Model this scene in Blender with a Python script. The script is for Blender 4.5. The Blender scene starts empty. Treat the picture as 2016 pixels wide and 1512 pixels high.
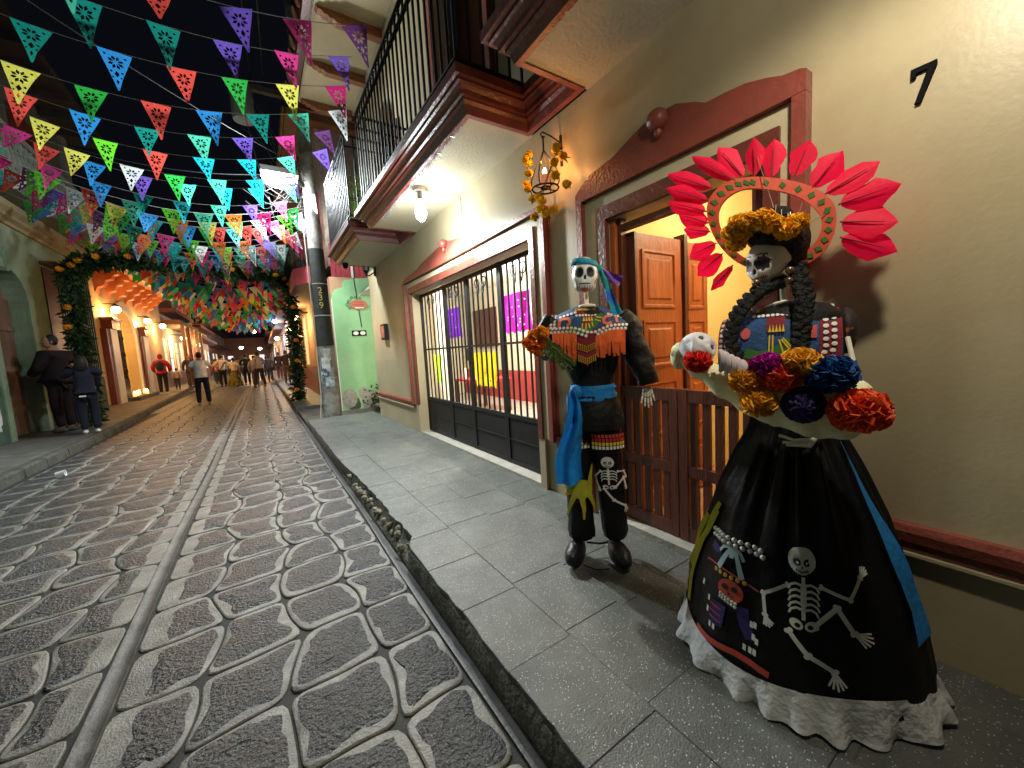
import bpy, bmesh, math, random
from mathutils import Vector, Matrix, noise as mnoise
R_ = math.radians
random.seed(7)
SC = bpy.context.scene
COL = SC.collection
# ------------------------------------------------------------------ camera
cam_d = bpy.data.cameras.new('camera'); cam = bpy.data.objects.new('camera', cam_d); COL.objects.link(cam)
cam_d.sensor_fit = 'HORIZONTAL'; cam_d.sensor_width = 36.0; cam_d.lens = 13.52
cam_d.clip_start = 0.02; cam_d.clip_end = 600
cam.matrix_world = Matrix(((0.83631, 0.10062, -0.53894, 0.0), (-0.54511, 0.04755, -0.83702, 0.0), (-0.05860, 0.99379, 0.09461, 1.30), (0, 0, 0, 1)))
SC.camera = cam
# ------------------------------------------------------------------ world: night sky
wd = bpy.data.worlds.new('World'); SC.world = wd; wd.use_nodes = True
_bg = wd.node_tree.nodes['Background']; _bg.inputs[0].default_value = (0.55, 0.66, 1.0, 1); _bg.inputs[1].default_value = 0.0036
SC.view_settings.view_transform = 'Standard'; SC.view_settings.look = 'None'
SC.view_settings.exposure = 0.4; SC.view_settings.gamma = 1.0; SC.view_settings.use_curve_mapping = False
# ------------------------------------------------------------------ lamps
def point(name, loc, power, col=(1, 1, 1), r=0.05):
    d = bpy.data.lights.new(name, 'POINT'); d.energy = power; d.color = col; d.shadow_soft_size = r
    o = bpy.data.objects.new(name, d); o.location = loc; COL.objects.link(o); return o
def spot(name, loc, target, power, col=(1, 1, 1), ang=150, blend=.6, r=.06):
    d = bpy.data.lights.new(name, 'SPOT'); d.energy = power; d.color = col; d.shadow_soft_size = r
    d.spot_size = R_(ang); d.spot_blend = blend
    o = bpy.data.objects.new(name, d); o.location = loc; COL.objects.link(o)
    o.rotation_euler = (Vector(target) - Vector(loc)).to_track_quat('-Z', 'Y').to_euler(); return o
def area(name, loc, target, power, col, sx, sy):
    d = bpy.data.lights.new(name, 'AREA'); d.energy = power; d.color = col; d.shape = 'RECTANGLE'; d.size = sx; d.size_y = sy
    o = bpy.data.objects.new(name, d); o.location = loc; COL.objects.link(o)
    o.rotation_euler = (Vector(target) - Vector(loc)).to_track_quat('-Z', 'Y').to_euler(); return o
COOL = (0.86, 0.97, 1.0); NEUT = (0.97, 1.0, 0.94); WARM = (1.0, 0.55, 0.20); AMB = (1.0, 0.42, 0.10)
# two bare bulbs under the balconies of the near house (far one in view, near one above the frame)
spot('bulb_light', (1.43, 3.66, 2.50), (1.40, 3.66, 0), 190, NEUT, 172, .35, .05)
point('bulb_glow', (1.43, 3.66, 2.47), 36, COOL, .05)
spot('near_bulb_light', (1.08, 0.16, 2.54), (1.25, 0.3, 0), 38, (1.0, .91, .70), 172, .4, .05)
point('near_bulb_glow', (1.08, 0.16, 2.52), 6, (1.0, .93, .74), .05)
# street lamp on the concrete pole
spot('street_lamp_light', (0.50, 8.15, 4.48), (-0.9, 5.4, 2.6), 1050, (.88, .98, 1.0), 158, .35, .16)
spot('street_lamp_back', (0.46, 8.35, 4.48), (-0.6, 11.0, 2.6), 620, (.88, .98, 1.0), 150, .35, .16)
spot('street_lamp_side', (0.62, 8.30, 4.40), (2.0, 9.6, 2.2), 150, (.88, .98, 1.0), 95, .7, .16)
point('street_lamp_glow', (0.42, 8.2, 4.42), 40, (.90, .98, 1.0), .16)
# ------------------------------------------------------------------ materials
MATS = {}
def mat(name, col, rough=.7, var=.15, vs=5., bump=.0, bs=60., metal=0., spec=.4, emit=None, es=0., transl=0., col2=None, c2s=2., c2t=(.5, .6), coat=0., sheen=0., stretch=None, alpha=1., detail=6.):
    if name in MATS: return MATS[name]
    m = bpy.data.materials.new(name); m.use_nodes = True; nt = m.node_tree; N = nt.nodes; L = nt.links
    b = N['Principled BSDF']; out = N['Material Output']
    b.inputs['Roughness'].default_value = rough; b.inputs['Metallic'].default_value = metal
    b.inputs['Specular IOR Level'].default_value = spec
    b.inputs['Coat Weight'].default_value = coat; b.inputs['Sheen Weight'].default_value = sheen
    c4 = (*col, 1)
    b.inputs['Base Color'].default_value = c4
    tc = None
    if var > 0 or bump > 0 or col2:
        tc = N.new('ShaderNodeTexCoord'); src = tc.outputs['Object']
        if stretch:
            mp = N.new('ShaderNodeMapping'); mp.inputs['Scale'].default_value = stretch; L.new(src, mp.inputs[0]); src = mp.outputs[0]
    cur = None
    if var > 0:
        n = N.new('ShaderNodeTexNoise'); n.inputs['Scale'].default_value = vs; n.inputs['Detail'].default_value = detail; n.inputs['Roughness'].default_value = .65
        L.new(src, n.inputs['Vector'])
        cr = N.new('ShaderNodeValToRGB'); cr.color_ramp.elements[0].position = .3; cr.color_ramp.elements[1].position = .7
        cr.color_ramp.elements[0].color = (*[max(0, c * (1 - var)) for c in col], 1); cr.color_ramp.elements[1].color = (*[min(1, c * (1 + var)) for c in col], 1)
        L.new(n.outputs['Fac'], cr.inputs[0]); cur = cr.outputs[0]
    if col2:
        n2 = N.new('ShaderNodeTexNoise'); n2.inputs['Scale'].default_value = c2s; n2.inputs['Detail'].default_value = 8; n2.inputs['Roughness'].default_value = .7
        L.new(src, n2.inputs['Vector'])
        r2 = N.new('ShaderNodeValToRGB'); r2.color_ramp.elements[0].position = c2t[0]; r2.color_ramp.elements[1].position = c2t[1]
        L.new(n2.outputs['Fac'], r2.inputs[0])
        mx = N.new('ShaderNodeMix'); mx.data_type = 'RGBA'; L.new(r2.outputs[0], mx.inputs[0])
        if cur: L.new(cur, mx.inputs[6])
        else: mx.inputs[6].default_value = c4
        mx.inputs[7].default_value = (*col2, 1); cur = mx.outputs[2]
    if cur: L.new(cur, b.inputs['Base Color'])
    if bump > 0:
        nb = N.new('ShaderNodeTexNoise'); nb.inputs['Scale'].default_value = bs; nb.inputs['Detail'].default_value = 5; L.new(src, nb.inputs['Vector'])
        bp = N.new('ShaderNodeBump'); bp.inputs['Strength'].default_value = bump; bp.inputs['Distance'].default_value = .02
        L.new(nb.outputs['Fac'], bp.inputs['Height']); L.new(bp.outputs[0], b.inputs['Normal'])
    if emit:
        b.inputs['Emission Color'].default_value = (*emit, 1); b.inputs['Emission Strength'].default_value = es
    if transl > 0:
        tr = N.new('ShaderNodeBsdfTranslucent'); ms = N.new('ShaderNodeMixShader'); ms.inputs[0].default_value = transl
        if cur: L.new(cur, tr.inputs[0])
        else: tr.inputs[0].default_value = c4
        L.new(b.outputs[0], ms.inputs[1]); L.new(tr.outputs[0], ms.inputs[2]); L.new(ms.outputs[0], out.inputs[0])
    m.diffuse_color = c4
    MATS[name] = m; return m
def speck(m, col, scale, thr, src_mix=1.):
    """small specks (pale chips, pits, painted glints) added over a material's colour"""
    nt = m.node_tree; N = nt.nodes; L = nt.links; b = N['Principled BSDF']
    tc = N.new('ShaderNodeTexCoord'); v = N.new('ShaderNodeTexVoronoi'); v.inputs['Scale'].default_value = scale; L.new(tc.outputs['Object'], v.inputs['Vector'])
    wn = N.new('ShaderNodeTexWhiteNoise'); L.new(v.outputs['Color'], wn.inputs['Vector'])
    lt = N.new('ShaderNodeMath'); lt.operation = 'LESS_THAN'; lt.inputs[1].default_value = thr[0]; L.new(v.outputs['Distance'], lt.inputs[0])
    g = N.new('ShaderNodeMath'); g.operation = 'LESS_THAN'; g.inputs[1].default_value = thr[1]; L.new(wn.outputs['Value'], g.inputs[0])
    mu = N.new('ShaderNodeMath'); mu.operation = 'MULTIPLY'; L.new(lt.outputs[0], mu.inputs[0]); L.new(g.outputs[0], mu.inputs[1])
    sc = N.new('ShaderNodeMath'); sc.operation = 'MULTIPLY'; sc.inputs[1].default_value = src_mix; L.new(mu.outputs[0], sc.inputs[0])
    mx = N.new('ShaderNodeMix'); mx.data_type = 'RGBA'; L.new(sc.outputs[0], mx.inputs[0])
    cin = b.inputs['Base Color']
    if cin.links: L.new(cin.links[0].from_socket, mx.inputs[6])
    else: mx.inputs[6].default_value = cin.default_value
    mx.inputs[7].default_value = (*col, 1); L.new(mx.outputs[2], cin)
    return m
def wood(name, col, rough=.45, axis=(12, 12, .8), coat=.0):
    return mat(name, col, rough, .38, 3., .25, 14., spec=.5, stretch=axis, coat=coat)
def emis(name, col, s): return mat(name, (.8, .8, .8), .5, 0, emit=col, es=s)

# ------------------------------------------------------------------ mesh builder
class MB:
    def __init__(s): s.v = []; s.f = []; s.m = []; s.mi = 0
    def add(s, vs, fs, mi=None):
        o = len(s.v); s.v += [tuple(x) for x in vs]; s.f += [tuple(i + o for i in f) for f in fs]; s.m += [s.mi if mi is None else mi] * len(fs); return s
    def box(s, x0, y0, z0, x1, y1, z1):
        if x0 > x1: x0, x1 = x1, x0
        if y0 > y1: y0, y1 = y1, y0
        if z0 > z1: z0, z1 = z1, z0
        return s.add([(x0, y0, z0), (x1, y0, z0), (x1, y1, z0), (x0, y1, z0), (x0, y0, z1), (x1, y0, z1), (x1, y1, z1), (x0, y1, z1)],
                     [(0, 3, 2, 1), (4, 5, 6, 7), (0, 1, 5, 4), (1, 2, 6, 5), (2, 3, 7, 6), (3, 0, 4, 7)])
    def bar(s, p, q, w, h=None, up=(0, 0, 1)):
        p = Vector(p); q = Vector(q); d = (q - p).normalized(); h = w if h is None else h
        u = Vector(up)
        if abs(d.dot(u)) > .95: u = Vector((1, 0, 0))
        a = d.cross(u).normalized(); b = a.cross(d).normalized(); a *= w / 2; b *= h / 2
        return s.add([p - a - b, p + a - b, p + a + b, p - a + b, q - a - b, q + a - b, q + a + b, q - a + b],
                     [(0, 1, 2, 3), (7, 6, 5, 4), (4, 5, 1, 0), (5, 6, 2, 1), (6, 7, 3, 2), (7, 4, 0, 3)])
    def loft(s, rings, closed=True, cap=True):
        n = len(rings[0]); vs = [p for r in rings for p in r]; fs = []
        k = n if closed else n - 1
        for i in range(len(rings) - 1):
            for j in range(k): fs.append((i * n + j, i * n + (j + 1) % n, (i + 1) * n + (j + 1) % n, (i + 1) * n + j))
        if cap and closed: fs.append(tuple(range(n - 1, -1, -1))); fs.append(tuple((len(rings) - 1) * n + j for j in range(n)))
        return s.add(vs, fs)
    def tube(s, pts, r, n=8, cap=True, flat=1.):
        pts = [Vector(p) for p in pts]; rings = []; pa = None
        for i, p in enumerate(pts):
            d = (pts[min(i + 1, len(pts) - 1)] - pts[max(i - 1, 0)]).normalized()
            if pa is None: pa = d.cross(Vector((0, 0, 1)) if abs(d.z) < .9 else Vector((1, 0, 0))).normalized()
            else: pa = (pa - d * pa.dot(d)).normalized()
            b = d.cross(pa); rr = r[i] if isinstance(r, (list, tuple)) else r
            rings.append([p + pa * (rr * math.cos(2 * math.pi * j / n)) + b * (rr * flat * math.sin(2 * math.pi * j / n)) for j in range(n)])
        return s.loft(rings, True, cap)
    def ell(s, c, r, nu=12, nv=8, fn=None, M=None):
        c = Vector(c); r = (r, r, r) if not isinstance(r, (tuple, list)) else r; vs = []; fs = []
        for i in range(nv + 1):
            th = math.pi * i / nv
            for j in range(nu):
                ph = 2 * math.pi * j / nu
                d = Vector((math.sin(th) * math.cos(ph), math.sin(th) * math.sin(ph), math.cos(th)))
                p = Vector((d.x * r[0], d.y * r[1], d.z * r[2]))
                if fn: p = fn(d, p)
                if M is not None: p = M @ p
                vs.append(c + p)
        for i in range(nv):
            for j in range(nu):
                a = i * nu + j; b = i * nu + (j + 1) % nu
                fs.append((a, a + nu, b + nu, b))
        return s.add(vs, fs)
    def prism(s, pts, off):
        """closed polygon (3-D points) pushed along off"""
        off = Vector(off); pts = [Vector(p) for p in pts]; n = len(pts)
        nrm = Vector((0, 0, 0))
        for i in range(n): nrm += pts[i].cross(pts[(i + 1) % n])
        if nrm.dot(off) > 0: pts = pts[::-1]
        return s.add(pts + [p + off for p in pts], [tuple(range(n)), tuple(range(2 * n - 1, n - 1, -1))] + [(i, i + n, (i + 1) % n + n, (i + 1) % n) for i in range(n)])
    def grid(s, fn, nu, nv, mi=None):
        return s.add([fn(i / nu, j / nv) for j in range(nv + 1) for i in range(nu + 1)], [(j * (nu + 1) + i, j * (nu + 1) + i + 1, (j + 1) * (nu + 1) + i + 1, (j + 1) * (nu + 1) + i) for j in range(nv) for i in range(nu)], mi)
    def lathe(s, prof, c, n=16, axis='z'):
        c = Vector(c); rings = []
        for r, h in prof:
            rings.append([c + (Vector((r * math.cos(2 * math.pi * j / n), r * math.sin(2 * math.pi * j / n), h)) if axis == 'z' else Vector((h, r * math.cos(2 * math.pi * j / n), r * math.sin(2 * math.pi * j / n)))) for j in range(n)])
        return s.loft(rings)
    def build(s, name, mats, parent=None, local=False, smooth=40, label=None, kind=None, fix=True):
        if not isinstance(mats, (list, tuple)): mats = [mats]
        vs = s.v
        if parent is not None: W = WM[parent.name]
        else: W = None
        loc = None
        if parent is not None and not local:
            Wi = W.inverted(); vs = [Wi @ Vector(p) for p in vs]
        elif parent is None:
            xs = [p[0] for p in vs]; ys = [p[1] for p in vs]; zs = [p[2] for p in vs]
            loc = Vector(((min(xs) + max(xs)) / 2, (min(ys) + max(ys)) / 2, min(zs))); vs = [Vector(p) - loc for p in vs]
        me = bpy.data.meshes.new(name); me.from_pydata([tuple(p) for p in vs], [], s.f)
        for m in mats: me.materials.append(m)
        if len(mats) > 1: me.polygons.foreach_set('material_index', s.m)
        if fix:
            bm = bmesh.new(); bm.from_mesh(me); bmesh.ops.recalc_face_normals(bm, faces=bm.faces); bm.to_mesh(me); bm.free()
        if smooth:
            me.shade_smooth(); me.set_sharp_from_angle(angle=R_(smooth))
        me.update()
        o = bpy.data.objects.new(name, me); COL.objects.link(o)
        if parent is not None: o.parent = parent; WM[o.name] = W
        else: o.location = loc; WM[o.name] = Matrix.Translation(loc)
        if label: o['label'] = label
        if kind: o['kind'] = kind
        return o
WM = {}
def tag(o, label, cat, group=None):
    o['label'] = label; o['category'] = cat
    if group: o['group'] = group
    return o
def thing(name, label, cat, loc=(0, 0, 0), rz=0., group=None):
    o = bpy.data.objects.new(name, None); COL.objects.link(o); o.empty_display_size = .1
    o.location = loc; o.rotation_euler = (0, 0, rz); WM[o.name] = Matrix.Translation(loc) @ Matrix.Rotation(rz, 4, 'Z')
    return tag(o, label, cat, group)
def structure(o): o['kind'] = 'structure'; return o
def inst(src, parent, M=None, name=None):
    """copy of a part under a parent, sharing its mesh"""
    c = src.copy(); COL.objects.link(c); c.parent = parent
    if M is not None: c.matrix_local = M
    return c
def copy_tree(o, loc, rz=None, label=None):
    r = o.copy(); COL.objects.link(r); r.location = loc
    if rz is not None: r.rotation_euler = (0, 0, rz)
    if label: r['label'] = label
    for ch in list(o.children):
        c = ch.copy(); COL.objects.link(c); c.parent = r
        for g in list(ch.children):
            d = g.copy(); COL.objects.link(d); d.parent = c
    WM[r.name] = Matrix.Translation(loc) @ Matrix.Rotation(r.rotation_euler.z, 4, 'Z')
    return r
def sweep(path, prof, mb):
    """moulding: path = [(x,y)], prof = [(out,z)] out is to the left of the path direction; mitred corners"""
    n = len(path); rings = []
    for i, p in enumerate(path):
        p = Vector(p); a = (p - Vector(path[i - 1])).normalized() if i > 0 else None; b = (Vector(path[i + 1]) - p).normalized() if i < n - 1 else None
        na = Vector((-a.y, a.x)) if a else None; nb = Vector((-b.y, b.x)) if b else None
        if na is None: m = nb
        elif nb is None: m = na
        else:
            m = (na + nb); m = m / max(.2, m.dot(na))
        rings.append([(p.x + m.x * o, p.y + m.y * o, z) for o, z in prof])
    return mb.loft(rings, True, True)
# ------------------------------------------------------------------ palette
M_groove = mat('groove_cement', (.028, .027, .025), .8, .3, 20, .2, 90)
M_cement = mat('pale_cement', (.215, .208, .19), .48, .35, 9, .35, 110, col2=(.12, .112, .10), c2s=4, c2t=(.45, .7))
M_basalt = mat('basalt', (.034, .036, .041), .38, .5, 38, 1.0, 75, spec=.6, detail=10)
speck(M_basalt, (.20, .21, .23), 170, (.40, .22), .6)  # pale specks put glints of light into the stone colour
speck(M_basalt, (.008, .008, .009), 120, (.33, .30), .9)
M_track = mat('smooth_cement', (.115, .108, .098), .55, .45, 10, .2, 60)
M_gutter = mat('gutter_cement', (.075, .075, .078), .5, .3, 8, .25, 70)
M_walk = mat('pavement_cement', (.115, .122, .115), .48, .3, 7, .35, 160, col2=(.066, .070, .062), c2s=1.3, c2t=(.40, .72))
speck(M_walk, (.58, .61, .57), 150, (.32, .16), .7)
speck(M_walk, (.04, .04, .04), 120, (.22, .10), .8)
M_kerb = mat('kerb_cement', (.13, .12, .10), .8, .45, 12, .8, 45, col2=(.05, .052, .035), c2s=4)
M_dirt = mat('dirt', (.07, .065, .055), .9, .3, 4, .5, 30)
M_cream = mat('cream_plaster', (.43, .355, .225), .40, .10, 1.6, .05, 48, spec=.45, col2=(.36, .28, .16), c2s=.9, c2t=(.45, .80))
M_soffit = mat('soffit_plaster', (.50, .44, .30), .7, .06, 3, .35, 55)
M_red = mat('oxide_red_paint', (.23, .052, .036), .38, .16, 9, .25, 60, spec=.5)
M_dred = mat('dark_red_paint', (.13, .032, .022), .36, .2, 8, .3, 45, spec=.5, col2=(.22, .08, .05), c2s=14, c2t=(.58, .7))
M_creamband = mat('cream_trim', (.47, .41, .27), .5, .08, 6, .15, 60)
M_iron = mat('black_iron', (.010, .010, .011), .55, .2, 20, .1, 80, spec=.3)
M_ironp = mat('black_sheet_iron', (.010, .011, .012), .5, .3, 4, .12, 12, spec=.25)
M_wood = wood('orange_wood', (.36, .088, .022), .4)
M_woodd = wood('dark_wood', (.085, .020, .009), .4)
M_woodg = wood('brown_gate_wood', (.115, .027, .013), .42)
M_rafter = wood('rafter_wood', (.33, .13, .05), .55, (.8, 12, 12))
M_white = mat('white_paint', (.78, .76, .70), .5, .05, 6)
M_tile = mat('floor_tile', (.55, .52, .46), .25, .12, 7, col2=(.45, .40, .34), c2s=6)
M_black = mat('flat_black', (.004, .004, .005), .8, 0, spec=.1)

# ------------------------------------------------------------------ ground
g = MB(); g.add([(-220, -60, -.06), (220, -60, -.06), (220, 400, -.06), (-220, 400, -.06)], [(0, 1, 2, 3)])
structure(g.build('ground', M_dirt, smooth=0))

# ------------------------------------------------------------------ road with stones set in cement
CA = [-.62, -.335, .005, .295, .563]                      # stone column edges, right of the centre track
CB = [-2.62, -2.24, -1.92, -1.585, -1.25, -.93, -.705]    # left of it
def lk(y):                                                # left kerb line
    return -2.70 - max(0, y - 11.5) * .045
rd = MB(); rd.add([(-4.2, -2, -.010), (.62, -2, -.010), (.62, 26, -.010), (-4.2, 26, -.010)], [(0, 1, 2, 3)])
road = structure(rd.build('road', M_groove, smooth=0))
fr = MB(); fr.add([(-4.6, 26, -.004), (.62, 26, -.004), (.62, 90, -.004), (-7, 90, -.004)], [(0, 1, 2, 3)])
M_far = mat('far_cobbles', (.10, .095, .088), .5, .5, 3.2, .8, 6, spec=.5)
structure(fr.build('far_road', M_far, smooth=0))
def rowy(r): return .22 + .352 * r
RW = {}
def node(r, c, cols):
    key = (r, c, len(cols))
    if key not in RW:
        rr = random.Random(r * 131 + c * 17 + len(cols) * 977)
        edge = c in (0, len(cols) - 1)
        wv = 0 if edge else (.035 * math.sin(r * 2.1 + c * 1.7) + rr.uniform(-.03, .03))
        RW[key] = (cols[c] + wv, rowy(r) + .05 * math.sin(cols[c] * .9 + r * .13) + rr.uniform(-.022, .022))
    return RW[key]
def cell(r, c, cols, detail=True):
    rr = random.Random(r * 7919 + c * 104729 + len(cols))
    P = [node(r, c, cols), node(r, c + 1, cols), node(r + 1, c + 1, cols), node(r + 1, c, cols)]
    n = len(cols) - 1
    pts = []
    k = 8 if detail else 3
    for e in range(4):
        a = Vector(P[e]); b = Vector(P[(e + 1) % 4]); d = (b - a); nn = Vector((d.y, -d.x)).normalized()
        # side edges belly alternately so that the joints wander; shared edges use the same seed
        if e in (1, 3):
            cc = c + 1 if e == 1 else c
            bl = 0 if cc in (0, n) else random.Random(r * 31 + cc * 57 + n).uniform(-.035, .035)
            if e == 3: bl = -bl
        else: bl = random.Random((r if e == 0 else r + 1) * 91 + c * 13 + n).uniform(-.012, .012) * (1 if e == 0 else -1)
        for i in range(k):
            t = i / k; q = a + d * t + nn * (bl * math.sin(math.pi * t)); pts.append(q)
    ctr = sum(pts, Vector((0, 0))) / len(pts)
    rnd = 2 if detail else 1
    corner_cut = 1.
    for _ in range(rnd):
        m = len(pts); pts = [pts[i] * .5 + (pts[i - 1] + pts[(i + 1) % m]) * .25 for i in range(m)]
    gw = rr.uniform(.003, .006)
    def inset(pl, dd):
        out = []
        for p in pl:
            v = p - ctr; L = v.length; out.append(ctr + v * max(.1, (L - dd) / L))
        return out
    outer = inset(pts, gw); top = inset(pts, gw + .006)
    # stone outline: smaller, irregular, hugging the middle; wider cement beside the track
    st = []
    ph = rr.uniform(0, 9)
    for i, p in enumerate(pts):
        v = p - ctr; L = v.length
        dd = .036 + .030 * mnoise.noise(Vector((p.x * 8, p.y * 8, ph))) + .014 * mnoise.noise(Vector((p.x * 30, p.y * 30, ph)))
        st.append(ctr + v * max(.35, (L - dd) / L))
    if (cols is CA and c == 0) or (cols is CB and c == n - 1):
        sg = 1 if cols is CA else -1; xf = max(sg * p.x for p in st); xn = min(sg * p.x for p in st); k_ = (xf - xn - .065) / (xf - xn)
        st = [Vector((sg * (xf + (sg * p.x - xf) * k_), p.y)) for p in st]
    sh = Vector((rr.uniform(-.01, .01), rr.uniform(-.008, .008)))
    if not (cols is CA and c == 0): st = [p + sh * .6 for p in st]
    tz = rr.uniform(-.0015, .002); tx = rr.uniform(-.007, .007); ty = rr.uniform(-.007, .007)
    def Z(p, h): return (p.x, p.y, h + tz + tx * (p.x - ctr.x) + ty * (p.y - ctr.y))
    mb = MB()
    m = len(pts)
    if detail:
        R = [[Z(p, -.03) for p in outer], [Z(p, -.004) for p in outer], [Z(p, 0) for p in top], [Z(p, .0015) for p in st]]
        mb.loft(R, True, False)
        mb.mi = 1
        si = [ctr + (p - ctr) * .93 + Vector((rr.uniform(-.003, .003), rr.uniform(-.003, .003))) for p in st]
        s2 = [ctr + (p - ctr) * .55 for p in st]
        b = rr.uniform(.002, .006)
        mb.loft([[Z(p, .0015) for p in st], [Z(p, b + rr.uniform(-.002, .002)) for p in si], [Z(p, b + .003 + rr.uniform(-.003, .003)) for p in s2]], True, False)
        mb.add([Z(p, b + .003) for p in s2], [tuple(range(m))])
    else:
        mb.loft([[Z(p, -.02) for p in outer], [Z(p, 0) for p in top], [Z(p, .001) for p in st]], True, False)
        mb.mi = 1; mb.add([Z(p, .004) for p in st], [tuple(range(m))])
    return mb
NEAR = 25
for r in range(0, NEAR):
    for cols in (CA, CB):
        for c in range(len(cols) - 1):
            if cols is CB and c < 2 and r < 3: continue
            cell(r, c, cols).build('paving_stone', [M_cement, M_basalt], road, smooth=30, fix=False)
fm = MB()
for r in range(NEAR, 73):
    sh = (lk(rowy(r)) + 2.70)
    for cols in (CA, CB):
        for c in range(len(cols) - 1):
            q = cell(r, c, cols, False); fm.add(q.v, [tuple(f) for f in q.f]); fm.m[-len(q.m):] = q.m
    if sh < -.12:
        for k in range(int(-sh / .3 + .5)):
            cc = [-2.62 - .3 * (k + 1), -2.62 - .3 * k]
            q = cell(r, 0, cc, False); fm.add(q.v, q.f); fm.m[-len(q.m):] = q.m
fm.build('distant_stones', [M_cement, M_basalt], road, smooth=30, kind='stuff', fix=False)
# centre track: a dished cement channel
tk = MB()
ys = [-1 + .5 * i for i in range(56)]
tk.loft([[(-.697 + .012 * math.sin(y * 1.3), y, -.03), (-.695 + .012 * math.sin(y * 1.3), y, .002), (-.688 + .012 * math.sin(y * 1.3), y, .002), (-.676 + .012 * math.sin(y * 1.3), y, -.004), (-.655 + .012 * math.sin(y * 1.3), y, -.007), (-.637 + .012 * math.sin(y * 1.3), y, -.004), (-.628 + .012 * math.sin(y * 1.3), y, .003), (-.622 + .012 * math.sin(y * 1.3), y, -.03)] for y in ys], True, True)
structure(tk.build('track_channel', M_track, smooth=50))
gt = MB()
gt.loft([[(.568 + .006 * math.sin(y * 2.3), y, -.03), (.568 + .006 * math.sin(y * 2.3), y, .004), (.578, y, .006), (.592, y, -.002), (.615, y, -.006), (.62, y, -.03)] for y in [-1 + .4 * i for i in range(60)]], True, True)
structure(gt.build('gutter', M_gutter, smooth=50))

# ------------------------------------------------------------------ right pavement: slabs on a kerb with a broken stretch
def kedge(y):
    e = .012 * mnoise.noise(Vector((y * 3.1, 2.2, 0))) + .008 * mnoise.noise(Vector((y * 11, 5, 0)))
    if 2.25 < y < 4.6:
        k = min(1, (y - 2.25) / .1, (4.6 - y) / 1.2); e += k * (.045 + .035 * abs(mnoise.noise(Vector((y * 6, 9, 0)))) + .018 * mnoise.noise(Vector((y * 25, 3, 0))))
    return .635 + e
pv = MB()
pv.loft([[(.66, y, -.05), (1.86, y, -.05), (1.86, y, .1297), (.70 + (.09 if 2.2 < y < 4.6 else 0), y, .124), (.63 + (.06 if 2.25 < y < 4.5 else 0), y, .0)] for y in [-1.6 + .1 * i for i in range(101)]], True, True)
pave = structure(pv.build('pavement', M_walk, smooth=30))
kb = MB()
yk = [-1.6 + .05 * i for i in range(201)]
rings = []
for y in yk:
    e = kedge(y); br = 2.25 < y < 4.6
    n1 = .012 * mnoise.noise(Vector((y * 9, 1, 1))); n2 = .01 * mnoise.noise(Vector((y * 14, 4, 1)))
    rings.append([(.622, y, -.02), (.622 + .5 * n1, y, .012), (.624 + n1 + (.02 if br else 0), y, .05 - (.02 if br else 0)), (e - .006 + n2, y, .100 - (.02 if br else 0)), (e + .004, y, .118), (e + .03, y, .122), (e + .03, y, -.02)])
kb.loft(rings, True, True)
kb.build('kerb', M_kerb, pave, smooth=60)
rb = MB()
rr = random.Random(3)
for i in range(46):
    y = rr.uniform(2.3, 4.3); x = .64 + rr.uniform(-.01, .06); s = rr.uniform(.012, .034)
    rb.ell((x, y, rr.uniform(.035, .095)), (s, s * rr.uniform(.7, 1.6), s * .8), 7, 5, lambda d, p: p * (1 + .3 * mnoise.noise(d * 2.3 + Vector((y, x, 0)))))
rb.build('rubble', mat('rubble', (.26, .24, .19), .85, .4, 20, .5, 60), pave, smooth=0, kind='stuff')
SX = [.63, .93, 1.236, 1.552, 1.868]
for j in range(-4, 20):
    for i in range(4):
        y0 = .32 + .4 * j + (.0 if i % 2 == 0 else .03) + .0006; y1 = y0 + .4 - .0012
        z = .131 + random.uniform(-.0015, .0015) + (.004 if i < 2 else 0)
        x0 = SX[i] + .0006; x1 = SX[i + 1] - .0006
        mb = MB()
        if i == 0:
            k = 8; L = [(kedge(y0 + (y1 - y0) * t / k), y0 + (y1 - y0) * t / k) for t in range(k + 1)]
            P = L + [(x1, y1), (x1, y0)]
        else: P = [(x0, y0), (x0, y1), (x1, y1), (x1, y0)]
        cx = sum(p[0] for p in P) / len(P); cy = sum(p[1] for p in P) / len(P)
        I = [(p[0] + (.0022 if p[0] < cx else -.0022), p[1] + (.0022 if p[1] < cy else -.0022)) for p in P]
        mb.loft([[(p[0], p[1], .10) for p in P], [(p[0], p[1], z - .0022) for p in P], [(p[0], p[1], z) for p in I]], True, True)
        mb.build('slab', M_walk, pave, smooth=0)
# cross-pavement beyond the house end, and the far right pavement
fp = MB(); fp.box(.66, 11.0, -.05, 3.2, 60, .12)
fw = structure(fp.build('far_pavement', M_walk, smooth=0))
fk = MB(); fk.box(.60, 11.0, -.05, .655, 60, .125); fk.build('kerb', M_kerb, fw, smooth=0)
al = MB(); al.box(.64, 8.05, -.05, 5.0, 10.99, .035); structure(al.build('alley', mat('alley_cement', (.12, .115, .10), .8, .35, 5, .4, 40), smooth=0))
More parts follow.
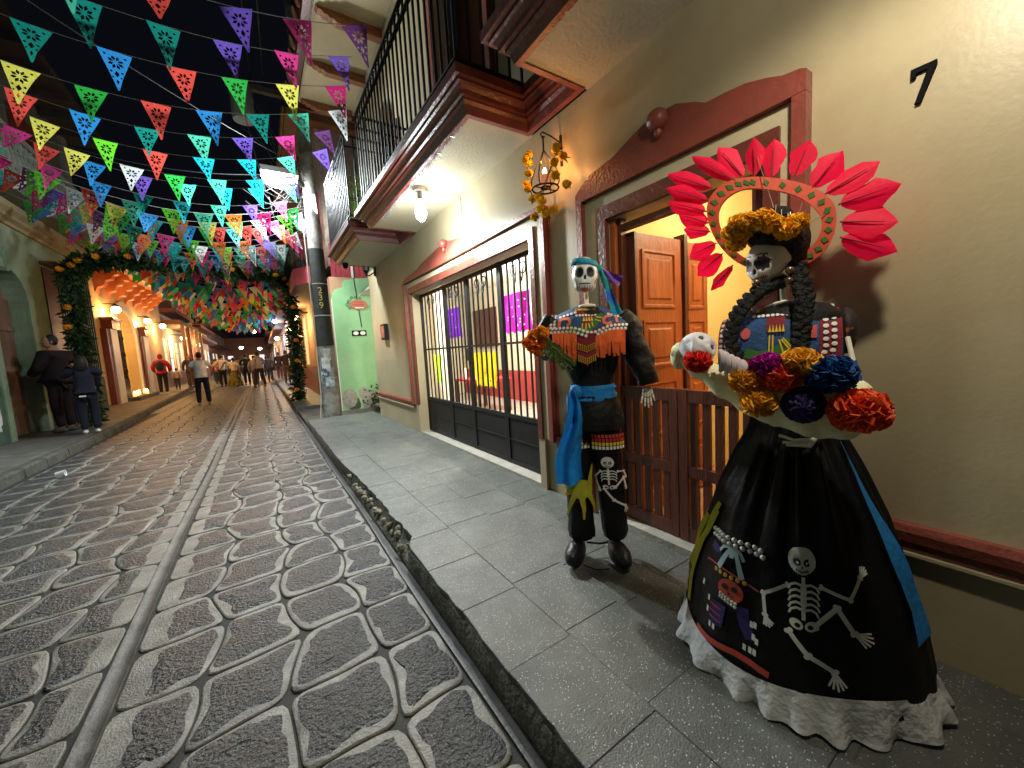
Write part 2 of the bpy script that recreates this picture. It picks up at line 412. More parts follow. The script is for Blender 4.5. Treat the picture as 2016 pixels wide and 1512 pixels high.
# left pavement
lp = MB(); Y = [-2 + 1.0 * i for i in range(63)]
lp.loft([[(lk(y) - .12, y, -.05), (lk(y) - .12, y, .13), (-5.6 - max(0, y - 30) * .06, y, .14), (-5.6 - max(0, y - 30) * .06, y, -.05)] for y in Y], True, True)
M_walkl = mat('worn_pavement', (.105, .10, .092), .6, .4, 4, .4, 40, col2=(.20, .19, .17), c2s=1.6, c2t=(.55, .62))
lpo = structure(lp.build('left_pavement', M_walkl, smooth=0))
rr = random.Random(5)
y = -1.
while y < 34:
    L = rr.uniform(.5, .9); mb = MB(); x = lk(y + L / 2)
    mb.loft([[(x - .115, yy + (0.004), -.04), (x + rr.uniform(-.006, .006), yy, -.04), (x - .01 + rr.uniform(-.008, .008), yy, .10), (x - .03, yy, .13 + rr.uniform(-.006, .006)), (x - .115, yy, .134)] for yy in (y, y + L * .33, y + L * .66, y + L - .012)], True, True)
    mb.build('kerb_stone', mat('kerb_stone', (.085, .085, .078), .8, .45, 10, .6, 40, col2=(.035, .045, .02), c2s=5), lpo, smooth=30)
    y += L
cup = MB(); cup.lathe([(.0, 0), (.03, .0), (.038, .08), (.04, .085), (.034, .082), (.026, .008), (0, .008)], (0, 0, 0), 14)
Mc = Matrix.Translation((-2.30, 7.1, .045)) @ Matrix.Rotation(1.45, 4, 'Y') @ Matrix.Rotation(.4, 4, 'Z'); cup.v = [tuple(Mc @ Vector(p)) for p in cup.v]
tag(cup.build('paper_cup', mat('white_paper', (.8, .82, .85), .6, 0)), 'crushed white paper cup lying in the gutter by the left kerb', 'cup')
# ------------------------------------------------------------------ near house on the right
WX = 1.87; SZ = 2.87
house = thing('house', 'cream two storey house with oxide red trim, balconies and a black iron gate', 'house', (WX, 3.0, .13))
w = MB()
# ground-floor wall round the door and gate openings
for (y0, y1, z0, z1) in [(-2.5, .82, .1, SZ), (.82, 1.70, 2.04, SZ), (1.70, 2.50, .1, SZ), (2.50, 5.38, 2.13, SZ), (5.38, 7.75, .1, SZ)]:
    w.box(WX, y0, z0, WX + .16, y1, z1)
w.box(2.03, 7.55, .1, 2.6, 7.748, SZ)
w.build('wall', M_cream, house, smooth=0)
w = MB()
# upper wall round two arched openings and a door
def archpoly(y0, y1, z0, zs, n=12):
    c = (y0 + y1) / 2; r = (y1 - y0) / 2
    return [(y0, z0), (y0, zs)] + [(c - r * math.cos(math.pi * i / n), zs + r * .9 * math.sin(math.pi * i / n)) for i in range(1, n)] + [(y1, zs), (y1, z0)]
segs = [(-2.5, 3.05, 3.06, 5.94), (4.05, 5.55, 3.06, 5.94), (6.55, 7.75, 3.06, 5.94), (3.05, 4.05, 5.2, 5.94)]
for (y0, y1, z0, z1) in segs: w.box(WX + .03, y0, z0, WX + .19, y1, z1)
P = [(5.55, 5.94), (5.55, 3.06)] + [(5.55, 4.5)] + [(6.05 - .5 * math.cos(math.pi * i / 12), 4.5 + .55 * math.sin(math.pi * i / 12)) for i in range(1, 12)] + [(6.55, 4.5), (6.55, 5.94)]
P = [p for p in P if p != (5.55, 3.06)]
w.prism([(WX + .03, a, b) for a, b in P], (.16, 0, 0))
w.box(2.06, 7.55, 3.06, 6.0, 7.748, 5.94)
w.build('upper_wall', M_cream, house, smooth=0)
# soffits
s = MB()
def poly_slab(pts, z0, z1): s.prism([(x, y, z0) for x, y in pts], (0, 0, z1 - z0))
poly_slab([(1.38, -2.4), (1.38, 1.84), (2.05, 1.84), (2.05, -2.4)], SZ, SZ + .1)
poly_slab([(1.34, 2.42), (1.30, 5.0), (2.05, 5.0), (2.05, 2.42)], SZ, SZ + .1)
poly_slab([(1.28, 5.57), (1.28, 7.17), (2.05, 7.17), (2.05, 5.57)], SZ, SZ + .1)
s.build('soffit', M_soffit, house, smooth=0)
# stepped cornice moulding that follows the three balconies
PRO = [(-.004, SZ - .004), (.03, SZ - .004), (.035, SZ + .012), (.045, SZ + .045), (.062, SZ + .062), (.062, SZ + .074), (.088, SZ + .074), (.092, SZ + .10), (.112, SZ + .122), (.128, SZ + .126), (.128, SZ + .142), (.158, SZ + .142), (.158, SZ + .20), (-.004, SZ + .20)]
path = [(1.37, -2.4), (1.37, 1.84), (1.835, 1.84), (1.835, 2.42), (1.335, 2.42), (1.30, 4.99), (1.835, 4.99), (1.835, 5.57), (1.275, 5.57), (1.275, 7.17), (1.86, 7.17)]
c = MB(); sweep(path, PRO, c)
c.build('cornice', M_dred, house, smooth=25)
lw = MB(); sweep(path, [(-.01, SZ - .008), (.027, SZ - .008), (.033, SZ + .03), (.008, SZ + .03)], lw); lw.build('cornice_bead', M_red, house, smooth=25)
f = MB()
f.box(1.25, -2.4, SZ + .19, 1.89, 1.86, SZ + .23); f.box(1.22, 2.30, SZ + .19, 1.89, 5.09, SZ + .23); f.box(1.15, 5.46, SZ + .19, 1.89, 7.28, SZ + .23)
f.build('balcony_floor', M_dred, house, smooth=0)
# dado moulding and panel frames
def vtrim(mb, y0, z0, y1, z1, t, pr, x=WX):
    """flat frame between two corners on the wall"""
    mb.box(x - pr, y0, z0, x + .002, y0 + t, z1); mb.box(x - pr, y1 - t, z0, x + .002, y1, z1)
    mb.box(x - pr, y0 + t, z0, x + .002, y1 - t, z0 + t); mb.box(x - pr, y0 + t, z1 - t, x + .002, y1 - t, z1)
d = MB()
d.add([], [])
PD = [(0, .50), (.018, .50), (.022, .512), (.018, .53), (.034, .54), (.04, .575), (.03, .60), (.0, .60)]
for a, b in ((.655, -2.5), (7.70, 5.62), (2.28, 1.94)):
    d = sweep([(WX + .002, min(a, b)), (WX + .002, max(a, b))], PD, MB()); d.build('dado_moulding', M_red, house, smooth=30)
for a, b, pr in ((5.61, 5.645, .018), (2.262, 2.288, .018), (1.955, 1.975, .012)): MB().box(WX - pr, a, .601, WX + .002, b, 2.25).build('panel_moulding', M_red, house, smooth=0)
for a, b in ((-2.5, .655), (5.62, 7.72), (1.94, 2.28)): MB().box(WX - .03, a, .488, WX + .001, b, .4985).build('dado_lip', M_creamband, house, smooth=0)
# door and gate surrounds
def surround(y0, y1, zt, outer, crest, zb, ball):
    """bands: outer red with crest, cream, inner red"""
    o0, o1 = outer
    r = MB(); x = WX - .055
    r.prism([(x, a, b) for a, b in crest] + [(x, o0, zt + .16), (x, o1, zt + .16)], (.056, 0, 0))
    r.box(x, o0, zb, WX + .001, o0 + .048, zt + .158); r.box(x, o1 - .048, zb, WX + .001, o1, zt + .158)
    sr = r.build('surround', M_red, house, smooth=25)
    q = MB(); x = WX - .02
    q.box(x, o0 + .0485, zb, WX + .001, y0 - .062, zt + .158); q.box(x, y1 + .062, zb, WX + .001, o1 - .0485, zt + .158); q.box(x, y0 - .0615, zt + .085, WX + .001, y1 + .0615, zt + .157)
    q.build('surround_band', M_creamband, house, smooth=0)
    i = MB(); x = WX - .035
    i.box(x, y0 - .061, zb, WX + .001, y0 - .002, zt + .002); i.box(x, y1 + .002, zb, WX + .001, y1 + .061, zt + .002); i.box(x, y0 - .061, zt + .003, WX + .001, y1 + .061, zt + .084)
    i.build('inner_frame', M_dred, house, smooth=0)
    b = MB(); b.ell((WX - .075, ball[0], ball[1]), (.052, .055, .052), 20, 14); b.ell((WX - .07, ball[0], ball[1] - .055), (.02, .02, .03), 12, 8)
    b.build('ball_finial', M_red, sr, smooth=60)
surround(.82, 1.70, 2.04, (.66, 1.93), [(1.93, 2.25), (1.86, 2.30), (1.78, 2.335), (1.70, 2.345), (1.60, 2.36), (1.49, 2.40), (1.40, 2.43), (1.30, 2.44), (1.20, 2.435), (1.10, 2.39), (1.05, 2.36), (.97, 2.355), (.88, 2.345), (.80, 2.32), (.74, 2.295), (.68, 2.285), (.66, 2.275)], .13, (1.29, 2.40))
surround(2.50, 5.38, 2.13, (2.28, 5.60), [(5.60, 2.31), (5.42, 2.355), (5.1, 2.375), (4.95, 2.38), (4.8, 2.42), (4.5, 2.45), (4.25, 2.48), (3.95, 2.48), (3.75, 2.46), (3.5, 2.42), (3.3, 2.38), (3.1, 2.375), (2.85, 2.35), (2.6, 2.33), (2.42, 2.325), (2.28, 2.315)], .55, (4.02, 2.47))
for a, b in ((2.42, 2.498), (5.382, 5.47)): MB().box(WX - .03, a, .13, WX + .03, b, .549).build('gate_jamb', M_cream, house, smooth=0)
st = MB(); st.box(WX - .06, .70, .128, WX + .3, 1.82, .165); st.box(WX - .02, 2.50, .128, WX + .3, 5.38, .16); st.build('threshold', mat('threshold_stone', (.36, .34, .30), .6, .2, 8, .3, 50), house, smooth=0)
# eave with its rafters
ev = MB(); ev.box(1.00, -3, 5.90, 2.06, 8.1, 5.935); ev.build('eave_board', mat('eave_plaster', (.60, .48, .30), .7, .08, 3, .2, 40), house, smooth=0)
fa = MB(); fa.box(.90, -3, 5.84, .999, 8.12, 6.05); fa.box(.9, 8.101, 5.8, 2.06, 8.16, 6.05); fa.build('fascia', M_dred, house, smooth=0)
tg = MB()
for k in range(40): tg.tube([(.86 + .0, -2.9 + .28 * k, 6.06), (2.6, -2.9 + .28 * k, 6.6)], .09, 8)
tg.build('roof', mat('clay_tile', (.28, .10, .05), .8, .3, 6), house, smooth=60)
for k in range(11):
    y = 8.0 - 1.06 * k; mb = MB()
    P = [(1.895, 5.90), (1.895, 5.77), (1.30, 5.77), (1.26, 5.80), (1.22, 5.795), (1.19, 5.825), (1.15, 5.822), (1.12, 5.855), (1.08, 5.855), (1.05, 5.898)]
    mb.prism([(a, y - .055, b) for a, b in P], (0, .11, 0)); mb.build('rafter', M_rafter, house, smooth=0)
# upper windows: lit arch with interior wall, dark door with pilasters
up = MB(); up.box(2.8, 5.0, 3.06, 2.85, 7.4, 5.5); up.build('lit_room_wall', mat('peach_wall', (.75, .52, .30), .8, .05), house, smooth=0)
rl = MB(); rl.box(2.10, 5.0, 5.3, 2.8, 7.4, 5.34); rl.box(2.10, 4.9, 3.06, 2.8, 4.98, 5.3); rl.box(2.10, 7.45, 3.06, 2.8, 7.5, 5.3); rl.build('lit_room_shell', M_cream, house, smooth=0)
dk = MB(); dk.box(2.16, 3.06, 3.06, 2.2, 4.04, 5.19); dk.build('balcony_door', M_woodd, house, smooth=0)
for y in (2.92, 4.06):
    pp = MB(); pp.box(1.845, y, 3.062, 1.899, y + .12, 5.3); pp.build('pilaster', M_red, house, smooth=0)
for y in (5.42, 6.56):
    pp = MB(); pp.box(1.86, y, 3.062, 1.899, y + .11, 4.5); pp.build('pilaster', M_red, house, smooth=0)
pr = MB(); pr.ell((2.3, 5.75, 4.05), (.09, .09, .11), 12, 8); pr.build('hanging_pot', M_black, house)
# railings
def railing(x, y0, y1, zb, zt, parent):
    rr = thing  # noqa
    n = int(round((y1 - y0) / .108)); bar = MB(); bar.bar((0, 0, zb), (0, 0, zt), .016)
    first = None
    def put(px, py):
        mb = MB(); mb.bar((px, py, zb), (px, py, zt), .016); return mb.build('bar', M_iron, parent, smooth=0)
    for i in range(n + 1): put(x, y0 + (y1 - y0) * i / n)
    for yy in (y0, y1):
        for i in range(1, 6): put(x + (1.86 - x) * i / 6, yy)
    for z, h in ((zt, .022), (zt - .13, .014), (zb + .06, .014)):
        mb = MB(); mb.bar((x, y0, z), (x, y1, z), .03, h)
        for yy in (y0, y1): mb.bar((x + .016, yy, z), (1.865, yy, z), .03, h)
        mb.build('rail', M_iron, parent, smooth=0)
    mb = MB()
    for i in range(n):
        cy = y0 + (y1 - y0) * (i + .5) / n
        mb.tube([(x, cy + .045 * math.cos(a), zt - .067 + .045 * math.sin(a)) for a in [2 * math.pi * k / 8 for k in range(9)]], .006, 4, False)
    o = mb.build('scroll_band', M_iron, parent, smooth=0); o['kind'] = 'stuff'
rl1 = thing('balcony_railing', 'black iron balcony railing above the bare white bulb', 'railing', (1.23, 3.7, SZ + .23), 0, 'iron balcony railings of the cream house')
railing(1.235, 2.36, 5.03, SZ + .23, 4.16, rl1)
rl2 = thing('balcony_railing', 'black iron balcony railing nearest the concrete pole', 'railing', (1.17, 6.3, SZ + .23), 0, 'iron balcony railings of the cream house')
railing(1.175, 5.52, 7.22, SZ + .23, 4.16, rl2)
rl3 = thing('balcony_railing', 'black iron balcony railing over the carved doorway at the top edge', 'railing', (1.27, -.3, SZ + .23), 0, 'iron balcony railings of the cream house')
railing(1.27, -1.2, 1.80, SZ + .23, 4.16, rl3)
# potted plant on the far balcony
pl_ = thing('potted_plant', 'leafy green plant behind the far balcony railing', 'plant', (1.5, 6.5, SZ + .23))
mb = MB(); mb.lathe([(0, 0), (.10, 0), (.14, .22), (.12, .22), (.11, .18), (0, .18)], (1.5, 6.5, SZ + .23), 14); mb.build('pot', M_red, pl_)
mb = MB(); rr = random.Random(4)
for i in range(120):
    a = rr.uniform(0, 6.28); h = rr.uniform(.2, .95); r = rr.uniform(.05, .33); c0 = Vector((1.5 + r * math.cos(a) * .6, 6.5 + r * math.sin(a) * 1.4, SZ + .23 + h)); u = Vector((rr.uniform(-1, 1), rr.uniform(-1, 1), rr.uniform(-.6, .8))).normalized(); v = u.cross(Vector((.3, .2, 1))).normalized()
    mb.add([c0 - u * .06, c0 + v * .02, c0 + u * .06, c0 - v * .02], [(0, 1, 2, 3)])
mb.build('foliage', mat('leaf_light', (.10, .20, .03), .5, .3, 5, transl=.3), pl_, smooth=0, fix=False)

# ------------------------------------------------------------------ gate room
gr = MB()
X1 = 4.6
gr.box(2.65, 9.5, .1, X1, 9.6, 2.8); gr.box(2.04, 2.02, .1, X1, 2.12, 2.8); gr.box(X1, 2.02, .1, X1 + .1, 9.6, 2.8)
gr.build('room_wall', mat('room_cream', (.74, .68, .52), .7, .06, 3), house, smooth=0)
gr = MB(); gr.box(2.04, 2.12, 2.7, X1, 9.5, 2.75); gr.build('room_ceiling', M_white, house, smooth=0)
gr = MB(); gr.box(2.175, 2.12, .1, X1, 9.5, .15); gr.build('room_floor', M_tile, house, smooth=0)
gr = MB(); gr.box(X1 - .012, 2.13, .151, X1 - .001, 9.49, .80); gr.build('room_dado', mat('room_red', (.42, .05, .05), .5, .1, 3), house, smooth=0)
gr = MB(); gr.box(2.45, 6.0, .15, 2.62, 6.2, 2.7); gr.build('column', M_white, house, smooth=0)
point('gate_room_light', (3.4, 5.6, 2.45), 210, (1, .95, .82), .15)
tb = thing('table', 'red topped table with orange candles seen through the iron gate', 'table', (3.45, 6.4, .15))
mb = MB(); mb.box(3.1, 5.9, .72, 3.8, 6.9, .76); mb.build('table_top', mat('red_cloth', (.5, .03, .06), .8), tb, smooth=0)
for a, b in ((3.14, 5.95), (3.76, 5.95), (3.14, 6.85), (3.76, 6.85)):
    mb = MB(); mb.box(a - .02, b - .02, .15, a + .02, b + .02, .719); mb.build('leg', M_woodd, tb, smooth=0)
for i, (a, b) in enumerate(((3.2, 6.1), (3.3, 6.35), (3.22, 6.6))):
    mb = MB(); mb.lathe([(0, .76), (.03, .76), (.03, .90 + .03 * i), (0, .90 + .03 * i)], (a, b, 0), 10)
    tag(mb.build('candle', emis('candle_orange', (1, .35, .08), 1.2)), ['short orange candle', 'middle orange candle', 'tall orange candle'][i] + ' on the red table behind the gate', 'candle', 'candles on the red table')
pf = MB(); pf.box(4.55, 7.6, 1.35, 4.59, 8.7, 2.25); tag(pf.build('picture_frame', M_woodd, smooth=0), 'dark wooden picture frame on the back wall behind the iron gate', 'picture frame')
# cut-paper banners hung behind the bars
def papel(y0, y1, z0, z1, x, col, lab, seed):
    rr = random.Random(seed); n = 11; m = 13; mb = MB(); W_ = y1 - y0; H = z1 - z0
    for i in range(n):
        for j in range(m):
            hole = 2 <= i < n - 2 and 2 <= j < m - 2 and rr.random() < .30
            a0 = y0 + W_ * i / n; a1 = y0 + W_ * (i + 1) / n; b0 = z0 + H * j / m; b1 = z0 + H * (j + 1) / m
            wob = lambda y, z: x + .012 * math.sin(y * 20 + z * 9)
            if j == 0: b0 += .5 * H / m * (1 if i % 2 else 0)
            if not hole: mb.add([(wob(a0, b0), a0, b0), (wob(a1, b0), a1, b0), (wob(a1, b1), a1, b1), (wob(a0, b1), a0, b1)], [(0, 1, 2, 3)])
            else:
                q = .28; ca = (a0 + a1) / 2; cb = (b0 + b1) / 2; A0 = a0 + (a1 - a0) * q * .7; A1 = a1 - (a1 - a0) * q * .7; B0 = b0 + (b1 - b0) * q * .7; B1 = b1 - (b1 - b0) * q * .7
                O = [(a0, b0), (a1, b0), (a1, b1), (a0, b1)]; I = [(ca, B0), (A1, cb), (ca, B1), (A0, cb)]
                V = [(wob(*p), *p) for p in O + I]
                mb.add(V, [(0, 1, 4), (1, 5, 4), (1, 2, 5), (2, 6, 5), (2, 3, 6), (3, 7, 6), (3, 0, 7), (0, 4, 7)])
    return tag(mb.build('paper_banner', mat(lab.split()[0] + '_tissue', col, .8, .06, 20, transl=.55), smooth=0, fix=False), lab, 'paper banner', 'cut paper banners behind the iron gate')
papel(2.93, 3.45, 1.44, 1.83, 2.15, (.80, .03, .75), 'magenta cut paper banner hanging high behind the iron gate', 1)
papel(4.44, 4.94, 1.46, 1.85, 2.15, (.16, .02, .55), 'violet cut paper banner hanging high behind the iron gate', 2)
papel(3.64, 4.13, .86, 1.26, 2.15, (.90, .75, .02), 'yellow cut paper banner hanging low behind the iron gate', 3)
papel(5.10, 5.36, .86, 1.26, 2.13, (.50, .85, .05), 'lime green cut paper banner hanging low behind the gate', 4)
papel(5.5, 5.75, .95, 1.22, 2.9, (.9, .62, .03), 'small yellow cut paper sheet beside the red table', 5)
# ------------------------------------------------------------------ iron gate
ig = thing('iron_gate', 'black four leaf iron gate of upright bars over sheet panels', 'gate', (1.99, 3.8, .16))
ED = [2.515, 3.20, 3.91, 4.52, 5.365]; gx = 1.99
for i in range(4):
    a, b = ED[i], ED[i + 1]
    fr_ = MB(); fr_.box(gx - .018, a + .002, .165, gx + .018, a + .034, 2.115); fr_.box(gx - .018, b - .034, .165, gx + .018, b - .002, 2.115)
    for z0, z1 in ((2.075, 2.113), (.62, .66), (.168, .20)): fr_.box(gx - .016, a + .034, z0, gx + .016, b - .034, z1)
    fr_.box(gx - .012, a + .034, 1.33, gx + .012, b - .034, 1.352)
    lf = fr_.build('gate_leaf', M_iron, ig, smooth=0)
    pn = MB(); pn.box(gx - .006, a + .034, .20, gx + .006, b - .034, .62); pn.build('sheet_panel', M_ironp, lf, smooth=0)
    rib = MB(); rib.box(gx - .014, a + .036, .40, gx - .0065, b - .036, .412); rib.build('panel_rib', M_iron, lf, smooth=0)
    for k in range(1, 6):
        y = a + .034 + (b - a - .068) * k / 6; mb = MB(); mb.box(gx - .0075, y - .0075, .66, gx + .0075, y + .0075, 2.075); mb.build('bar', M_iron, lf, smooth=0)
    sc = MB()
    for sg in (-1, 1):
        cy = (a + b) / 2
        sc.tube([(gx - .02, cy + sg * (.02 + .07 * t) , 1.93 + .055 * math.cos(t * 7)) for t in [q / 14 for q in range(15)]], .006, 5)
        sc.tube([(gx - .02, cy + sg * (.075 + .045 * math.cos(t)), 1.985 + .05 * math.sin(t)) for t in [q * .45 for q in range(15)]], .006, 5)
    sc.build('scroll', M_iron, lf, smooth=60)
lkm = MB(); lkm.box(gx - .035, 3.88, 1.18, gx - .019, 3.94, 1.32); lkm.build('lock', M_iron, ig, smooth=0)
# ------------------------------------------------------------------ doorway: frame, open leaf, half gate, lit room
df = thing('door_frame', 'dark wooden door frame with a transom bar inside the red surround', 'door frame', (2.0, 1.26, .165))
mb = MB(); mb.box(1.90, .822, .166, 1.95, .89, 2.038); mb.build('jamb', M_woodd, df, smooth=0); MB().box(1.90, 1.635, .166, 1.95, 1.698, 2.038).build('jamb', M_woodd, df, smooth=0)
mb = MB(); mb.box(1.90, .891, 1.965, 1.95, 1.634, 2.0); mb.build('head', M_woodd, df, smooth=0)
od = thing('door_leaf', 'open orange wooden door leaf with raised panels folded back into the room', 'door', (2.02, 1.60, .17))
def leaf(x0, x1, y, parent):
    mb = MB(); mb.box(x0, y, .17, x1, y + .04, 1.955); b = mb.build('door_board', M_wood, parent, smooth=0)
    q = MB(); t = .012; W_ = x1 - x0
    q.box(x0 - .002, y - .022, .168, x0 + .015, y + .045, 1.953); q.build('door_edge', M_woodd, parent, smooth=0)
    for (z0, z1) in ((.28, .55), (.66, 1.02), (1.12, 1.42), (1.50, 1.86)):
        p = MB(); a0 = x0 + W_ * .16; a1 = x1 - W_ * .16
        F = lambda i, yy: [(a0 + i, yy, z0 + i), (a1 - i, yy, z0 + i), (a1 - i, yy, z1 - i), (a0 + i, yy, z1 - i)]
        p.loft([F(0, y - .001), F(0, y - .012), F(.014, y - .013), F(.024, y - .003), F(.05, y - .004), F(.062, y - .012)], True, True); p.build('panel', M_wood, parent, smooth=0)
leaf(1.955, 2.455, 1.60, od)
od2 = thing('door_leaf', 'second hinged orange wooden door section behind the dark post', 'door', (2.52, 1.62, .17)); leaf(2.50, 2.80, 1.62, od2)
# side door seen left of frame: stacked return of the jamb
jl = MB(); jl.box(1.872, 1.66, .166, 1.898, 1.698, 2.036); jl.build('door_lining', M_wood, df, smooth=0)
ps = MB(); ps.box(2.462, 1.58, .17, 2.499, 1.66, 1.99); ps.build('post', M_woodd, df, smooth=0)
mb = MB(); mb.box(2.03, .2, .1, 5.0, .3, 2.7); mb.box(2.03, 1.86, .1, 5.0, 1.96, 2.7); mb.box(4.2, .3, .1, 4.3, 1.86, 2.7); mb.build('hall_wall', mat('hall_yellow', (.74, .60, .28), .7, .05, 3), house, smooth=0)
mb = MB(); mb.box(2.172, .3, .1, 4.2, 1.86, .152); mb.build('hall_floor', mat('terracotta', (.50, .26, .14), .5, .2, 6), house, smooth=0)
mb = MB(); mb.box(2.03, .3, 2.62, 4.2, 1.86, 2.66); mb.build('hall_ceiling', M_white, house, smooth=0)
point('hall_light', (3.0, 1.0, 2.3), 34, (1, .80, .50), .1)
mb = MB(); mb.box(4.1, .5, 1.0, 4.19, 1.1, 2.3); mb.build('hall_panel', mat('grey_paper', (.45, .38, .28), .8, .1), house, smooth=0)
hg = thing('half_gate', 'low brown wooden slatted gate across the doorway behind the figures', 'gate', (1.90, 1.25, .17))
for (a, b) in ((1.27, 1.695), (.825, 1.262)):
    fr_ = MB(); x0, x1 = 1.885, 1.925
    fr_.box(x0, a, .17, x1, a + .05, 1.02); fr_.box(x0, b - .05, .17, x1, b, 1.02)
    for z0, z1 in ((.95, 1.018), (.54, .60), (.172, .25)): fr_.box(x0 + .002, a + .05, z0, x1 - .002, b - .05, z1)
    lf = fr_.build('gate_leaf', M_woodg, hg, smooth=0)
    for k in range(5):
        y = a + .05 + (b - a - .1) * (k + .5) / 5; mb = MB(); mb.box(x0 + .008, y - .019, .25, x1 - .008, y + .019, .54); mb.box(x0 + .008, y - .019, .60, x1 - .008, y + .019, .95); mb.build('slat', M_woodg, lf, smooth=0)
# ------------------------------------------------------------------ house number
n7 = MB(); x = WX - .012
n7.prism([(x, a, b) for a, b in ((.388, 2.118), (.330, 2.118), (.330, 2.104), (.362, 2.008), (.377, 2.008), (.349, 2.102), (.376, 2.102), (.376, 2.090), (.388, 2.088))], (.014, 0, 0))
tag(n7.build('house_number', M_black, smooth=0), 'black metal number 7 fixed high on the cream wall', 'house number')
# ------------------------------------------------------------------ bare bulbs on their wires
def bulb(loc, lab):
    t = thing('light_bulb', lab, 'light bulb', loc, 0, 'bare bulbs under the balconies'); x, y, z = loc
    mb = MB(); mb.lathe([(0, SZ - .002), (.06, SZ - .002), (.055, SZ - .03), (.0, SZ - .035)], (x, y, 0), 18); mb.build('ceiling_rose', M_white, t)
    mb = MB(); mb.lathe([(.022, SZ - .03), (.024, SZ - .10), (.026, SZ - .11), (0, SZ - .11)], (x, y, 0), 14); mb.build('socket', mat('grey_plastic', (.3, .3, .3), .5, 0), t)
    mb = MB(); mb.lathe([(.018, SZ - .10), (.03, SZ - .135), (.052, SZ - .19), (.056, SZ - .23), (.045, SZ - .28), (.02, SZ - .305), (0, SZ - .31)], (x, y, 0), 20); mb.build('glass', emis('bulb_white', (.93, 1, 1), 14), t)
    mb = MB(); mb.tube([(x + .05, y, SZ - .012), (x + .2, y + .005, SZ - .016), (WX - .008, y, SZ - .012), (WX - .008, y, SZ - .25)], .005, 6); mb.build('wire', mat('grey_wire', (.35, .34, .30), .6, 0), t)
bulb((1.43, 3.66, SZ - .31), 'bare white bulb lit under the balcony above the iron gate')
t2 = thing('light_bulb', 'bare white bulb hung on a wire from the near balcony edge over the figures', 'light bulb', (1.08, .16, 2.56), 0, 'bare bulbs under the balconies')
mb = MB(); mb.tube([(1.205, .16, 2.99), (1.12, .16, 3.0), (1.08, .16, 2.96), (1.08, .16, 2.84)], .006, 6); mb.build('wire', M_iron, t2)
mb = MB(); mb.lathe([(.022, 2.85), (.026, 2.77), (0, 2.77)], (1.08, .16, 0), 14); mb.build('socket', MATS['grey_plastic'], t2)
mb = MB(); mb.lathe([(.018, 2.78), (.03, 2.745), (.052, 2.69), (.056, 2.65), (.045, 2.60), (.02, 2.575), (0, 2.57)], (1.08, .16, 0), 20); mb.build('glass', emis('bulb_white', (.93, 1, 1), 14), t2)
# ------------------------------------------------------------------ wall lantern by the corner, letter box, camera
wl = thing('wall_lantern', 'black carriage lantern on a bracket near the far corner of the house', 'wall lamp', (1.70, 7.0, 2.3))
lx, ly, lz = 1.71, 7.2, 2.90
mb = MB(); mb.box(WX - .025, ly - .04, lz - .18, WX, ly + .04, lz + .02); mb.tube([(WX - .02, ly, lz - .12), (WX - .12, ly, lz - .19), (lx, ly, lz - .17), (lx, ly, lz - .10)], .012, 6); mb.build('bracket', M_iron, wl)
def hexr(r, z): return [(lx + r * math.cos(math.pi / 3 * i), ly + r * math.sin(math.pi / 3 * i), z) for i in range(6)]
mb = MB(); mb.loft([hexr(.045, lz - .10), hexr(.075, lz + .09)], True, True); mb.build('glass', mat('lamp_glass', (.35, .33, .28), .15, 0), wl, smooth=0)
mb = MB(); mb.loft([hexr(.095, lz + .09), hexr(.085, lz + .105), hexr(.03, lz + .16), hexr(.008, lz + .20), hexr(.012, lz + .24), hexr(.002, lz + .27)], True, True)
for i in range(6): mb.bar(hexr(.048, lz - .10)[i], hexr(.079, lz + .09)[i], .01)
mb.loft([hexr(.05, lz - .10), hexr(.03, lz - .135), hexr(.008, lz - .2)], True, True); mb.build('frame', M_iron, wl, smooth=0)
nb = thing('letter_box', 'small black framed box with a red notice on the cream wall', 'letter box', (1.84, 7.0, 1.5))
mb = MB(); mb.box(WX - .06, 6.72, 1.56, WX - .001, 6.98, 1.83); mb.build('box', M_iron, nb, smooth=0)
mb = MB(); mb.box(WX - .063, 6.76, 1.60, WX - .061, 6.94, 1.80); mb.build('notice', mat('notice_red', (.6, .16, .10), .5, .4, 18), nb, smooth=0)
cc = thing('security_camera', 'small black dome camera under the corner of the far balcony', 'camera', (1.34, 7.05, SZ - .12))
mb = MB(); mb.lathe([(0, SZ - .001), (.05, SZ - .001), (.05, SZ - .03), (0, SZ - .03)], (1.34, 7.02, 0), 14); mb.build('mount', M_iron, cc)
mb = MB(); mb.ell((1.34, 7.02, SZ - .05), .045, 14, 8); mb.build('dome', M_black, cc)
# tinsel along the soffit edge
ts = MB(); rr = random.Random(11)
for i in range(420):
    y = 2.45 + 2.1 * rr.random() ** .9; x = 1.325 + rr.uniform(-.012, .012); a = rr.uniform(0, 6.28); l = rr.uniform(.02, .05)
    ts.bar((x, y, SZ - .01), (x + l * math.cos(a) * .6, y + l * math.sin(a), SZ - .012 - l * rr.uniform(.1, .9)), .0025, .0008)
o = tag(ts.build('tinsel', mat('silver_tinsel', (.55, .58, .72), .25, 0, metal=.7), smooth=0, fix=False), 'thin silver tinsel garland along the lower balcony edge', 'tinsel'); 
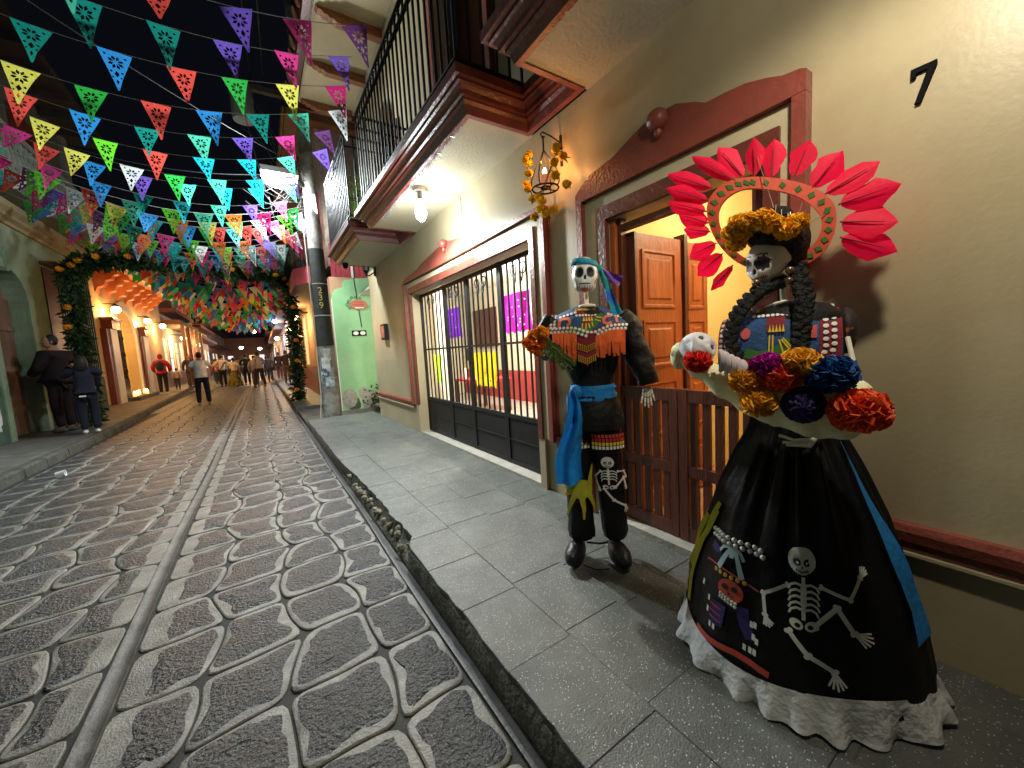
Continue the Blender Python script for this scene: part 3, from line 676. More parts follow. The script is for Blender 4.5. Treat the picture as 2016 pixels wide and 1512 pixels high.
# ------------------------------------------------------------------ the two paper and cloth figures
PZ = .136
M_bone = mat('bone_white', (.74, .70, .60), .6, .08, 20)
M_skull = mat('skull_white', (.76, .76, .74), .4, .05, 14, .1, 40)
M_socket = mat('socket_black', (.012, .010, .014), .6, 0)
M_cloth = mat('black_cloth', (.006, .006, .0075), .6, .3, 10, .35, 35, spec=.28)
M_satin = mat('black_satin', (.005, .005, .006), .55, .2, 8, .25, 22, spec=.22)
M_blue = mat('blue_cloth', (.010, .22, .62), .7, .18, 16, .4, 40, transl=.1)
M_teal = mat('teal_cloth', (.012, .30, .36), .7, .2, 14, .4, 40, col2=(.02, .14, .62), c2s=9)
M_violet = mat('violet_cloth', (.22, .07, .42), .7, .2, 14, .4, 40, col2=(.03, .06, .40), c2s=12)
M_fringe = mat('orange_crepe', (.98, .17, .04), .75, .15, 30, .3, 60, transl=.1)
M_capeb = mat('cape_blue', (.022, .070, .20), .8, .2, 30, .3, 90)
M_caper = mat('cape_maroon', (.20, .012, .022), .8, .2, 30, .3, 90)
M_dot = mat('white_disc', (.74, .72, .68), .5, .04, 9)
M_orf = mat('orange_felt', (.78, .16, .06), .8, .1, 30)
M_grf = mat('green_felt', (.035, .15, .03), .8, .15, 30)
M_ylf = mat('yellow_felt', (.72, .48, .03), .8, .1, 30)
M_redf = mat('red_felt', (.45, .018, .02), .75, .15, 30)
M_gold = mat('gold_bead', (.62, .36, .04), .35, .15, 40, metal=.3)
M_mari = mat('marigold', (.92, .34, .012), .7, .22, 40, transl=.2)
M_mari2 = mat('marigold_deep', (.85, .22, .008), .7, .25, 40, transl=.2)
M_mariy = mat('marigold_yellow', (.95, .58, .02), .7, .2, 40, transl=.25)
M_stem = mat('flower_stem', (.10, .15, .03), .6, .3, 30)
M_hair = mat('black_hair', (.005, .005, .006), .55, .3, 30, .8, 90, spec=.3)
M_feather = mat('red_feather', (1.0, .006, .07), .6, .05, 40, .15, 90, transl=.5)
M_quill = mat('feather_quill', (.30, .004, .015), .6, 0)
M_ring = mat('ring_red', (.58, .068, .030), .65, .14, 30)
M_muslin = mat('pale_muslin', (.86, .82, .54), .75, .06, 9, .9, 17, transl=.12)
M_wire = mat('thin_wire', (.35, .28, .2), .4, 0, metal=.5)
def lo(mb, name, mats, parent, **k):
    mb.v = [(x, y, z - PZ) for x, y, z in mb.v]; return mb.build(name, mats, parent, local=True, **k)
def ring(cx, cy, z, rx, ry, n=24, fn=None):
    out = []
    for i in range(n):
        a = 2 * math.pi * i / n; k = 1 + (fn(a, z) if fn else 0); out.append((cx + rx * k * math.sin(a), cy - ry * k * math.cos(a), z))
    return out
def crumple(s, amp):
    return lambda a, z: amp * mnoise.noise(Vector((math.sin(a) * s, math.cos(a) * s, z * s * 4)))
def skull(mb, c, r, M, paint=None, jaw=.80, nu=120, nv=92, sock=.16, square=0.):
    def fn(d, p):
        az = math.atan2(d.x, -d.y); el = math.asin(max(-1, min(1, d.z))); k = 1.
        for s in (-1, 1):
            q = ((az - s * .44) / .32) ** 2 + ((el - .02) / .27) ** 2
            if q < 1.5: k -= sock * max(0, 1 - q / 1.3)
            q = ((az - s * .80) / .30) ** 2 + ((el + .28) / .22) ** 2; k += .06 * math.exp(-q)
            q = ((az - s * .40) / .35) ** 2 + ((el - .34) / .12) ** 2; k += .03 * math.exp(-q)
        q = (az / .13) ** 2 + ((el + .24) / .16) ** 2; k -= .08 * math.exp(-q)
        if el < -.2 and abs(az) > .85 and abs(az) < 2: k -= .12 * math.exp(-(((abs(az) - 1.3) / .5) ** 2)) * min(1, (-.2 - el) / .3)
        q = (az / .55) ** 2 + ((el + .50) / .14) ** 2; k += .035 * math.exp(-q)
        x, y, z = p.x * k, p.y * k, p.z * k
        if d.z < -.15:
            t = min(1, (-.15 - d.z) / .6); x *= 1 - (1 - jaw) * t; y = y * (1 - .05 * t) - r[1] * .12 * t
            x *= 1 + square * t * max(0, -d.z) ** 2; z = max(z, -r[2] * .90)
        if d.y > 0 and d.z < -.2: z *= .72; 
        return Vector((x, y, z))
    f0 = len(mb.f); v0 = len(mb.v)
    mb.ell(c, r, nu, nv, fn, M)
    k = 0
    for i in range(nv):
        for j in range(nu):
            th = math.pi * (i + .5) / nv; ph = 2 * math.pi * (j + .5) / nu
            d = Vector((math.sin(th) * math.cos(ph), math.sin(th) * math.sin(ph), math.cos(th)))
            az = math.atan2(d.x, -d.y); el = math.asin(d.z)
            mb.m[f0 + k] = paint(az, el); k += 1
def pompom(mb, c, r, n, rr, squash=1., up=(0, 0, 1), ruf=.35):
    c = Vector(c)
    for i in range(n):
        t = (i + .5) / n; z = 1 - 2 * t; a = i * 2.39996 + rr.uniform(-.3, .3); q = math.sqrt(max(0, 1 - z * z))
        d = Vector((q * math.cos(a), q * math.sin(a), z * squash)); dn = d.normalized()
        s = dn.cross(Vector((rr.uniform(-1, 1), rr.uniform(-1, 1), rr.uniform(-1, 1)))).normalized(); w = r * ruf * rr.uniform(.8, 1.3); h = rr.uniform(.84, 1.06)
        b = dn.cross(s)
        p0 = c + d * r * .40; p1 = c + d * r * h
        mb.add([p0 - s * w * .35, p1 - s * w + b * w * rr.uniform(-.3, .3), p1 + dn * r * .05 + b * w * .2, p1 + s * w + b * w * rr.uniform(-.3, .3), p0 + s * w * .35], [(0, 1, 2, 3, 4)])
    mb.ell(c, (r * .72, r * .72, r * .72 * squash), 10, 7)
    return mb
def ribbon(mb, S, pts, w, off, step=.012, caps=True):
    """strip of width w along 2-D points laid on surface S(s,z,off)"""
    P = []
    for i in range(len(pts) - 1):
        a = Vector(pts[i]); b = Vector(pts[i + 1]); n = max(1, int((b - a).length / step))
        for k in range(n): P.append(a + (b - a) * (k / n))
    P.append(Vector(pts[-1])); L = []; R = []
    for i, p in enumerate(P):
        d = (P[min(i + 1, len(P) - 1)] - P[max(0, i - 1)]).normalized(); nn = Vector((-d.y, d.x)); ww = w[0] + (w[1] - w[0]) * i / (len(P) - 1) if isinstance(w, tuple) else w
        L.append(p + nn * ww / 2); R.append(p - nn * ww / 2)
    n = len(P)
    mb.add([S(p.x, p.y, off) for p in L] + [S(p.x, p.y, off) for p in R], [(i, i + 1, n + i + 1, n + i) for i in range(n - 1)])
def disc(mb, S, c, rx, rz, off, n=12, fn=None, lift=.0, rot=0.):
    V = [S(c[0], c[1], off + lift)]
    for i in range(n):
        a = 2 * math.pi * i / n; k = fn(a) if fn else 1; x = rx * k * math.cos(a); z = rz * k * math.sin(a)
        V.append(S(c[0] + x * math.cos(rot) - z * math.sin(rot), c[1] + x * math.sin(rot) + z * math.cos(rot), off))
    mb.add(V, [(0, 1 + i, 1 + (i + 1) % n) for i in range(n)])
def patch(mb, S, poly, off):
    mb.add([S(p[0], p[1], off) for p in poly], [tuple(range(len(poly)))])
def bone_skeleton(mb, S, K, off, sc=1.):
    """flat printed skeleton: bones white (slot 0), face holes black (slot 1). K: key points in surface coordinates"""
    mb.mi = 0
    sk = K['skull']; disc(mb, S, sk[0], sk[1], sk[2], off, 20, lambda a: 1 - .13 * max(0, -math.sin(a)) ** 1.5)
    def bone(pts, w):
        for a, b in zip(pts, pts[1:]):
            ribbon(mb, S, [a, b], w, off)
            for q in (a, b):
                for sg in (-1, 1):
                    d = (Vector(b) - Vector(a)).normalized(); nn = Vector((-d.y, d.x)) * w * .38 * sg
                    disc(mb, S, (q[0] + nn.x, q[1] + nn.y), w * .55, w * .55, off + .0004, 8)
    ribbon(mb, S, K['spine'], .009 * sc, off)
    n = len(K['ribs']); sx = K['spine'][0][0]
    for i, (l, r, z) in enumerate(K['ribs']):
        for e in (l, r):
            m = (sx + e) / 2; ribbon(mb, S, [(sx, z), (m, z + .003 * sc), (e * .85 + sx * .15, z - .004 * sc), (e, z - .016 * sc)], (.0075 * sc, .005 * sc), off + .0004, .006)
    ribbon(mb, S, [(sx, K['ribs'][0][2]), (sx, K['ribs'][-1][2] + .01)], .014 * sc, off + .0008)
    px, pz = K['pelvis']; 
    for sg in (-1, 1):
        disc(mb, S, (px + sg * .017 * sc, pz), .016 * sc, .013 * sc, off + .0004, 12, rot=sg * .5)
    for nm in ('armL', 'armR', 'legL', 'legR'):
        q = K[nm]; bone(q[:-1], (.012 if nm[0] == 'l' else .0095) * sc)
        a, b = Vector(q[-2]), Vector(q[-1]); d = (b - a)
        for k in range(-2, 3):
            rt = Matrix.Rotation(k * .24, 2) @ d; ribbon(mb, S, [tuple(a), tuple(a + rt * (1 - .08 * abs(k)))], .0048 * sc, off + .0006, .006)
    mb.mi = 1
    x, z = sk[0]
    for sg in (-1, 1): disc(mb, S, (x + sg * sk[1] * .36, z - sk[2] * .05), sk[1] * .27, sk[2] * .25, off + .0012, 12)
    mb.mi = 0
    for sg in (-1, 1): disc(mb, S, (x + sg * sk[1] * .32, z - sk[2] * .07), sk[1] * .10, sk[2] * .09, off + .0018, 8)
    mb.mi = 1
    patch(mb, S, [(x, z - sk[2] * .25), (x - sk[1] * .1, z - sk[2] * .42), (x + sk[1] * .1, z - sk[2] * .42)], off + .0012)
    ribbon(mb, S, [(x - sk[1] * .45, z - sk[2] * .56), (x, z - sk[2] * .68), (x + sk[1] * .45, z - sk[2] * .56)], .0025 * sc, off + .0012, .004)
    for k in range(-3, 4): ribbon(mb, S, [(x + k * sk[1] * .13, z - sk[2] * .50), (x + k * sk[1] * .13, z - sk[2] * .78)], .0012 * sc, off + .0013)
    for sg in (-1, 1):
        disc(mb, S, (px + sg * .014 * sc, pz - .002), .007 * sc, .006 * sc, off + .0012, 8)

# ======================= standing man figure
mo = (1.42, 1.47); md = Vector(mo).normalized()
man = thing('skeleton_figure', 'standing skeleton man with blue headscarf, fringed cape and black trousers, by the doorway', 'skeleton figure', (*mo, PZ), math.atan2(-md.x, md.y), 'dressed skeleton figures on the pavement')
# shoes and trousers
for sx, rot in ((-.10, .25), (.125, -.3)):
    mb = MB(); Mr = Matrix.Rotation(-rot, 3, 'Z')
    mb.ell((sx, -.06, .192), (.052, .115, .058), 18, 12, lambda d, p: Vector((p.x * (1 - .15 * max(0, d.y)), p.y, max(p.z, -.054))) * (1 + .05 * mnoise.noise(d * 3)), Mr)
    lo(mb, 'shoe', mat('black_leather', (.012, .013, .017), .38, .3, 20, .3, 40), man, smooth=70)
def leg(pts, nm):
    mb = MB(); mb.loft([ring(x, y, z, rx, ry, 28, crumple(7, .14)) for x, y, z, rx, ry in pts], True, True); return lo(mb, nm, M_cloth, man, smooth=70)
leg([(-.065, .0, .26, .070, .075), (-.066, 0, .29, .073, .078), (-.068, 0, .38, .068, .07), (-.07, 0, .5, .068, .07), (-.066, 0, .62, .066, .075), (-.055, 0, .75, .075, .085), (-.035, 0, .88, .095, .095)], 'trouser_leg')
leg([(.112, .02, .255, .058, .07), (.112, .02, .29, .068, .075), (.105, .01, .4, .066, .07), (.098, 0, .5, .068, .07), (.088, 0, .62, .072, .075), (.075, 0, .75, .085, .09), (.055, 0, .88, .10, .098)], 'trouser_leg')
mb = MB(); mb.loft([ring(x, 0, z, rx, ry, 36, crumple(6, .10)) for x, z, rx, ry in ((.02, .86, .152, .13), (.02, .90, .152, .13), (.02, .98, .14, .115), (.022, 1.05, .108, .09), (.02, 1.10, .102, .085), (.018, 1.18, .13, .10), (.012, 1.28, .16, .11), (.008, 1.38, .165, .11), (.006, 1.44, .13, .09), (.006, 1.48, .05, .05))], True, True)
lo(mb, 'tunic', M_cloth, man, smooth=70)
mb = MB(); mb.loft([ring(.021, 0, z, rx, rx * .84, 36, lambda a, z: .05 * math.sin(z * 170 + 2 * math.sin(a)) + .03 * mnoise.noise(Vector((math.sin(a) * 3, math.cos(a) * 3, z * 30)))) for z, rx in ((.995, .112), (1.01, .122), (1.03, .120), (1.05, .118), (1.07, .117), (1.085, .110))], True, False)
sash = lo(mb, 'sash', M_blue, man, smooth=70)
def sash_tail(u, v):
    z = 1.06 - v * .455 + .03 * (u - .5); w = .035 + .07 * min(1, v * 1.5); x = -.085 - .02 * v + (u - .5) * 2 * w * (.62) + .015 * math.sin(v * 6)
    return (x, -.11 - .02 * math.sin(u * 9 + v * 3) - .012 * math.sin(v * 9 + u * 4) - .01, z - .03 * math.sin(u * 3.1) * (v > .9))
mb = MB(); mb.grid(sash_tail, 16, 30); lo(mb, 'sash_tail', M_blue, man, smooth=180, fix=False)
mb = MB(); mb.ell((-.062, -.10, 1.055), (.032, .028, .04), 12, 8, lambda d, p: p * (1 + .2 * mnoise.noise(d * 3))); lo(mb, 'sash_knot', M_blue, man, smooth=70)
# sleeves and hands
def sleeve(pts, rs, nm='sleeve'):
    mb = MB(); P = []
    n = 26
    for i in range(n + 1):
        t = i / n * (len(pts) - 1); k = min(int(t), len(pts) - 2); f = t - k
        p = Vector(pts[k]).lerp(Vector(pts[k + 1]), f); r = rs[k] + (rs[k + 1] - rs[k]) * f; P.append((p, r))
    v0 = len(mb.v); mb.tube([p for p, r in P], [r for p, r in P], 20)
    rr = random.Random(len(nm) + int(100 * pts[0][0])); o = rr.uniform(0, 9)
    for i in range(v0, len(mb.v)):
        p = Vector(mb.v[i]); c = P[min(n, (i - v0) // 20)][0]; d = p - c; mb.v[i] = tuple(c + d * (1 + .26 * mnoise.noise(p * 17 + Vector((o, 0, 0))) + .12 * mnoise.noise(p * 42)))
    return lo(mb, nm, M_cloth, man, smooth=80)
sleeve([(.165, .0, 1.43), (.215, .01, 1.36), (.250, .0, 1.24), (.278, -.02, 1.15), (.295, -.03, 1.075)], [.05, .066, .066, .058, .046])
def hand(base, dirs, L, parent, nm='bone_hand', r=.0048):
    mb = MB(); b = Vector(base)
    for i, d in enumerate(dirs):
        d = Vector(d).normalized(); s = b + Vector(((i - 2) * .008, 0, 0)); l = L * (.8, .98, 1.05, .95, .7)[i]
        m = s + d * l * .5; e = s + d * l + Vector((0, -.006, 0))
        mb.tube([s, s + (m - s) * .9], [r * 1.2, r], 6); mb.tube([m, m + (e - m) * .55], r * .95, 6); mb.tube([m + (e - m) * .62, e], [r * .9, r * .6], 6)
    mb.ell(b, (.02, .008, .012), 10, 6); return lo(mb, nm, M_bone, parent, smooth=60)
hand((.292, -.03, 1.055), [(-.22, 0, -1), (-.08, 0, -1), (.02, -.05, -1), (.12, 0, -1), (.25, -.1, -1)], .092, man)
sleeve([(-.165, .0, 1.43), (-.20, -.02, 1.37), (-.205, -.08, 1.29), (-.17, -.14, 1.262), (-.145, -.17, 1.268)], [.048, .058, .056, .046, .036])
hand((-.150, -.185, 1.272), [(-1, -.3, .45), (-1, -.4, .2), (-1, -.4, -.05), (-1, -.3, -.3), (-.7, -.2, -.6)], .088, man)
# neck and head
mb = MB(); mb.tube([(.01, .0, 1.46), (.01, 0, 1.50), (.008, .0, 1.56)], [.02, .010, .012], 10); mb.ell((.01, -.02, 1.485), (.045, .03, .014), 14, 8); lo(mb, 'neck_bone', M_bone, man)
def pman(az, el):
    for s in (-1, 1):
        q = ((az - s * .44) / .36) ** 2 + ((el - .02) / .30) ** 2
        if q < .72: return 1
        if q < 1.0: return 2
    if (az / .13) ** 2 + ((el + .26) / .13) ** 2 < 1: return 1
    if el > .34 and el < .80 and abs(az) < .75:
        r = math.hypot(az * .8, el - .42); a = math.atan2(el - .42, az * .8)
        if r < .30 and math.cos(a * 5 - 1.57) > .25 and r > .05: return 3
    if -.66 < el < -.48 and abs(az) < .45: return 1 if abs(el + .575) < .03 else 4
    if el < -.86 and abs(az) < .30: return 3
    if el < -.72 and abs(az) < .8 and (int(az * 14) % 3 == 0): return 2
    return 0
mb = MB(); skull(mb, (.006, -.01, 1.638), (.0655, .078, .094), Matrix.Rotation(.05, 3, 'Y') @ Matrix.Rotation(-.08, 3, 'X'), pman, .90, square=.75)
lo(mb, 'skull', [M_skull, M_socket, mat('skull_blue_grey', (.20, .27, .34), .5, .2, 40), M_orf, mat('tooth_white', (.85, .85, .84), .35, 0)], man, smooth=60)
mb = MB(); mb.ell((.006, .008, 1.668), (.068, .078, .068), 20, 12, lambda d, p: Vector((p.x, p.y, max(p.z, -.005 - .03 * max(0, d.y))))); lo(mb, 'hair', M_hair, man)
mb = MB(); mb.loft([ring(.006, .0, z, rx, ry, 30, lambda a, z: .02 * math.sin(a * 5 + z * 200)) for z, rx, ry in ((1.686, .066, .084), (1.690, .071, .088), (1.703, .069, .085), (1.714, .063, .078), (1.718, .055, .07))], True, False)
v = mb.v; mb.v = [(x, y, z - .05 * (x / .07) * .28) for x, y, z in v]; lo(mb, 'headscarf', M_teal, man, smooth=70)
mb = MB(); mb.ell((.080, -.01, 1.668), (.016, .016, .018), 12, 8); 
def ktail(P, w):
    def f(u, v):
        t = v * (len(P) - 1); k = min(int(t), len(P) - 2); p = Vector(P[k]).lerp(Vector(P[k + 1]), t - k); d = (Vector(P[k + 1]) - Vector(P[k])).normalized(); s = d.cross(Vector((0, 1, 0))).normalized(); ww = w[0] + (w[1] - w[0]) * v
        return p + s * ww * (u - .5) + Vector((0, .012 * math.sin(u * 7 + v * 5), 0))
    return f
mb.grid(ktail([(.082, -.012, 1.665), (.105, -.02, 1.60), (.125, -.03, 1.52), (.158, -.06, 1.43)], (.022, .045)), 8, 24); lo(mb, 'scarf_tail', M_teal, man, smooth=180, fix=False)
mb = MB(); mb.grid(ktail([(.085, -.005, 1.668), (.115, -.0, 1.645), (.145, .0, 1.615), (.182, .0, 1.597)], (.02, .055)), 8, 18); lo(mb, 'scarf_tail', M_violet, man, smooth=180, fix=False)
# cape
def capez(u): return 1.352 - .03 * math.exp(-((u - .02) / .06) ** 2) + .0 * u
def capes(u): return 1.495 - .9 * abs(u) ** 1.6 - .0
def CS(u, z, off=0.):
    zb, zs = capez(u), capes(u); s = max(-.3, min(1, (z - zb) / (zs - zb))); y = -.135 * (1 - max(0, s) ** 2.4) - .008 + 1.3 * u * u + .006 * math.sin(u * 40)
    return (u, y - off, z)
mb = MB()
def cf(u, v):
    x = -.178 + .372 * u; zb, zs = capez(x), capes(x)
    if v <= .6: s = v / .6; p = CS(x, zb + (zs - zb) * math.sin(s * math.pi / 2)); return (p[0], p[1], p[2])
    s = (v - .6) / .4; return (x, -.008 + 1.3 * x * x + .11 * s, zs - (zs - zb) * s * s)
mb.grid(cf, 36, 24); cape = lo(mb, 'cape', M_capeb, man, smooth=180, fix=False)
bd = MB(); ribbon(bd, CS, [(-.172, 1.44)] + [(-.170, 1.40), (-.168, 1.372)], .034, .003, .01); ribbon(bd, CS, [(-.176 + .37 * i / 24, capez(-.176 + .37 * i / 24) + .017) for i in range(25)], .036, .0034, .01)
ribbon(bd, CS, [(-.05, 1.452), (.0, 1.456), (.05, 1.454)], .026, .003, .01); ribbon(bd, CS, [(.01, 1.35), (.012, 1.45)], .050, .003, .01); lo(bd, 'cape_border', M_caper, cape, smooth=180, fix=False)
dt = MB(); n = 19
for i in range(n + 1):
    u = -.170 + .358 * i / n
    for k in (0, 1): disc(dt, CS, (u + k * .007, capez(u) + .009 + .018 * k), .0078, .0074, .0055, 10, lift=.002)
for i in range(5):
    for k in (0, 1): disc(dt, CS, (-.172 + .018 * k, 1.385 + .0165 * i), .0072, .0072, .0055, 10, lift=.002)
for i in range(7): disc(dt, CS, (-.042 + .015 * i, 1.437), .0065, .006, .0055, 10, lift=.002)
for i in range(5):
    disc(dt, CS, (-.125 + .019 * i, 1.438 - .0 + .004 * i), .008, .007, .0055, 10, lift=.002)
    disc(dt, CS, (.175 - .016 * i, 1.420 + .004 * i), .008, .007, .0055, 10, lift=.002)
lo(dt, 'cape_disc', M_dot, cape, smooth=180, kind='stuff', fix=False)
og = MB(); ribbon(og, CS, [(-.130, 1.383), (-.128, 1.418), (-.112, 1.427), (-.082, 1.424), (-.075, 1.408), (-.080, 1.395), (-.092, 1.392)], .015, .005, .006); ribbon(og, CS, [(.125, 1.425), (.098, 1.424), (.085, 1.41), (.088, 1.392), (.105, 1.386), (.122, 1.392)], .014, .005, .006); ribbon(og, CS, [(.146, 1.418), (.150, 1.392)], .013, .005, .006); lo(og, 'cape_motif', M_orf, cape, smooth=180, fix=False)
og = MB(); ribbon(og, CS, [(-.075, 1.368), (-.045, 1.356), (-.005, 1.362), (.035, 1.385), (.066, 1.425), (.075, 1.445)], .032, .0048, .006); disc(og, CS, (-.072, 1.374), .022, .02, .005, 12); lo(og, 'cape_crescent', M_grf, cape, smooth=180, fix=False)
yl = MB()
for t in range(4): patch(yl, CS, [(-.014 + .013 * t, 1.406), (-.002 + .013 * t, 1.406), (-.007 + .012 * t, 1.432)], .0075)
for a, b in (((-.02, 1.358), (-.014, 1.395)), ((.0, 1.36), (.002, 1.395)), ((.02, 1.37), (.014, 1.395)), ((.035, 1.378), (.03, 1.40)), ((.045, 1.412), (.072, 1.40)), ((.05, 1.425), (.08, 1.418)), ((-.078, 1.362), (-.062, 1.375)), ((-.06, 1.355), (-.058, 1.368))): ribbon(yl, CS, [a, b], .005, .0078, .006)
lo(yl, 'cape_ray', M_ylf, cape, smooth=180, kind='stuff', fix=False)
gb = MB(); rr = random.Random(2)
for i in range(14):
    a = -.045 + .09 * i / 13
    for k in range(2): gb.ell(CS(a, 1.462 + .008 * k - .4 * abs(a) * 0, .006), .0055, 6, 4)
lo(gb, 'collar_beads', M_gold, cape, kind='stuff')
fg = MB()
for (a, b, n, zl) in ((-.165, -.045, 12, 1.225), (.03, .185, 16, 1.235)):
    for i in range(n):
        u = a + (b - a) * (i + .5) / n; w = (b - a) / n * .62; zt = capez(u) + .006; z1 = zl + random.uniform(-.012, .01); y0 = CS(u, zt)[1] - .003; dx = random.uniform(-.006, .006) ; dy = -random.uniform(.0, .016)
        fg.add([(u - w, y0, zt), (u + w, y0 - .003, zt), (u + w + dx * .5, y0 + dy - .004, (zt + z1) / 2), (u - w + dx * .5, y0 + dy, (zt + z1) / 2), (u + w * .9 + dx, y0 + dy, z1), (u - w * .9 + dx, y0 + dy + .005, z1)], [(0, 1, 2, 3), (3, 2, 4, 5)])
lo(fg, 'fringe', M_fringe, cape, smooth=0, kind='stuff', fix=False)
def FS(u, z, off=0.): return (u, -.142 - off + .5 * u * u, z)
td = MB(); patch(td, FS, [(-.048, 1.345), (.045, 1.345), (.042, 1.24), (.0, 1.185), (-.045, 1.24)], .006); lo(td, 'pendant', M_caper, cape, smooth=0, fix=False)
gb = MB()
for rws, z0 in ((3, 1.292), (3, 1.235)):
    for k in range(rws):
        for i in range(-4, 5): gb.ell(FS(i * .0098, z0 - k * .011 + .0042 * abs(i) - .012, .009), (.0042, .004, .0055), 6, 4)
lo(gb, 'pendant_beads', M_gold, cape, kind='stuff')
# printed sun, squares and skeleton on the trousers
def LS(cx, r):
    def f(s, z, off=0.):
        a = (s - cx) / r; return (cx + (r + off + .018) * math.sin(a), -(r + off + .018) * math.cos(a), z)
    return f
sl = LS(-.068, .070); sn = MB(); disc(sn, sl, (-.058, .548), .05, .052, .002, 20)
for pts in ([(-.02, .57), (-.015, .62), (-.004, .672)], [(-.058, .51), (-.05, .44), (-.052, .385)], [(-.085, .52), (-.11, .45), (-.13, .39)], [(-.025, .52), (-.0, .45), (.008, .40)], [(-.10, .55), (-.14, .545)], [(-.1, .57), (-.142, .6)], [(-.1, .53), (-.145, .50)], [(-.085, .59), (-.12, .66)]): ribbon(sn, sl, pts, (.026, .008), .002, .01)
lo(sn, 'sun_print', mat('sun_yellow', (.50, .46, .03), .75, .15, 30), man, smooth=180, fix=False)
sr = LS(.095, .072); bs = MB()
bone_skeleton(bs, sr, {'skull': ((.083, .690), .026, .031), 'spine': [(.085, .66), (.087, .575)], 'ribs': [(.058, .118, .646), (.056, .12, .632), (.055, .12, .618), (.057, .118, .604)], 'pelvis': (.087, .563), 'armL': [(.055, .645), (.026, .61), (.045, .555), (.05, .535)], 'armR': [(.122, .645), (.152, .642), (.162, .615), (.168, .60)], 'legR': [(.11, .562), (.15, .61), (.162, .56), (.166, .54)], 'legL': [(.068, .553), (.105, .495), (.158, .455), (.164, .42)]}, .003, .8)
lo(bs, 'skeleton_print', [mat('print_white', (.78, .76, .72), .6, 0), M_socket], man, smooth=180, fix=False)
for nm, col, z, us in (('red_square', (.50, .03, .03), .805, (-.055, .165)), ('yellow_square', (.80, .55, .03), .785, (-.055, .165)), ('white_square', (.8, .78, .72), .765, (-.055, .165)), ('crimson_square', (.55, .06, .05), .825, (.0, .165))):
    q = MB(); n = int((us[1] - us[0]) / .0145)
    sq = LS(.06, .105)
    for i in range(n):
        u = us[0] + .0145 * i
        if -.02 < u < .005: continue
        S2 = sl if u < -.02 else LS(.075, .092)
        patch(q, S2, [(u, z), (u + .0105, z - .001), (u + .0105, z + .015), (u, z + .016)], .006)
    lo(q, 'square_print', mat(nm, col, .6, 0), man, smooth=0, kind='stuff', fix=False)
mb = MB(); mb.tube([(-.06, -.12, .155), (.0, -.15, .15), (.07, -.14, .152)], .004, 5); mb.tube([(-.04, .03, .20), (.03, .04, .19), (.09, .05, .20)], .006, 5); lo(mb, 'brace_wire', M_iron, man)
# bouquet in his hand
bq = thing('flower_bouquet', 'bunch of orange marigolds with green stems held by the skeleton man', 'bouquet', (*mo, PZ), math.atan2(-md.x, md.y))
rr = random.Random(9)
for (x, z, r, m) in ((-.262, 1.352, .032, M_mari), (-.285, 1.318, .034, M_mari2), (-.268, 1.29, .03, M_mari2), (-.225, 1.372, .026, M_mari), (-.205, 1.350, .024, M_mari), (-.22, 1.325, .023, M_mari), (-.243, 1.272, .028, M_mari2), (-.232, 1.30, .028, M_mari2), (-.20, 1.368, .02, M_mari)):
    mb = pompom(MB(), (x * .93, -.23 + rr.uniform(-.03, .02), z), r, 70, rr, .8); lo(mb, 'marigold', m, bq, smooth=0, fix=False)
mb = MB()
for i in range(34):
    a = Vector((-.19 + rr.uniform(-.05, .03), -.23, 1.31 + rr.uniform(-.02, .03))); b = Vector((-.08 + rr.uniform(-.05, .03), -.19, 1.205 + rr.uniform(-.03, .03))); mb.tube([a, (a + b) / 2 + Vector((0, 0, rr.uniform(-.02, .01))), b], .0022, 4)
for i in range(80):
    t = rr.random(); c = Vector((-.20 + .13 * t, -.235, 1.31 - .12 * t)) + Vector((rr.uniform(-.02, .02), rr.uniform(-.02, .01), rr.uniform(-.03, .015))); d = Vector((rr.uniform(-1, 1), rr.uniform(-1, .5), rr.uniform(-1.4, .4))).normalized() * rr.uniform(.012, .03); s = d.cross(Vector((.2, 1, .3))).normalized() * .003
    mb.add([c - s, c + s, c + d], [(0, 1, 2)])
lo(mb, 'stems', M_stem, bq, smooth=0, fix=False, kind='stuff')

# ======================= the woman figure in a black skirt
ko = (1.555, .60); kd = Vector(ko).normalized(); krz = math.atan2(-kd.x, kd.y)
cat = thing('skeleton_figure', 'skeleton woman in a wide black skirt wearing a halo of red feathers', 'skeleton figure', (*ko, PZ), krz, 'dressed skeleton figures on the pavement')
PR = [(.13, .365), (.235, .357), (.40, .33), (.55, .29), (.70, .24), (.85, .17), (.95, .12), (1.0, .108)]
def rad(z):
    for (a, b), (c, d) in zip(PR, PR[1:]):
        if z <= c: t = max(0, (z - a) / (c - a)); return b + (d - b) * t
    return PR[-1][1]
def KS(a, z, off=0., fold=True):
    r = rad(z)
    t = max(0, (z - .50) / .45); amp = .011 * min(1, t * 1.3) + .0025
    back = max(0, abs(a) - 1.1) * .5
    r += (amp + .014 * min(1, back)) * (math.sin(a * 17 + 1.5 * math.sin(a * 5)) + .55 * min(1, t * 1.6) * math.sin(a * 31 + 2 * math.sin(a * 3))) * (min(1, r / .12)) + .010 * mnoise.noise(Vector((math.sin(a) * 2.4, math.cos(a) * 2.4, z * 2.2)))
    r += off
    return (r * math.sin(a) + .012, -r * math.cos(a), z)
mb = MB(); nA = 160; zs = [.205 + .795 * i / 44 for i in range(45)]
mb.add([KS(2 * math.pi * i / nA - math.pi, z + .018 * math.sin(3 * (2 * math.pi * i / nA)) * max(0, 1 - (z - .2) / .2)) for z in zs for i in range(nA)], [(j * nA + i, j * nA + (i + 1) % nA, (j + 1) * nA + (i + 1) % nA, (j + 1) * nA + i) for j in range(len(zs) - 1) for i in range(nA)])
skirt = lo(mb, 'skirt', M_satin, cat, smooth=180)
mb = MB(); nA = 220
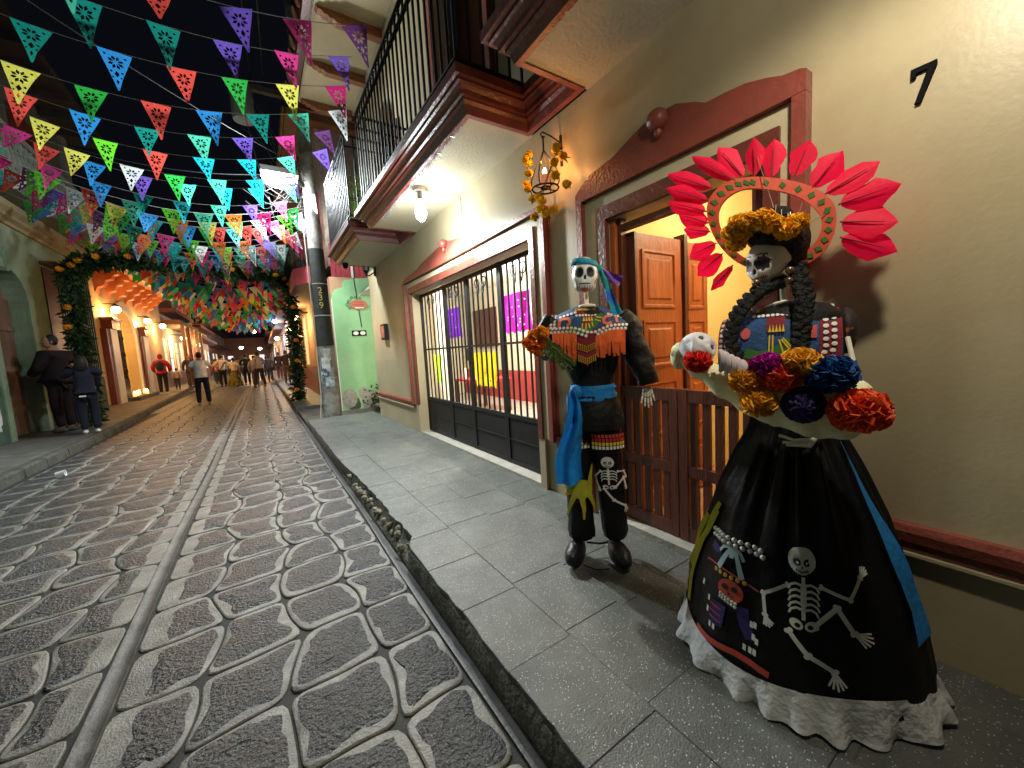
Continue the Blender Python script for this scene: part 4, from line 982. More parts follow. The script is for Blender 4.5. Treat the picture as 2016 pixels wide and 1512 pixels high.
def ruf(i, t):
    a = 2 * math.pi * i / nA - math.pi; z0 = .238 + .018 * math.sin(3 * a); z = z0 - t * (z0 - .136 - .012 * (1 + math.sin(a * 6 + 1)) * .6); r = rad(z0) + .004 + t * .030 + t * (.016 * math.sin(a * 23 + 2 * math.sin(a * 4)) + .012 * mnoise.noise(Vector((math.sin(a) * 9, math.cos(a) * 9, t * 2))) + .012 * math.sin(a * 6 + 1))
    return (r * math.sin(a) + .012, -r * math.cos(a), z)
mb.add([ruf(i, t / 10) for t in range(11) for i in range(nA)], [(j * nA + i, j * nA + (i + 1) % nA, (j + 1) * nA + (i + 1) % nA, (j + 1) * nA + i) for j in range(10) for i in range(nA)])
lo(mb, 'ruffle', mat('white_crepe', (.70, .70, .72), .75, .06, 12, .5, 45, transl=.15), skirt, smooth=180)
def K2(s, z, off=0.): return KS(s / .32, z, off)
ks = lambda a, z: (a * .32, z)
bs = MB(); bone_skeleton(bs, K2, {'skull': (ks(.070, .606), .040, .041), 'spine': [ks(.077, .565), ks(.075, .50), ks(.074, .449)], 'ribs': [(-.043 * .32, .205 * .32, .542), (-.04 * .32, .203 * .32, .525), (-.041 * .32, .2 * .32, .508), (-.039 * .32, .2 * .32, .491), (-.036 * .32, .188 * .32, .476)], 'pelvis': ks(.075, .435), 'armL': [ks(-.05, .532), ks(-.247, .487), ks(-.216, .428), ks(-.17, .398)], 'armR': [ks(.219, .543), ks(.445, .520), ks(.57, .576), ks(.645, .602)], 'legR': [ks(.155, .436), ks(.331, .495), ks(.442, .432), ks(.59, .408)], 'legL': [ks(-.035, .410), ks(.102, .354), ks(.283, .321), ks(.30, .272)]}, .008, 1.05)
lo(bs, 'skeleton_print', [mat('print_white', (.78, .76, .72), .6, 0), M_socket], skirt, smooth=180, fix=False)
pb = MB()
for i in range(10):
    t = i / 9; a = -.94 + .63 * t
    for k in (0, 1): c = KS(a + .03 * k, .603 + .006 * math.sin(t * 3) - .016 * k, .012); pb.ell(c, .0085, 8, 6)
lo(pb, 'pearl_beads', mat('pearl', (.74, .74, .68), .3, .05, 9), skirt, kind='stuff')
lf = MB()
for pts, w in (([ks(-.60, .585), ks(-.66, .545), ks(-.72, .500)], (.012, .02)), ([ks(-.57, .585), ks(-.52, .55), ks(-.455, .497)], (.012, .018)), ([ks(-.56, .585), ks(-.50, .572), ks(-.46, .552)], .010), ([ks(-.62, .585), ks(-.70, .575), ks(-.74, .555)], .010), ([ks(-.59, .585), ks(-.585, .55)], .016)): ribbon(lf, K2, pts, w, .010, .01)
lo(lf, 'ribbon_bow', mat('pale_blue_ribbon', (.42, .55, .60), .6, .1, 20), skirt, smooth=180, fix=False)
gd = MB()
for i in range(6): disc(gd, K2, ks(-.747 + .0646 * i, .489), .0075, .0075, .010, 10, lift=.002)
lo(gd, 'gold_disc', M_gold, skirt, smooth=180, kind='stuff', fix=False)
rs = MB(); disc(rs, K2, ks(-.55, .447), .042, .034, .009, 18); lo(rs, 'red_skull_print', mat('print_red', (.50, .065, .04), .7, .1, 20), skirt, smooth=180, fix=False)
rs = MB()
for a, z in ((-.60, .455), (-.505, .457)): disc(rs, K2, ks(a, z), .010, .009, .0115, 10)
disc(rs, K2, ks(-.55, .437), .004, .005, .0115, 8); lo(rs, 'print_eye', M_socket, skirt, smooth=180, kind='stuff', fix=False)
rs = MB()
for i in range(6):
    for k in (0, 1): c = KS(-.625 + .03 * i, .427 - .010 * k - .002 * i, .012); rs.ell(c, .0055, 6, 4)
for a, z in [(-.915, .409), (-.771, .381), (-.773, .341), (-.716, .299), (-.668, .3), (-.321, .379), (-.29, .382), (-.298, .344), (-.269, .336), (-.368, .298), (-.319, .299), (-.282, .3)]:
    s, z = ks(a, z); patch(rs, K2, [(s - .0045, z - .009), (s + .0045, z - .010), (s + .0045, z + .009), (s - .0045, z + .010)], .010)
lo(rs, 'white_chip', M_dot, skirt, smooth=0, kind='stuff', fix=False)
pu = MB()
for poly in ([(-.923, .565), (-.727, .56), (-.725, .545), (-.84, .534), (-.93, .54)], [(-.487, .412), (-.364, .416), (-.336, .374), (-.251, .333), (-.371, .322), (-.431, .356)], [(-.725, .385), (-.566, .39), (-.587, .313), (-.73, .302)]): patch(pu, K2, [ks(*p) for p in poly], .007)
lo(pu, 'purple_print', mat('print_purple', (.035, .02, .13), .7, .2, 20), skirt, smooth=180, fix=False, kind='stuff')
pu = MB(); ribbon(pu, K2, [ks(-.949 + .066 * i, .492 + .012 * math.sin(i * .4)) for i in range(11)], .005, .0085, .02); ribbon(pu, K2, [ks(-.925, .237), ks(-.70, .246), ks(-.45, .262), ks(-.30, .262), ks(-.163, .256)], .020, .010, .015)
for k in range(3): ribbon(pu, K2, [ks(-.74, .372 - .022 * k), ks(-.60, .372 - .022 * k)], .004, .0095, .01)
lo(pu, 'red_band', mat('print_red', (.5, .065, .04), .7), skirt, smooth=180, fix=False, kind='stuff')
ye = MB()
for pts, w in (([(-1.02, .69), (-1.10, .60), (-1.22, .50), (-1.29, .40)], (.02, .05)), ([(-1.26, .62), (-1.34, .5), (-1.40, .40), (-1.36, .28)], (.03, .06)), ([(-1.12, .52), (-1.18, .45), (-1.24, .36), (-1.20, .27)], (.02, .03)), ([(-1.0, .66), (-1.05, .58), (-1.15, .5)], (.012, .02)), ([(-1.5, .66), (-1.6, .5), (-1.65, .3)], (.03, .05))): ribbon(ye, K2, [ks(*p) for p in pts], w, .009, .015)
lo(ye, 'flame_print', mat('print_yellow', (.52, .50, .03), .7, .15, 25), skirt, smooth=180, fix=False)
bl = MB(); ribbon(bl, K2, [(1.00 * .32, .94), (.98 * .32, .82), (1.02 * .32, .70), (1.09 * .32, .58), (1.16 * .32, .48), (1.12 * .32, .385)], (.05, .12), .016, .015)
lo(bl, 'ribbon', M_blue, skirt, smooth=180, fix=False)
# blouse, cape-like huipil with discs
mb = MB(); mb.loft([ring(.0, 0, z, rx, ry, 32, crumple(6, .06)) for z, rx, ry in ((.96, .105, .095), (1.05, .11, .1), (1.15, .13, .10), (1.26, .15, .105), (1.34, .145, .10), (1.385, .10, .08), (1.40, .035, .035))], True, True); lo(mb, 'blouse', M_cloth, cat, smooth=70)
HU0, HU1 = -.215, .130
def hz(u): return 1.405 - .62 * abs(u + .03) ** 1.5
def HS(u, z, off=0.):
    zt = hz(u); s = max(0, min(1, (z - 1.19) / (zt - 1.19))); y = -.115 - .02 * (1 - s) + .125 * s ** 5 + 1.1 * (u + .03) ** 2
    return (u, y - off, z)
mb = MB()
def hf(u, v):
    x = HU0 + (HU1 - HU0) * u
    if v < .7: s = v / .7; return HS(x, 1.19 + (hz(x) - 1.19) * s)
    s = (v - .7) / .3; return (x, .01 + 1.1 * (x + .03) ** 2 + .10 * s, hz(x) - .16 * s * s)
mb.grid(hf, 34, 26); hu = lo(mb, 'embroidered_top', M_capeb, cat, smooth=180, fix=False)
bd = MB(); ribbon(bd, HS, [(.100, 1.37), (.102, 1.30), (.098, 1.2)], .056, .0035, .01); ribbon(bd, HS, [(-.200, 1.35), (-.20, 1.28), (-.2, 1.21)], .03, .0035, .01); ribbon(bd, HS, [(-.10, 1.385), (-.04, 1.388), (.02, 1.385)], .03, .0035, .008); ribbon(bd, HS, [(-.042, 1.40), (-.042, 1.30)], .050, .004, .01); ribbon(bd, HS, [(-.2, 1.205), (.12, 1.205)], .03, .0033, .01); lo(bd, 'top_border', M_caper, hu, smooth=180, fix=False)
dt = MB()
for i in range(9):
    for k in (0, 1): disc(dt, HS, (.088 + .021 * k - .004 * (i > 6), 1.372 - .0205 * i + .005 * k), .0078, .0066, .007, 10, lift=.002); disc(dt, HS, (-.205 + .016 * k, 1.352 - .0185 * i), .0062, .006, .007, 10, lift=.002)
for i in range(10): disc(dt, HS, (-.105 + .0135 * i, 1.357), .0058, .005, .007, 10, lift=.002)
lo(dt, 'top_disc', M_dot, hu, smooth=180, kind='stuff', fix=False)
yl = MB()
for i in range(8): disc(yl, HS, (-.095 + .013 * i, 1.374), .005, .004, .0075, 8)
for t in range(5): patch(yl, HS, [(-.062 + .0092 * t, 1.30), (-.054 + .0092 * t, 1.30), (-.058 + .0092 * t, 1.325)], .0085)
for a, b in (((-.06, 1.225), (-.058, 1.29)), ((-.05, 1.225), (-.049, 1.29)), ((-.02, 1.228), (-.032, 1.275)), ((.0, 1.25), (-.022, 1.28)), ((-.006, 1.245), (-.026, 1.275))): ribbon(yl, HS, [a, b], .0045, .0085, .006)
ribbon(yl, HS, [(.012, 1.345), (.016, 1.30), (.004, 1.25), (-.03, 1.222)], .004, .0082, .006); lo(yl, 'top_ray', M_ylf, hu, smooth=180, kind='stuff', fix=False)
og = MB(); disc(og, HS, (-.128, 1.30), .016, .02, .006, 10); ribbon(og, HS, [(.058, 1.315), (.058, 1.275)], .016, .006, .008); lo(og, 'top_motif', mat('rose_felt', (.5, .08, .09), .8), hu, smooth=180, fix=False)
og = MB(); ribbon(og, HS, [(-.13, 1.235), (-.09, 1.222), (-.04, 1.232), (.0, 1.27)], .032, .0055, .01); lo(og, 'top_crescent', M_grf, hu, smooth=180, fix=False)
mb = MB(); mb.ell((.148, .03, 1.29), (.030, .07, .075), 18, 12, lambda d, p: p * (1 + .15 * mnoise.noise(d * 4))); lo(mb, 'sleeve', mat('striped_sleeve', (.022, .012, .016), .7, .3, 20, col2=(.45, .12, .03), c2s=16, c2t=(.60, .63)), cat, smooth=70)
mb = MB(); mb.tube([(.142, -.08, 1.27), (.152, -.12, 1.20), (.16, -.16, 1.10)], .007, 8); mb.tube([(.09, -.13, 1.0), (.05, -.16, .935), (-.01, -.17, .935)], [.008, .007, .005], 8); mb.tube([(.06, -.15, .955), (.01, -.17, .952), (-.03, -.17, .965)], .005, 6); mb.tube([(.05, -.155, .945), (.0, -.17, .944), (-.02, -.172, .943)], .005, 6); mb.tube([(-.02, -.14, 1.02), (.03, -.15, .995), (.08, -.14, 1.0)], .007, 6); lo(mb, 'arm_bone', M_bone, cat)
# neck, head, hair
mb = MB(); mb.tube([(-.018, -.01, 1.39), (-.025, -.005, 1.43), (-.028, -.0, 1.50)], [.011, .009, .011], 10); mb.tube([(-.075, -.03, 1.385), (-.05, -.045, 1.395), (-.02, -.03, 1.402), (.01, -.03, 1.397)], .006, 6); lo(mb, 'neck_bone', M_bone, cat)
def pcat(az, el):
    for s in (-1, 1):
        q = ((az - s * .46) / .40) ** 2 + ((el - .03) / .29) ** 2
        if q < 1.0 + .18 * math.sin(7 * math.atan2(el - .03, az - s * .46)): return 1
        if abs(el - .40 + .25 * (abs(az) - .35) ** 2) < .035 and .1 < abs(az) < .8: return 2
    if (az / .12) ** 2 + ((el + .27) / .12) ** 2 < 1: return 1
    if abs(el + .56) < .035 and abs(az) < .75: return 3
    if -.70 < el < -.43 and abs(az) < .75 and (abs((az * 9) % 1 - .5) < .09): return 2
    return 0
mb = MB(); skull(mb, (-.066, -.040, 1.540), (.060, .072, .082), Matrix.Rotation(-.62, 3, 'Z') @ Matrix.Rotation(.20, 3, 'X'), pcat, .78, square=.3)
lo(mb, 'skull', [mat('painted_skull', (.70, .66, .60), .45, .06, 16, .1, 40), mat('socket_purple', (.018, .010, .02), .6, 0), mat('brow_brown', (.14, .08, .07), .6, 0), mat('lip_red', (.30, .03, .02), .5, 0)], cat, smooth=60)
mb = MB(); mb.ell((-.034, .012, 1.612), (.086, .092, .085), 26, 18, lambda d, p: p * (1 + .06 * mnoise.noise(d * 5))); mb.ell((-.062, -.038, 1.612), (.072, .080, .036), 26, 12, lambda d, p: p * (1 + .05 * mnoise.noise(d * 5)), Matrix.Rotation(.22, 3, 'Y')); mb.ell((-.04, .01, 1.69), (.045, .05, .04), 16, 10); lo(mb, 'hair', M_hair, cat, smooth=70)
def braid(P, nm):
    mb = MB(); n = 24
    for i in range(n):
        t = i / (n - 1) * (len(P) - 1); k = min(int(t), len(P) - 2); p = Vector(P[k]).lerp(Vector(P[k + 1]), t - k); sg = 1 if i % 2 else -1; r = .019 - .003 * i / n
        mb.ell(p + Vector((sg * .008, 0, 0)), (r * .85, r * .9, r * 1.45), 12, 9, lambda d, q: q * (1 + .28 * mnoise.noise(d * 4 + Vector((i, 0, 0)))), Matrix.Rotation(sg * .65, 3, 'Y'))
    return lo(mb, nm, M_hair, cat, smooth=60)
braid([(-.03, -.03, 1.47), (-.075, -.09, 1.448), (-.12, -.115, 1.405), (-.15, -.13, 1.36), (-.172, -.14, 1.29), (-.155, -.145, 1.225)], 'braid')
braid([(.01, -.03, 1.52), (.022, -.09, 1.45), (.035, -.115, 1.39), (.03, -.125, 1.34), (.026, -.13, 1.28), (.022, -.14, 1.22)], 'braid')
for i, (x, z) in enumerate(((-.098, 1.468), (-.006, 1.495), (-.008, 1.462))):
    mb = MB(); mb.ell((x, -.105, z), .0125, 14, 10); lo(mb, 'earring', mat('bronze_bead', (.18, .12, .07), .25, .2, 30, metal=.6), cat)
# ring halo with painted diamonds
OUT = [(-.102, 1.862), (-.150, 1.871), (-.187, 1.874), (-.233, 1.86), (-.268, 1.82), (-.271, 1.764), (-.252, 1.691), (-.222, 1.633), (-.178, 1.576), (-.124, 1.539), (-.051, 1.521), (.017, 1.519), (.056, 1.533), (.091, 1.561), (.112, 1.602), (.12, 1.654), (.115, 1.709), (.087, 1.752), (.037, 1.796), (-.033, 1.834)]
INN = [(-.102, 1.819), (-.135, 1.827), (-.160, 1.829), (-.199, 1.815), (-.225, 1.785), (-.231, 1.741), (-.214, 1.680), (-.185, 1.627), (-.145, 1.58), (-.105, 1.562), (-.049, 1.548), (.007, 1.549), (.036, 1.567), (.062, 1.59), (.078, 1.625), (.082, 1.66), (.074, 1.69), (.05, 1.725), (.012, 1.763), (-.04, 1.794)]
def smooth2(P, n=2):
    for _ in range(n):
        Q = []
        for i in range(len(P)): a = Vector(P[i]); b = Vector(P[(i + 1) % len(P)]); Q += [a * .75 + b * .25, a * .25 + b * .75]
        P = Q
    return P
O2 = smooth2(OUT); I2 = smooth2(INN); n = len(O2); yh = .05
mb = MB(); mb.add([(p[0], yh, p[1]) for p in O2] + [(p[0], yh - .004, p[1]) for p in I2] + [(p[0], yh + .012, p[1]) for p in O2] + [(p[0], yh + .012, p[1]) for p in I2], [(i, (i + 1) % n, n + (i + 1) % n, n + i) for i in range(n)] + [(2 * n + i, 3 * n + i, 3 * n + (i + 1) % n, 2 * n + (i + 1) % n) for i in range(n)] + [(i, 2 * n + i, 2 * n + (i + 1) % n, (i + 1) % n) for i in range(n)] + [(n + i, n + (i + 1) % n, 3 * n + (i + 1) % n, 3 * n + i) for i in range(n)])
halo = lo(mb, 'halo_ring', M_ring, cat, smooth=30)
dm = MB(); NS = 27
for k in range(NS):
    i = int(k * n / NS); o, q = Vector(O2[i]), Vector(I2[i]); o2, q2 = Vector(O2[(i + 1) % n]), Vector(I2[(i + 1) % n]); c = (o + q) / 2; t = ((o2 + q2) / 2 - c).normalized(); w = (o - q) * .34; L = .0105
    P = [c + w * .9 + t * L * .45, c + t * L * 1.0 - w * .2, c - w * .9 - t * L * .45, c - t * L + w * .2]; dm.prism([(p.x, yh - .0048, p.y) for p in P], (0, .0028, 0))
lo(dm, 'halo_diamond', mat('diamond_green', (.045, .12, .015), .7, .2, 30), halo, smooth=0, kind='stuff')
FE = [((-.324, 2.007), (-.172, 1.867), .030), ((-.231, 2.01), (-.146, 1.872), .040), ((-.114, 1.996), (-.111, 1.865), .032), ((-.054, 1.975), (-.061, 1.845), .042), ((.045, 1.933), (.003, 1.83), .046), ((.132, 1.876), (.052, 1.777), .048), ((.221, 1.812), (.087, 1.748), .046), ((.271, 1.73), (.122, 1.706), .050), ((.266, 1.617), (.127, 1.650), .062), ((.270, 1.530), (.128, 1.600), .050), ((-.414, 1.965), (-.250, 1.862), .034), ((-.416, 1.906), (-.264, 1.820), .036), ((-.416, 1.857), (-.270, 1.780), .040), ((-.375, 1.797), (-.264, 1.735), .040), ((-.356, 1.733), (-.258, 1.702), .034), ((-.335, 1.62), (-.238, 1.655), .042), ((-.307, 1.542), (-.216, 1.612), .044), ((-.258, 1.476), (-.182, 1.562), .024)]
rr = random.Random(21)
for k, (tip, base, w) in enumerate(FE):
    t = Vector((tip[0], 0, tip[1])); b = Vector((base[0], 0, base[1])); d = t - b; L = d.length; d.normalize(); s = Vector((d.z, 0, -d.x)); tw = rr.uniform(-.35, .35); cu = rr.uniform(-.012, .02)
    prof = [(0.05, .16), (.12, .48), (.30, .76), (.50, .94), (.66, 1.0), (.80, .70), (.91, .34), (1.0, .02)]
    mb = MB(); V = []
    for j, (q, ww) in enumerate(prof):
        c = b + d * L * q; c.y = yh + .004 + cu * q * q
        for e in (-1, -.5, 0, .5, 1):
            ed = 1 + rr.uniform(-.16, .10) if abs(e) == 1 else 1
            p = c + s * (w * ww * e * ed * .92); p.y += .35 * w * ww * (abs(e) ** 1.5) * (.8 if e < 0 else .5) + tw * w * ww * e * .6; V.append(p)
    mb.add(V, [(j * 5 + e, j * 5 + e + 1, j * 5 + 6 + e, j * 5 + 5 + e) for j in range(len(prof) - 1) for e in range(4)])
    f = lo(mb, 'feather', M_feather, halo, smooth=30, fix=False)
    q = MB(); q.tube([b + Vector((0, yh + .002, 0)), b + d * L * .35 + Vector((0, yh - .002 + cu * .12, 0)), b + d * L * .78 + Vector((0, yh - .003 + cu * .6, 0))], [.0032, .0026, .001], 5); WM[f.name] = WM[cat.name]; lo(q, 'quill', M_quill, halo)
# marigold crown
rr = random.Random(31)
for (x, y, z, r) in ((-.172, -.085, 1.652, .034), (-.150, -.10, 1.678, .034), (-.120, -.115, 1.672, .034), (-.080, -.12, 1.668, .037), (-.052, -.12, 1.646, .036), (-.016, -.115, 1.622, .037), (.010, -.095, 1.642, .036), (-.158, -.075, 1.615, .034), (-.135, -.095, 1.642, .034)):
    mb = pompom(MB(), (x, y, z), r, 130, rr, .85, ruf=.26); lo(mb, 'marigold', mat('marigold_dark', (.95, .44, .015), .75, .3, 60, transl=.15), cat, smooth=0, fix=False)
wr = MB()
for i in range(16):
    a = rr.uniform(0, 1); p = Vector((-.18 + .2 * a, -.06, 1.66 - .03 * a)); e = p + Vector((-.05 + .06 * a + rr.uniform(-.02, .02), .02, .06 + rr.uniform(-.03, .03))); wr.bar(p, e, .0016)
for a, b in (((-.045, .0, 1.70), (-.105, yh, 1.93)), ((.02, 0, 1.64), (.10, yh, 1.69)), ((-.14, 0, 1.63), (-.262, yh, 1.655)), ((-.16, 0, 1.66), (-.26, yh, 1.70))): wr.bar(a, b, .0018)
lo(wr, 'support_wire', M_wire, halo, kind='stuff')
# cloth bundle, baby skull and paper flowers
frame = dict(loc=(*ko, PZ), rz=krz)
def prop(name, lab, c, grp=None): return thing(name, lab, c, (*ko, PZ), krz, grp)
YB = -.27
bun = prop('cloth_bundle', 'pale yellow muslin bundle held across the skeleton woman like a hammock', 'cloth')
def bf(u, v):
    t = u; x = -.325 + .515 * t; top = [1.275, 1.235, 1.205, 1.195, 1.20, 1.195, 1.165, 1.08]; bot = [1.225, 1.16, 1.095, 1.045, 1.015, .990, .985, 1.03]
    q = t * 7; k = min(int(q), 6); f = q - k; f = f * f * (3 - 2 * f); zt = top[k] + (top[k + 1] - top[k]) * f; zb = bot[k] + (bot[k + 1] - bot[k]) * f
    a = v * 2 * math.pi; mz = (zt + zb) / 2; h = (zt - zb) / 2; dep = .075 * math.sin(math.pi * min(1, max(.06, t * .94 + .03))) ** .6 + .012
    w = 1 + .10 * mnoise.noise(Vector((x * 16, math.cos(a) * 1.5, math.sin(a) * 1.5))) + .04 * mnoise.noise(Vector((x * 45, math.cos(a) * 4, math.sin(a) * 4)))
    return (x, YB + .0 - dep * math.cos(a) * w, mz + h * math.sin(a) * w)
mb = MB(); mb.grid(bf, 60, 30); lo(mb, 'wrap', M_muslin, bun, smooth=180, fix=False)
mb = MB(); mb.ell((-.305, YB, 1.238), (.030, .05, .045), 16, 10, lambda d, p: p * (1 + .16 * mnoise.noise(d * 4))); lo(mb, 'gathered_end', mat('greenish_muslin', (.62, .70, .42), .75, .06, 9, .5, 24), bun, smooth=180)
mb = MB(); mb.ell((.15, YB, 1.105), (.032, .05, .05), 16, 10, lambda d, p: p * (1 + .18 * mnoise.noise(d * 4))); lo(mb, 'gathered_end', M_muslin, bun, smooth=180)
bb = prop('skeleton_baby', 'small white bald skeleton baby lying in the pale muslin bundle', 'skeleton figure')
def pbab(az, el):
    for s in (-1, 1):
        q = ((az - s * .46) / .16) ** 2 + ((el + .02) / .20) ** 2
        if q < 1: return 1
    return 0
mb = MB(); skull(mb, (-.245, YB - .045, 1.258), (.055, .055, .058), Matrix.Rotation(.4, 3, 'Y') @ Matrix.Rotation(-1.0, 3, 'X') @ Matrix.Rotation(.5, 3, 'Z'), pbab, .88, 60, 46, .14); lo(mb, 'skull', [mat('plaster_white', (.74, .72, .76), .5, .06, 14, .15, 30), mat('hollow_grey', (.06, .05, .06), .7, 0)], bb, smooth=60)
mb = MB()
for k in range(5):
    a = k * .024; mb.tube([(-.178 + .6 * a + .012 * math.sin(t), YB - .07 - .022 * math.sin(t), 1.212 - .35 * a + .032 * math.cos(t) + .01) for t in [.2 + 2.6 * i / 10 for i in range(11)]], [.006 + .005 * math.sin(math.pi * i / 10) for i in range(11)], 8)
lo(mb, 'ribs', mat('plaster_pink', (.62, .54, .58), .6, .08, 14), bb)
FLW = [(-.236, 1.224, .038, 'red_tissue', (.92, .06, .035), 'red paper flower beside the baby skull'), (-.054, 1.207, .040, 'fuchsia_tissue', (.50, .015, .38), 'magenta paper flower on the bundle'), (.020, 1.214, .043, 'amber_tissue', (.92, .45, .03), 'amber paper flower at the top rear of the bundle'), (-.110, 1.162, .040, 'mustard_tissue', (.90, .42, .02), 'mustard paper flower between the baby ribs and the magenta flower'), (-.022, 1.172, .046, 'orange_red_tissue', (.98, .15, .04), 'orange red paper flower in the middle of the bundle'), (.085, 1.181, .055, 'blue_tissue', (.010, .08, .30), 'dark blue paper flower on the upper right of the bundle'), (-.073, 1.100, .044, 'golden_tissue', (.95, .46, .03), 'golden paper flower on the front of the bundle'), (.028, 1.098, .050, 'indigo_tissue', (.018, .008, .085), 'round indigo paper flower with scalloped edge'), (.142, 1.088, .060, 'scarlet_tissue', (.98, .12, .025), 'big scarlet paper flower at the lower right end of the bundle')]
rr = random.Random(41)
for i, (x, z, r, mn, col, lab) in enumerate(FLW):
    fl = thing('paper_flower', lab, 'paper flower', (*ko, PZ), krz, 'paper flowers pinned on the bundle')
    mm = mat(mn, col, .75, .22, 50, transl=.18)
    mb = MB(); yf = YB - .085 - (.015 if z < 1.12 else 0)
    if mn == 'indigo_tissue':
        for L_ in range(5):
            rr_ = r * (1 - .17 * L_); nn = 60; V = [(x, yf - .012 * L_ - .004, z)]; 
            for j in range(nn): a = 2 * math.pi * j / nn; q = rr_ * (1 + .05 * abs(math.sin(a * 11 + L_))); V.append((x + q * math.cos(a), yf - .012 * L_ + .004 + .004 * math.sin(a * 9 + L_ * 2), z + q * math.sin(a)))
            mb.add(V, [(0, 1 + j, 1 + (j + 1) % nn) for j in range(nn)])
    else: pompom(mb, (x, yf, z), r * 1.1, 260, rr, .82, ruf=.24)
    lo(mb, 'petals', mm, fl, smooth=0, fix=False)
# ------------------------------------------------------------------ lantern with marigolds by the doorway
lx, ly = 1.71, 2.10
hl = thing('hanging_lantern', 'black wire lantern with a lit red candle hung from a wall bracket', 'lantern', (lx, ly, 2.3))
mb = MB(); mb.box(WX - .012, ly - .008, 2.52, WX - .001, ly + .008, 2.72); mb.tube([(WX - .006, ly, 2.67), (WX - .09, ly, 2.695), (lx, ly, 2.705), (lx - .02, ly, 2.69), (lx - .005, ly, 2.665), (lx + .015, ly, 2.68)], .005, 6); lo2 = mb.build('bracket', M_iron, hl)
mb = MB(); mb.tube([(lx, ly, 2.68), (lx, ly, 2.58)], .006, 6)
for k in range(4):
    a = k * math.pi / 2 + .5; mb.tube([(lx + r * math.cos(a), ly + r * math.sin(a), z) for r, z in ((.004, 2.585), (.03, 2.54), (.07, 2.48), (.098, 2.42), (.10, 2.37), (.085, 2.345))], .0045, 6)
mb.tube([(lx + .088 * math.cos(t), ly + .088 * math.sin(t), 2.345) for t in [2 * math.pi * i / 24 for i in range(25)]], .006, 6, False); mb.tube([(lx + .03 * math.cos(t), ly + .03 * math.sin(t), 2.35) for t in [2 * math.pi * i / 12 for i in range(13)]], .005, 6, False); mb.bar((lx - .088, ly, 2.345), (lx + .088, ly, 2.345), .006); mb.bar((lx, ly - .088, 2.345), (lx, ly + .088, 2.345), .006)
mb.build('wire_cage', M_iron, hl)
mb = MB(); mb.lathe([(0, 2.352), (.030, 2.352), (.032, 2.43), (0, 2.43)], (lx, ly, 0), 16); mb.build('candle_glass', mat('candle_wax', (.70, .30, .22), .4, 0, emit=(1, .35, .15), es=.25), hl)
mb = MB(); mb.ell((lx, ly, 2.455), (.014, .014, .024), 12, 8, lambda d, p: Vector((p.x * (1 - .5 * max(0, d.z)), p.y * (1 - .5 * max(0, d.z)), p.z))); mb.build('flame', emis('flame', (1, .62, .22), 24), hl)
point('candle_light', (lx - .01, ly - .02, 2.50), 3.2, (1, .42, .12), .012)
mg = thing('marigold_garland', 'small yellow marigolds twined round the hanging lantern', 'garland', (lx, ly, 2.15)); rr = random.Random(55)
MF = [(2.305, 2.642, .0), (2.329, 2.61, -.01), (2.268, 2.59, -.05), (2.225, 2.54, -.07), (2.18, 2.448, -.10), (1.969, 2.545, -.02), (1.935, 2.48, .0), (1.965, 2.445, -.05), (1.949, 2.36, -.06), (1.887, 2.290, -.02), (2.341, 2.45, -.01), (2.225, 2.367, -.08), (2.215, 2.305, -.05), (2.101, 2.251, -.06), (2.129, 2.206, -.06), (2.016, 2.178, -.03), (2.084, 2.168, -.05), (2.226, 2.188, -.04), (1.955, 2.52, -.04), (2.15, 2.29, -.05)]
pv_ = None
for (y, z, dx) in MF:
    mb = pompom(MB(), (1.72 + dx, ly + (y - 2.12) * .95, z), .030, 66, rr, .85, ruf=.32); mb.build('marigold', M_mariy, mg, smooth=0, fix=False)
mb = MB()
for i in range(150):
    y, z, dx = rr.choice(MF); c = Vector((1.73 + dx, ly + (y - 2.12) * .95, z)); d = Vector((rr.uniform(-1, 1), rr.uniform(-1, 1), rr.uniform(-1.2, .4))).normalized() * rr.uniform(.02, .055); s = d.cross(Vector((.3, .5, 1))).normalized() * .005; mb.add([c, c + d * .5 + s, c + d, c + d * .5 - s], [(0, 1, 2, 3)])
for a, b in zip(MF[10:], MF[11:]): mb.tube([(1.73 + a[2], ly + (a[0] - 2.12) * .95, a[1]), (1.73 + b[2], ly + (b[0] - 2.12) * .95, b[1])], .003, 4)
mb.build('leaves', mat('leaf_green', (.05, .12, .02), .55, .3, 30, transl=.2), mg, smooth=0, fix=False, kind='stuff')
# ------------------------------------------------------------------ concrete pole, street lamp, cables
M_conc = mat('pole_concrete', (.30, .29, .26), .8, .25, 7, .3, 40, col2=(.10, .095, .085), c2s=3, c2t=(.45, .62))
M_polek = mat('pole_black_band', (.030, .030, .028), .8, .4, 9, .2, 40, col2=(.10, .10, .09), c2s=7, c2t=(.6, .7))
px_, py_ = 1.12, 8.62
po = thing('utility_pole', 'tall concrete utility pole with a black band and yellow number 239', 'pole', (px_, py_, .03))
def pr_(z): return .172 - .010 * z
def prings(z0, z1, e, n=6): return [[(px_ + (pr_(z) + e) * math.cos(2 * math.pi * i / 24), py_ + (pr_(z) + e) * math.sin(2 * math.pi * i / 24), z) for i in range(24)] for z in [z0 + (z1 - z0) * k / n for k in range(n + 1)]]
mb = MB(); mb.loft(prings(.03, 9.2, 0, 10)); mb.build('shaft', M_conc, po)
mb = MB(); mb.loft(prings(1.55, 3.45, .003, 4)); mb.build('black_band', M_polek, po)
for z in (2.76, 2.14):
    mb = MB(); mb.loft(prings(z, z + .02, .007, 1)); mb.build('strap', mat('galvanised', (.5, .5, .48), .35, .2, 20, metal=.6), po)
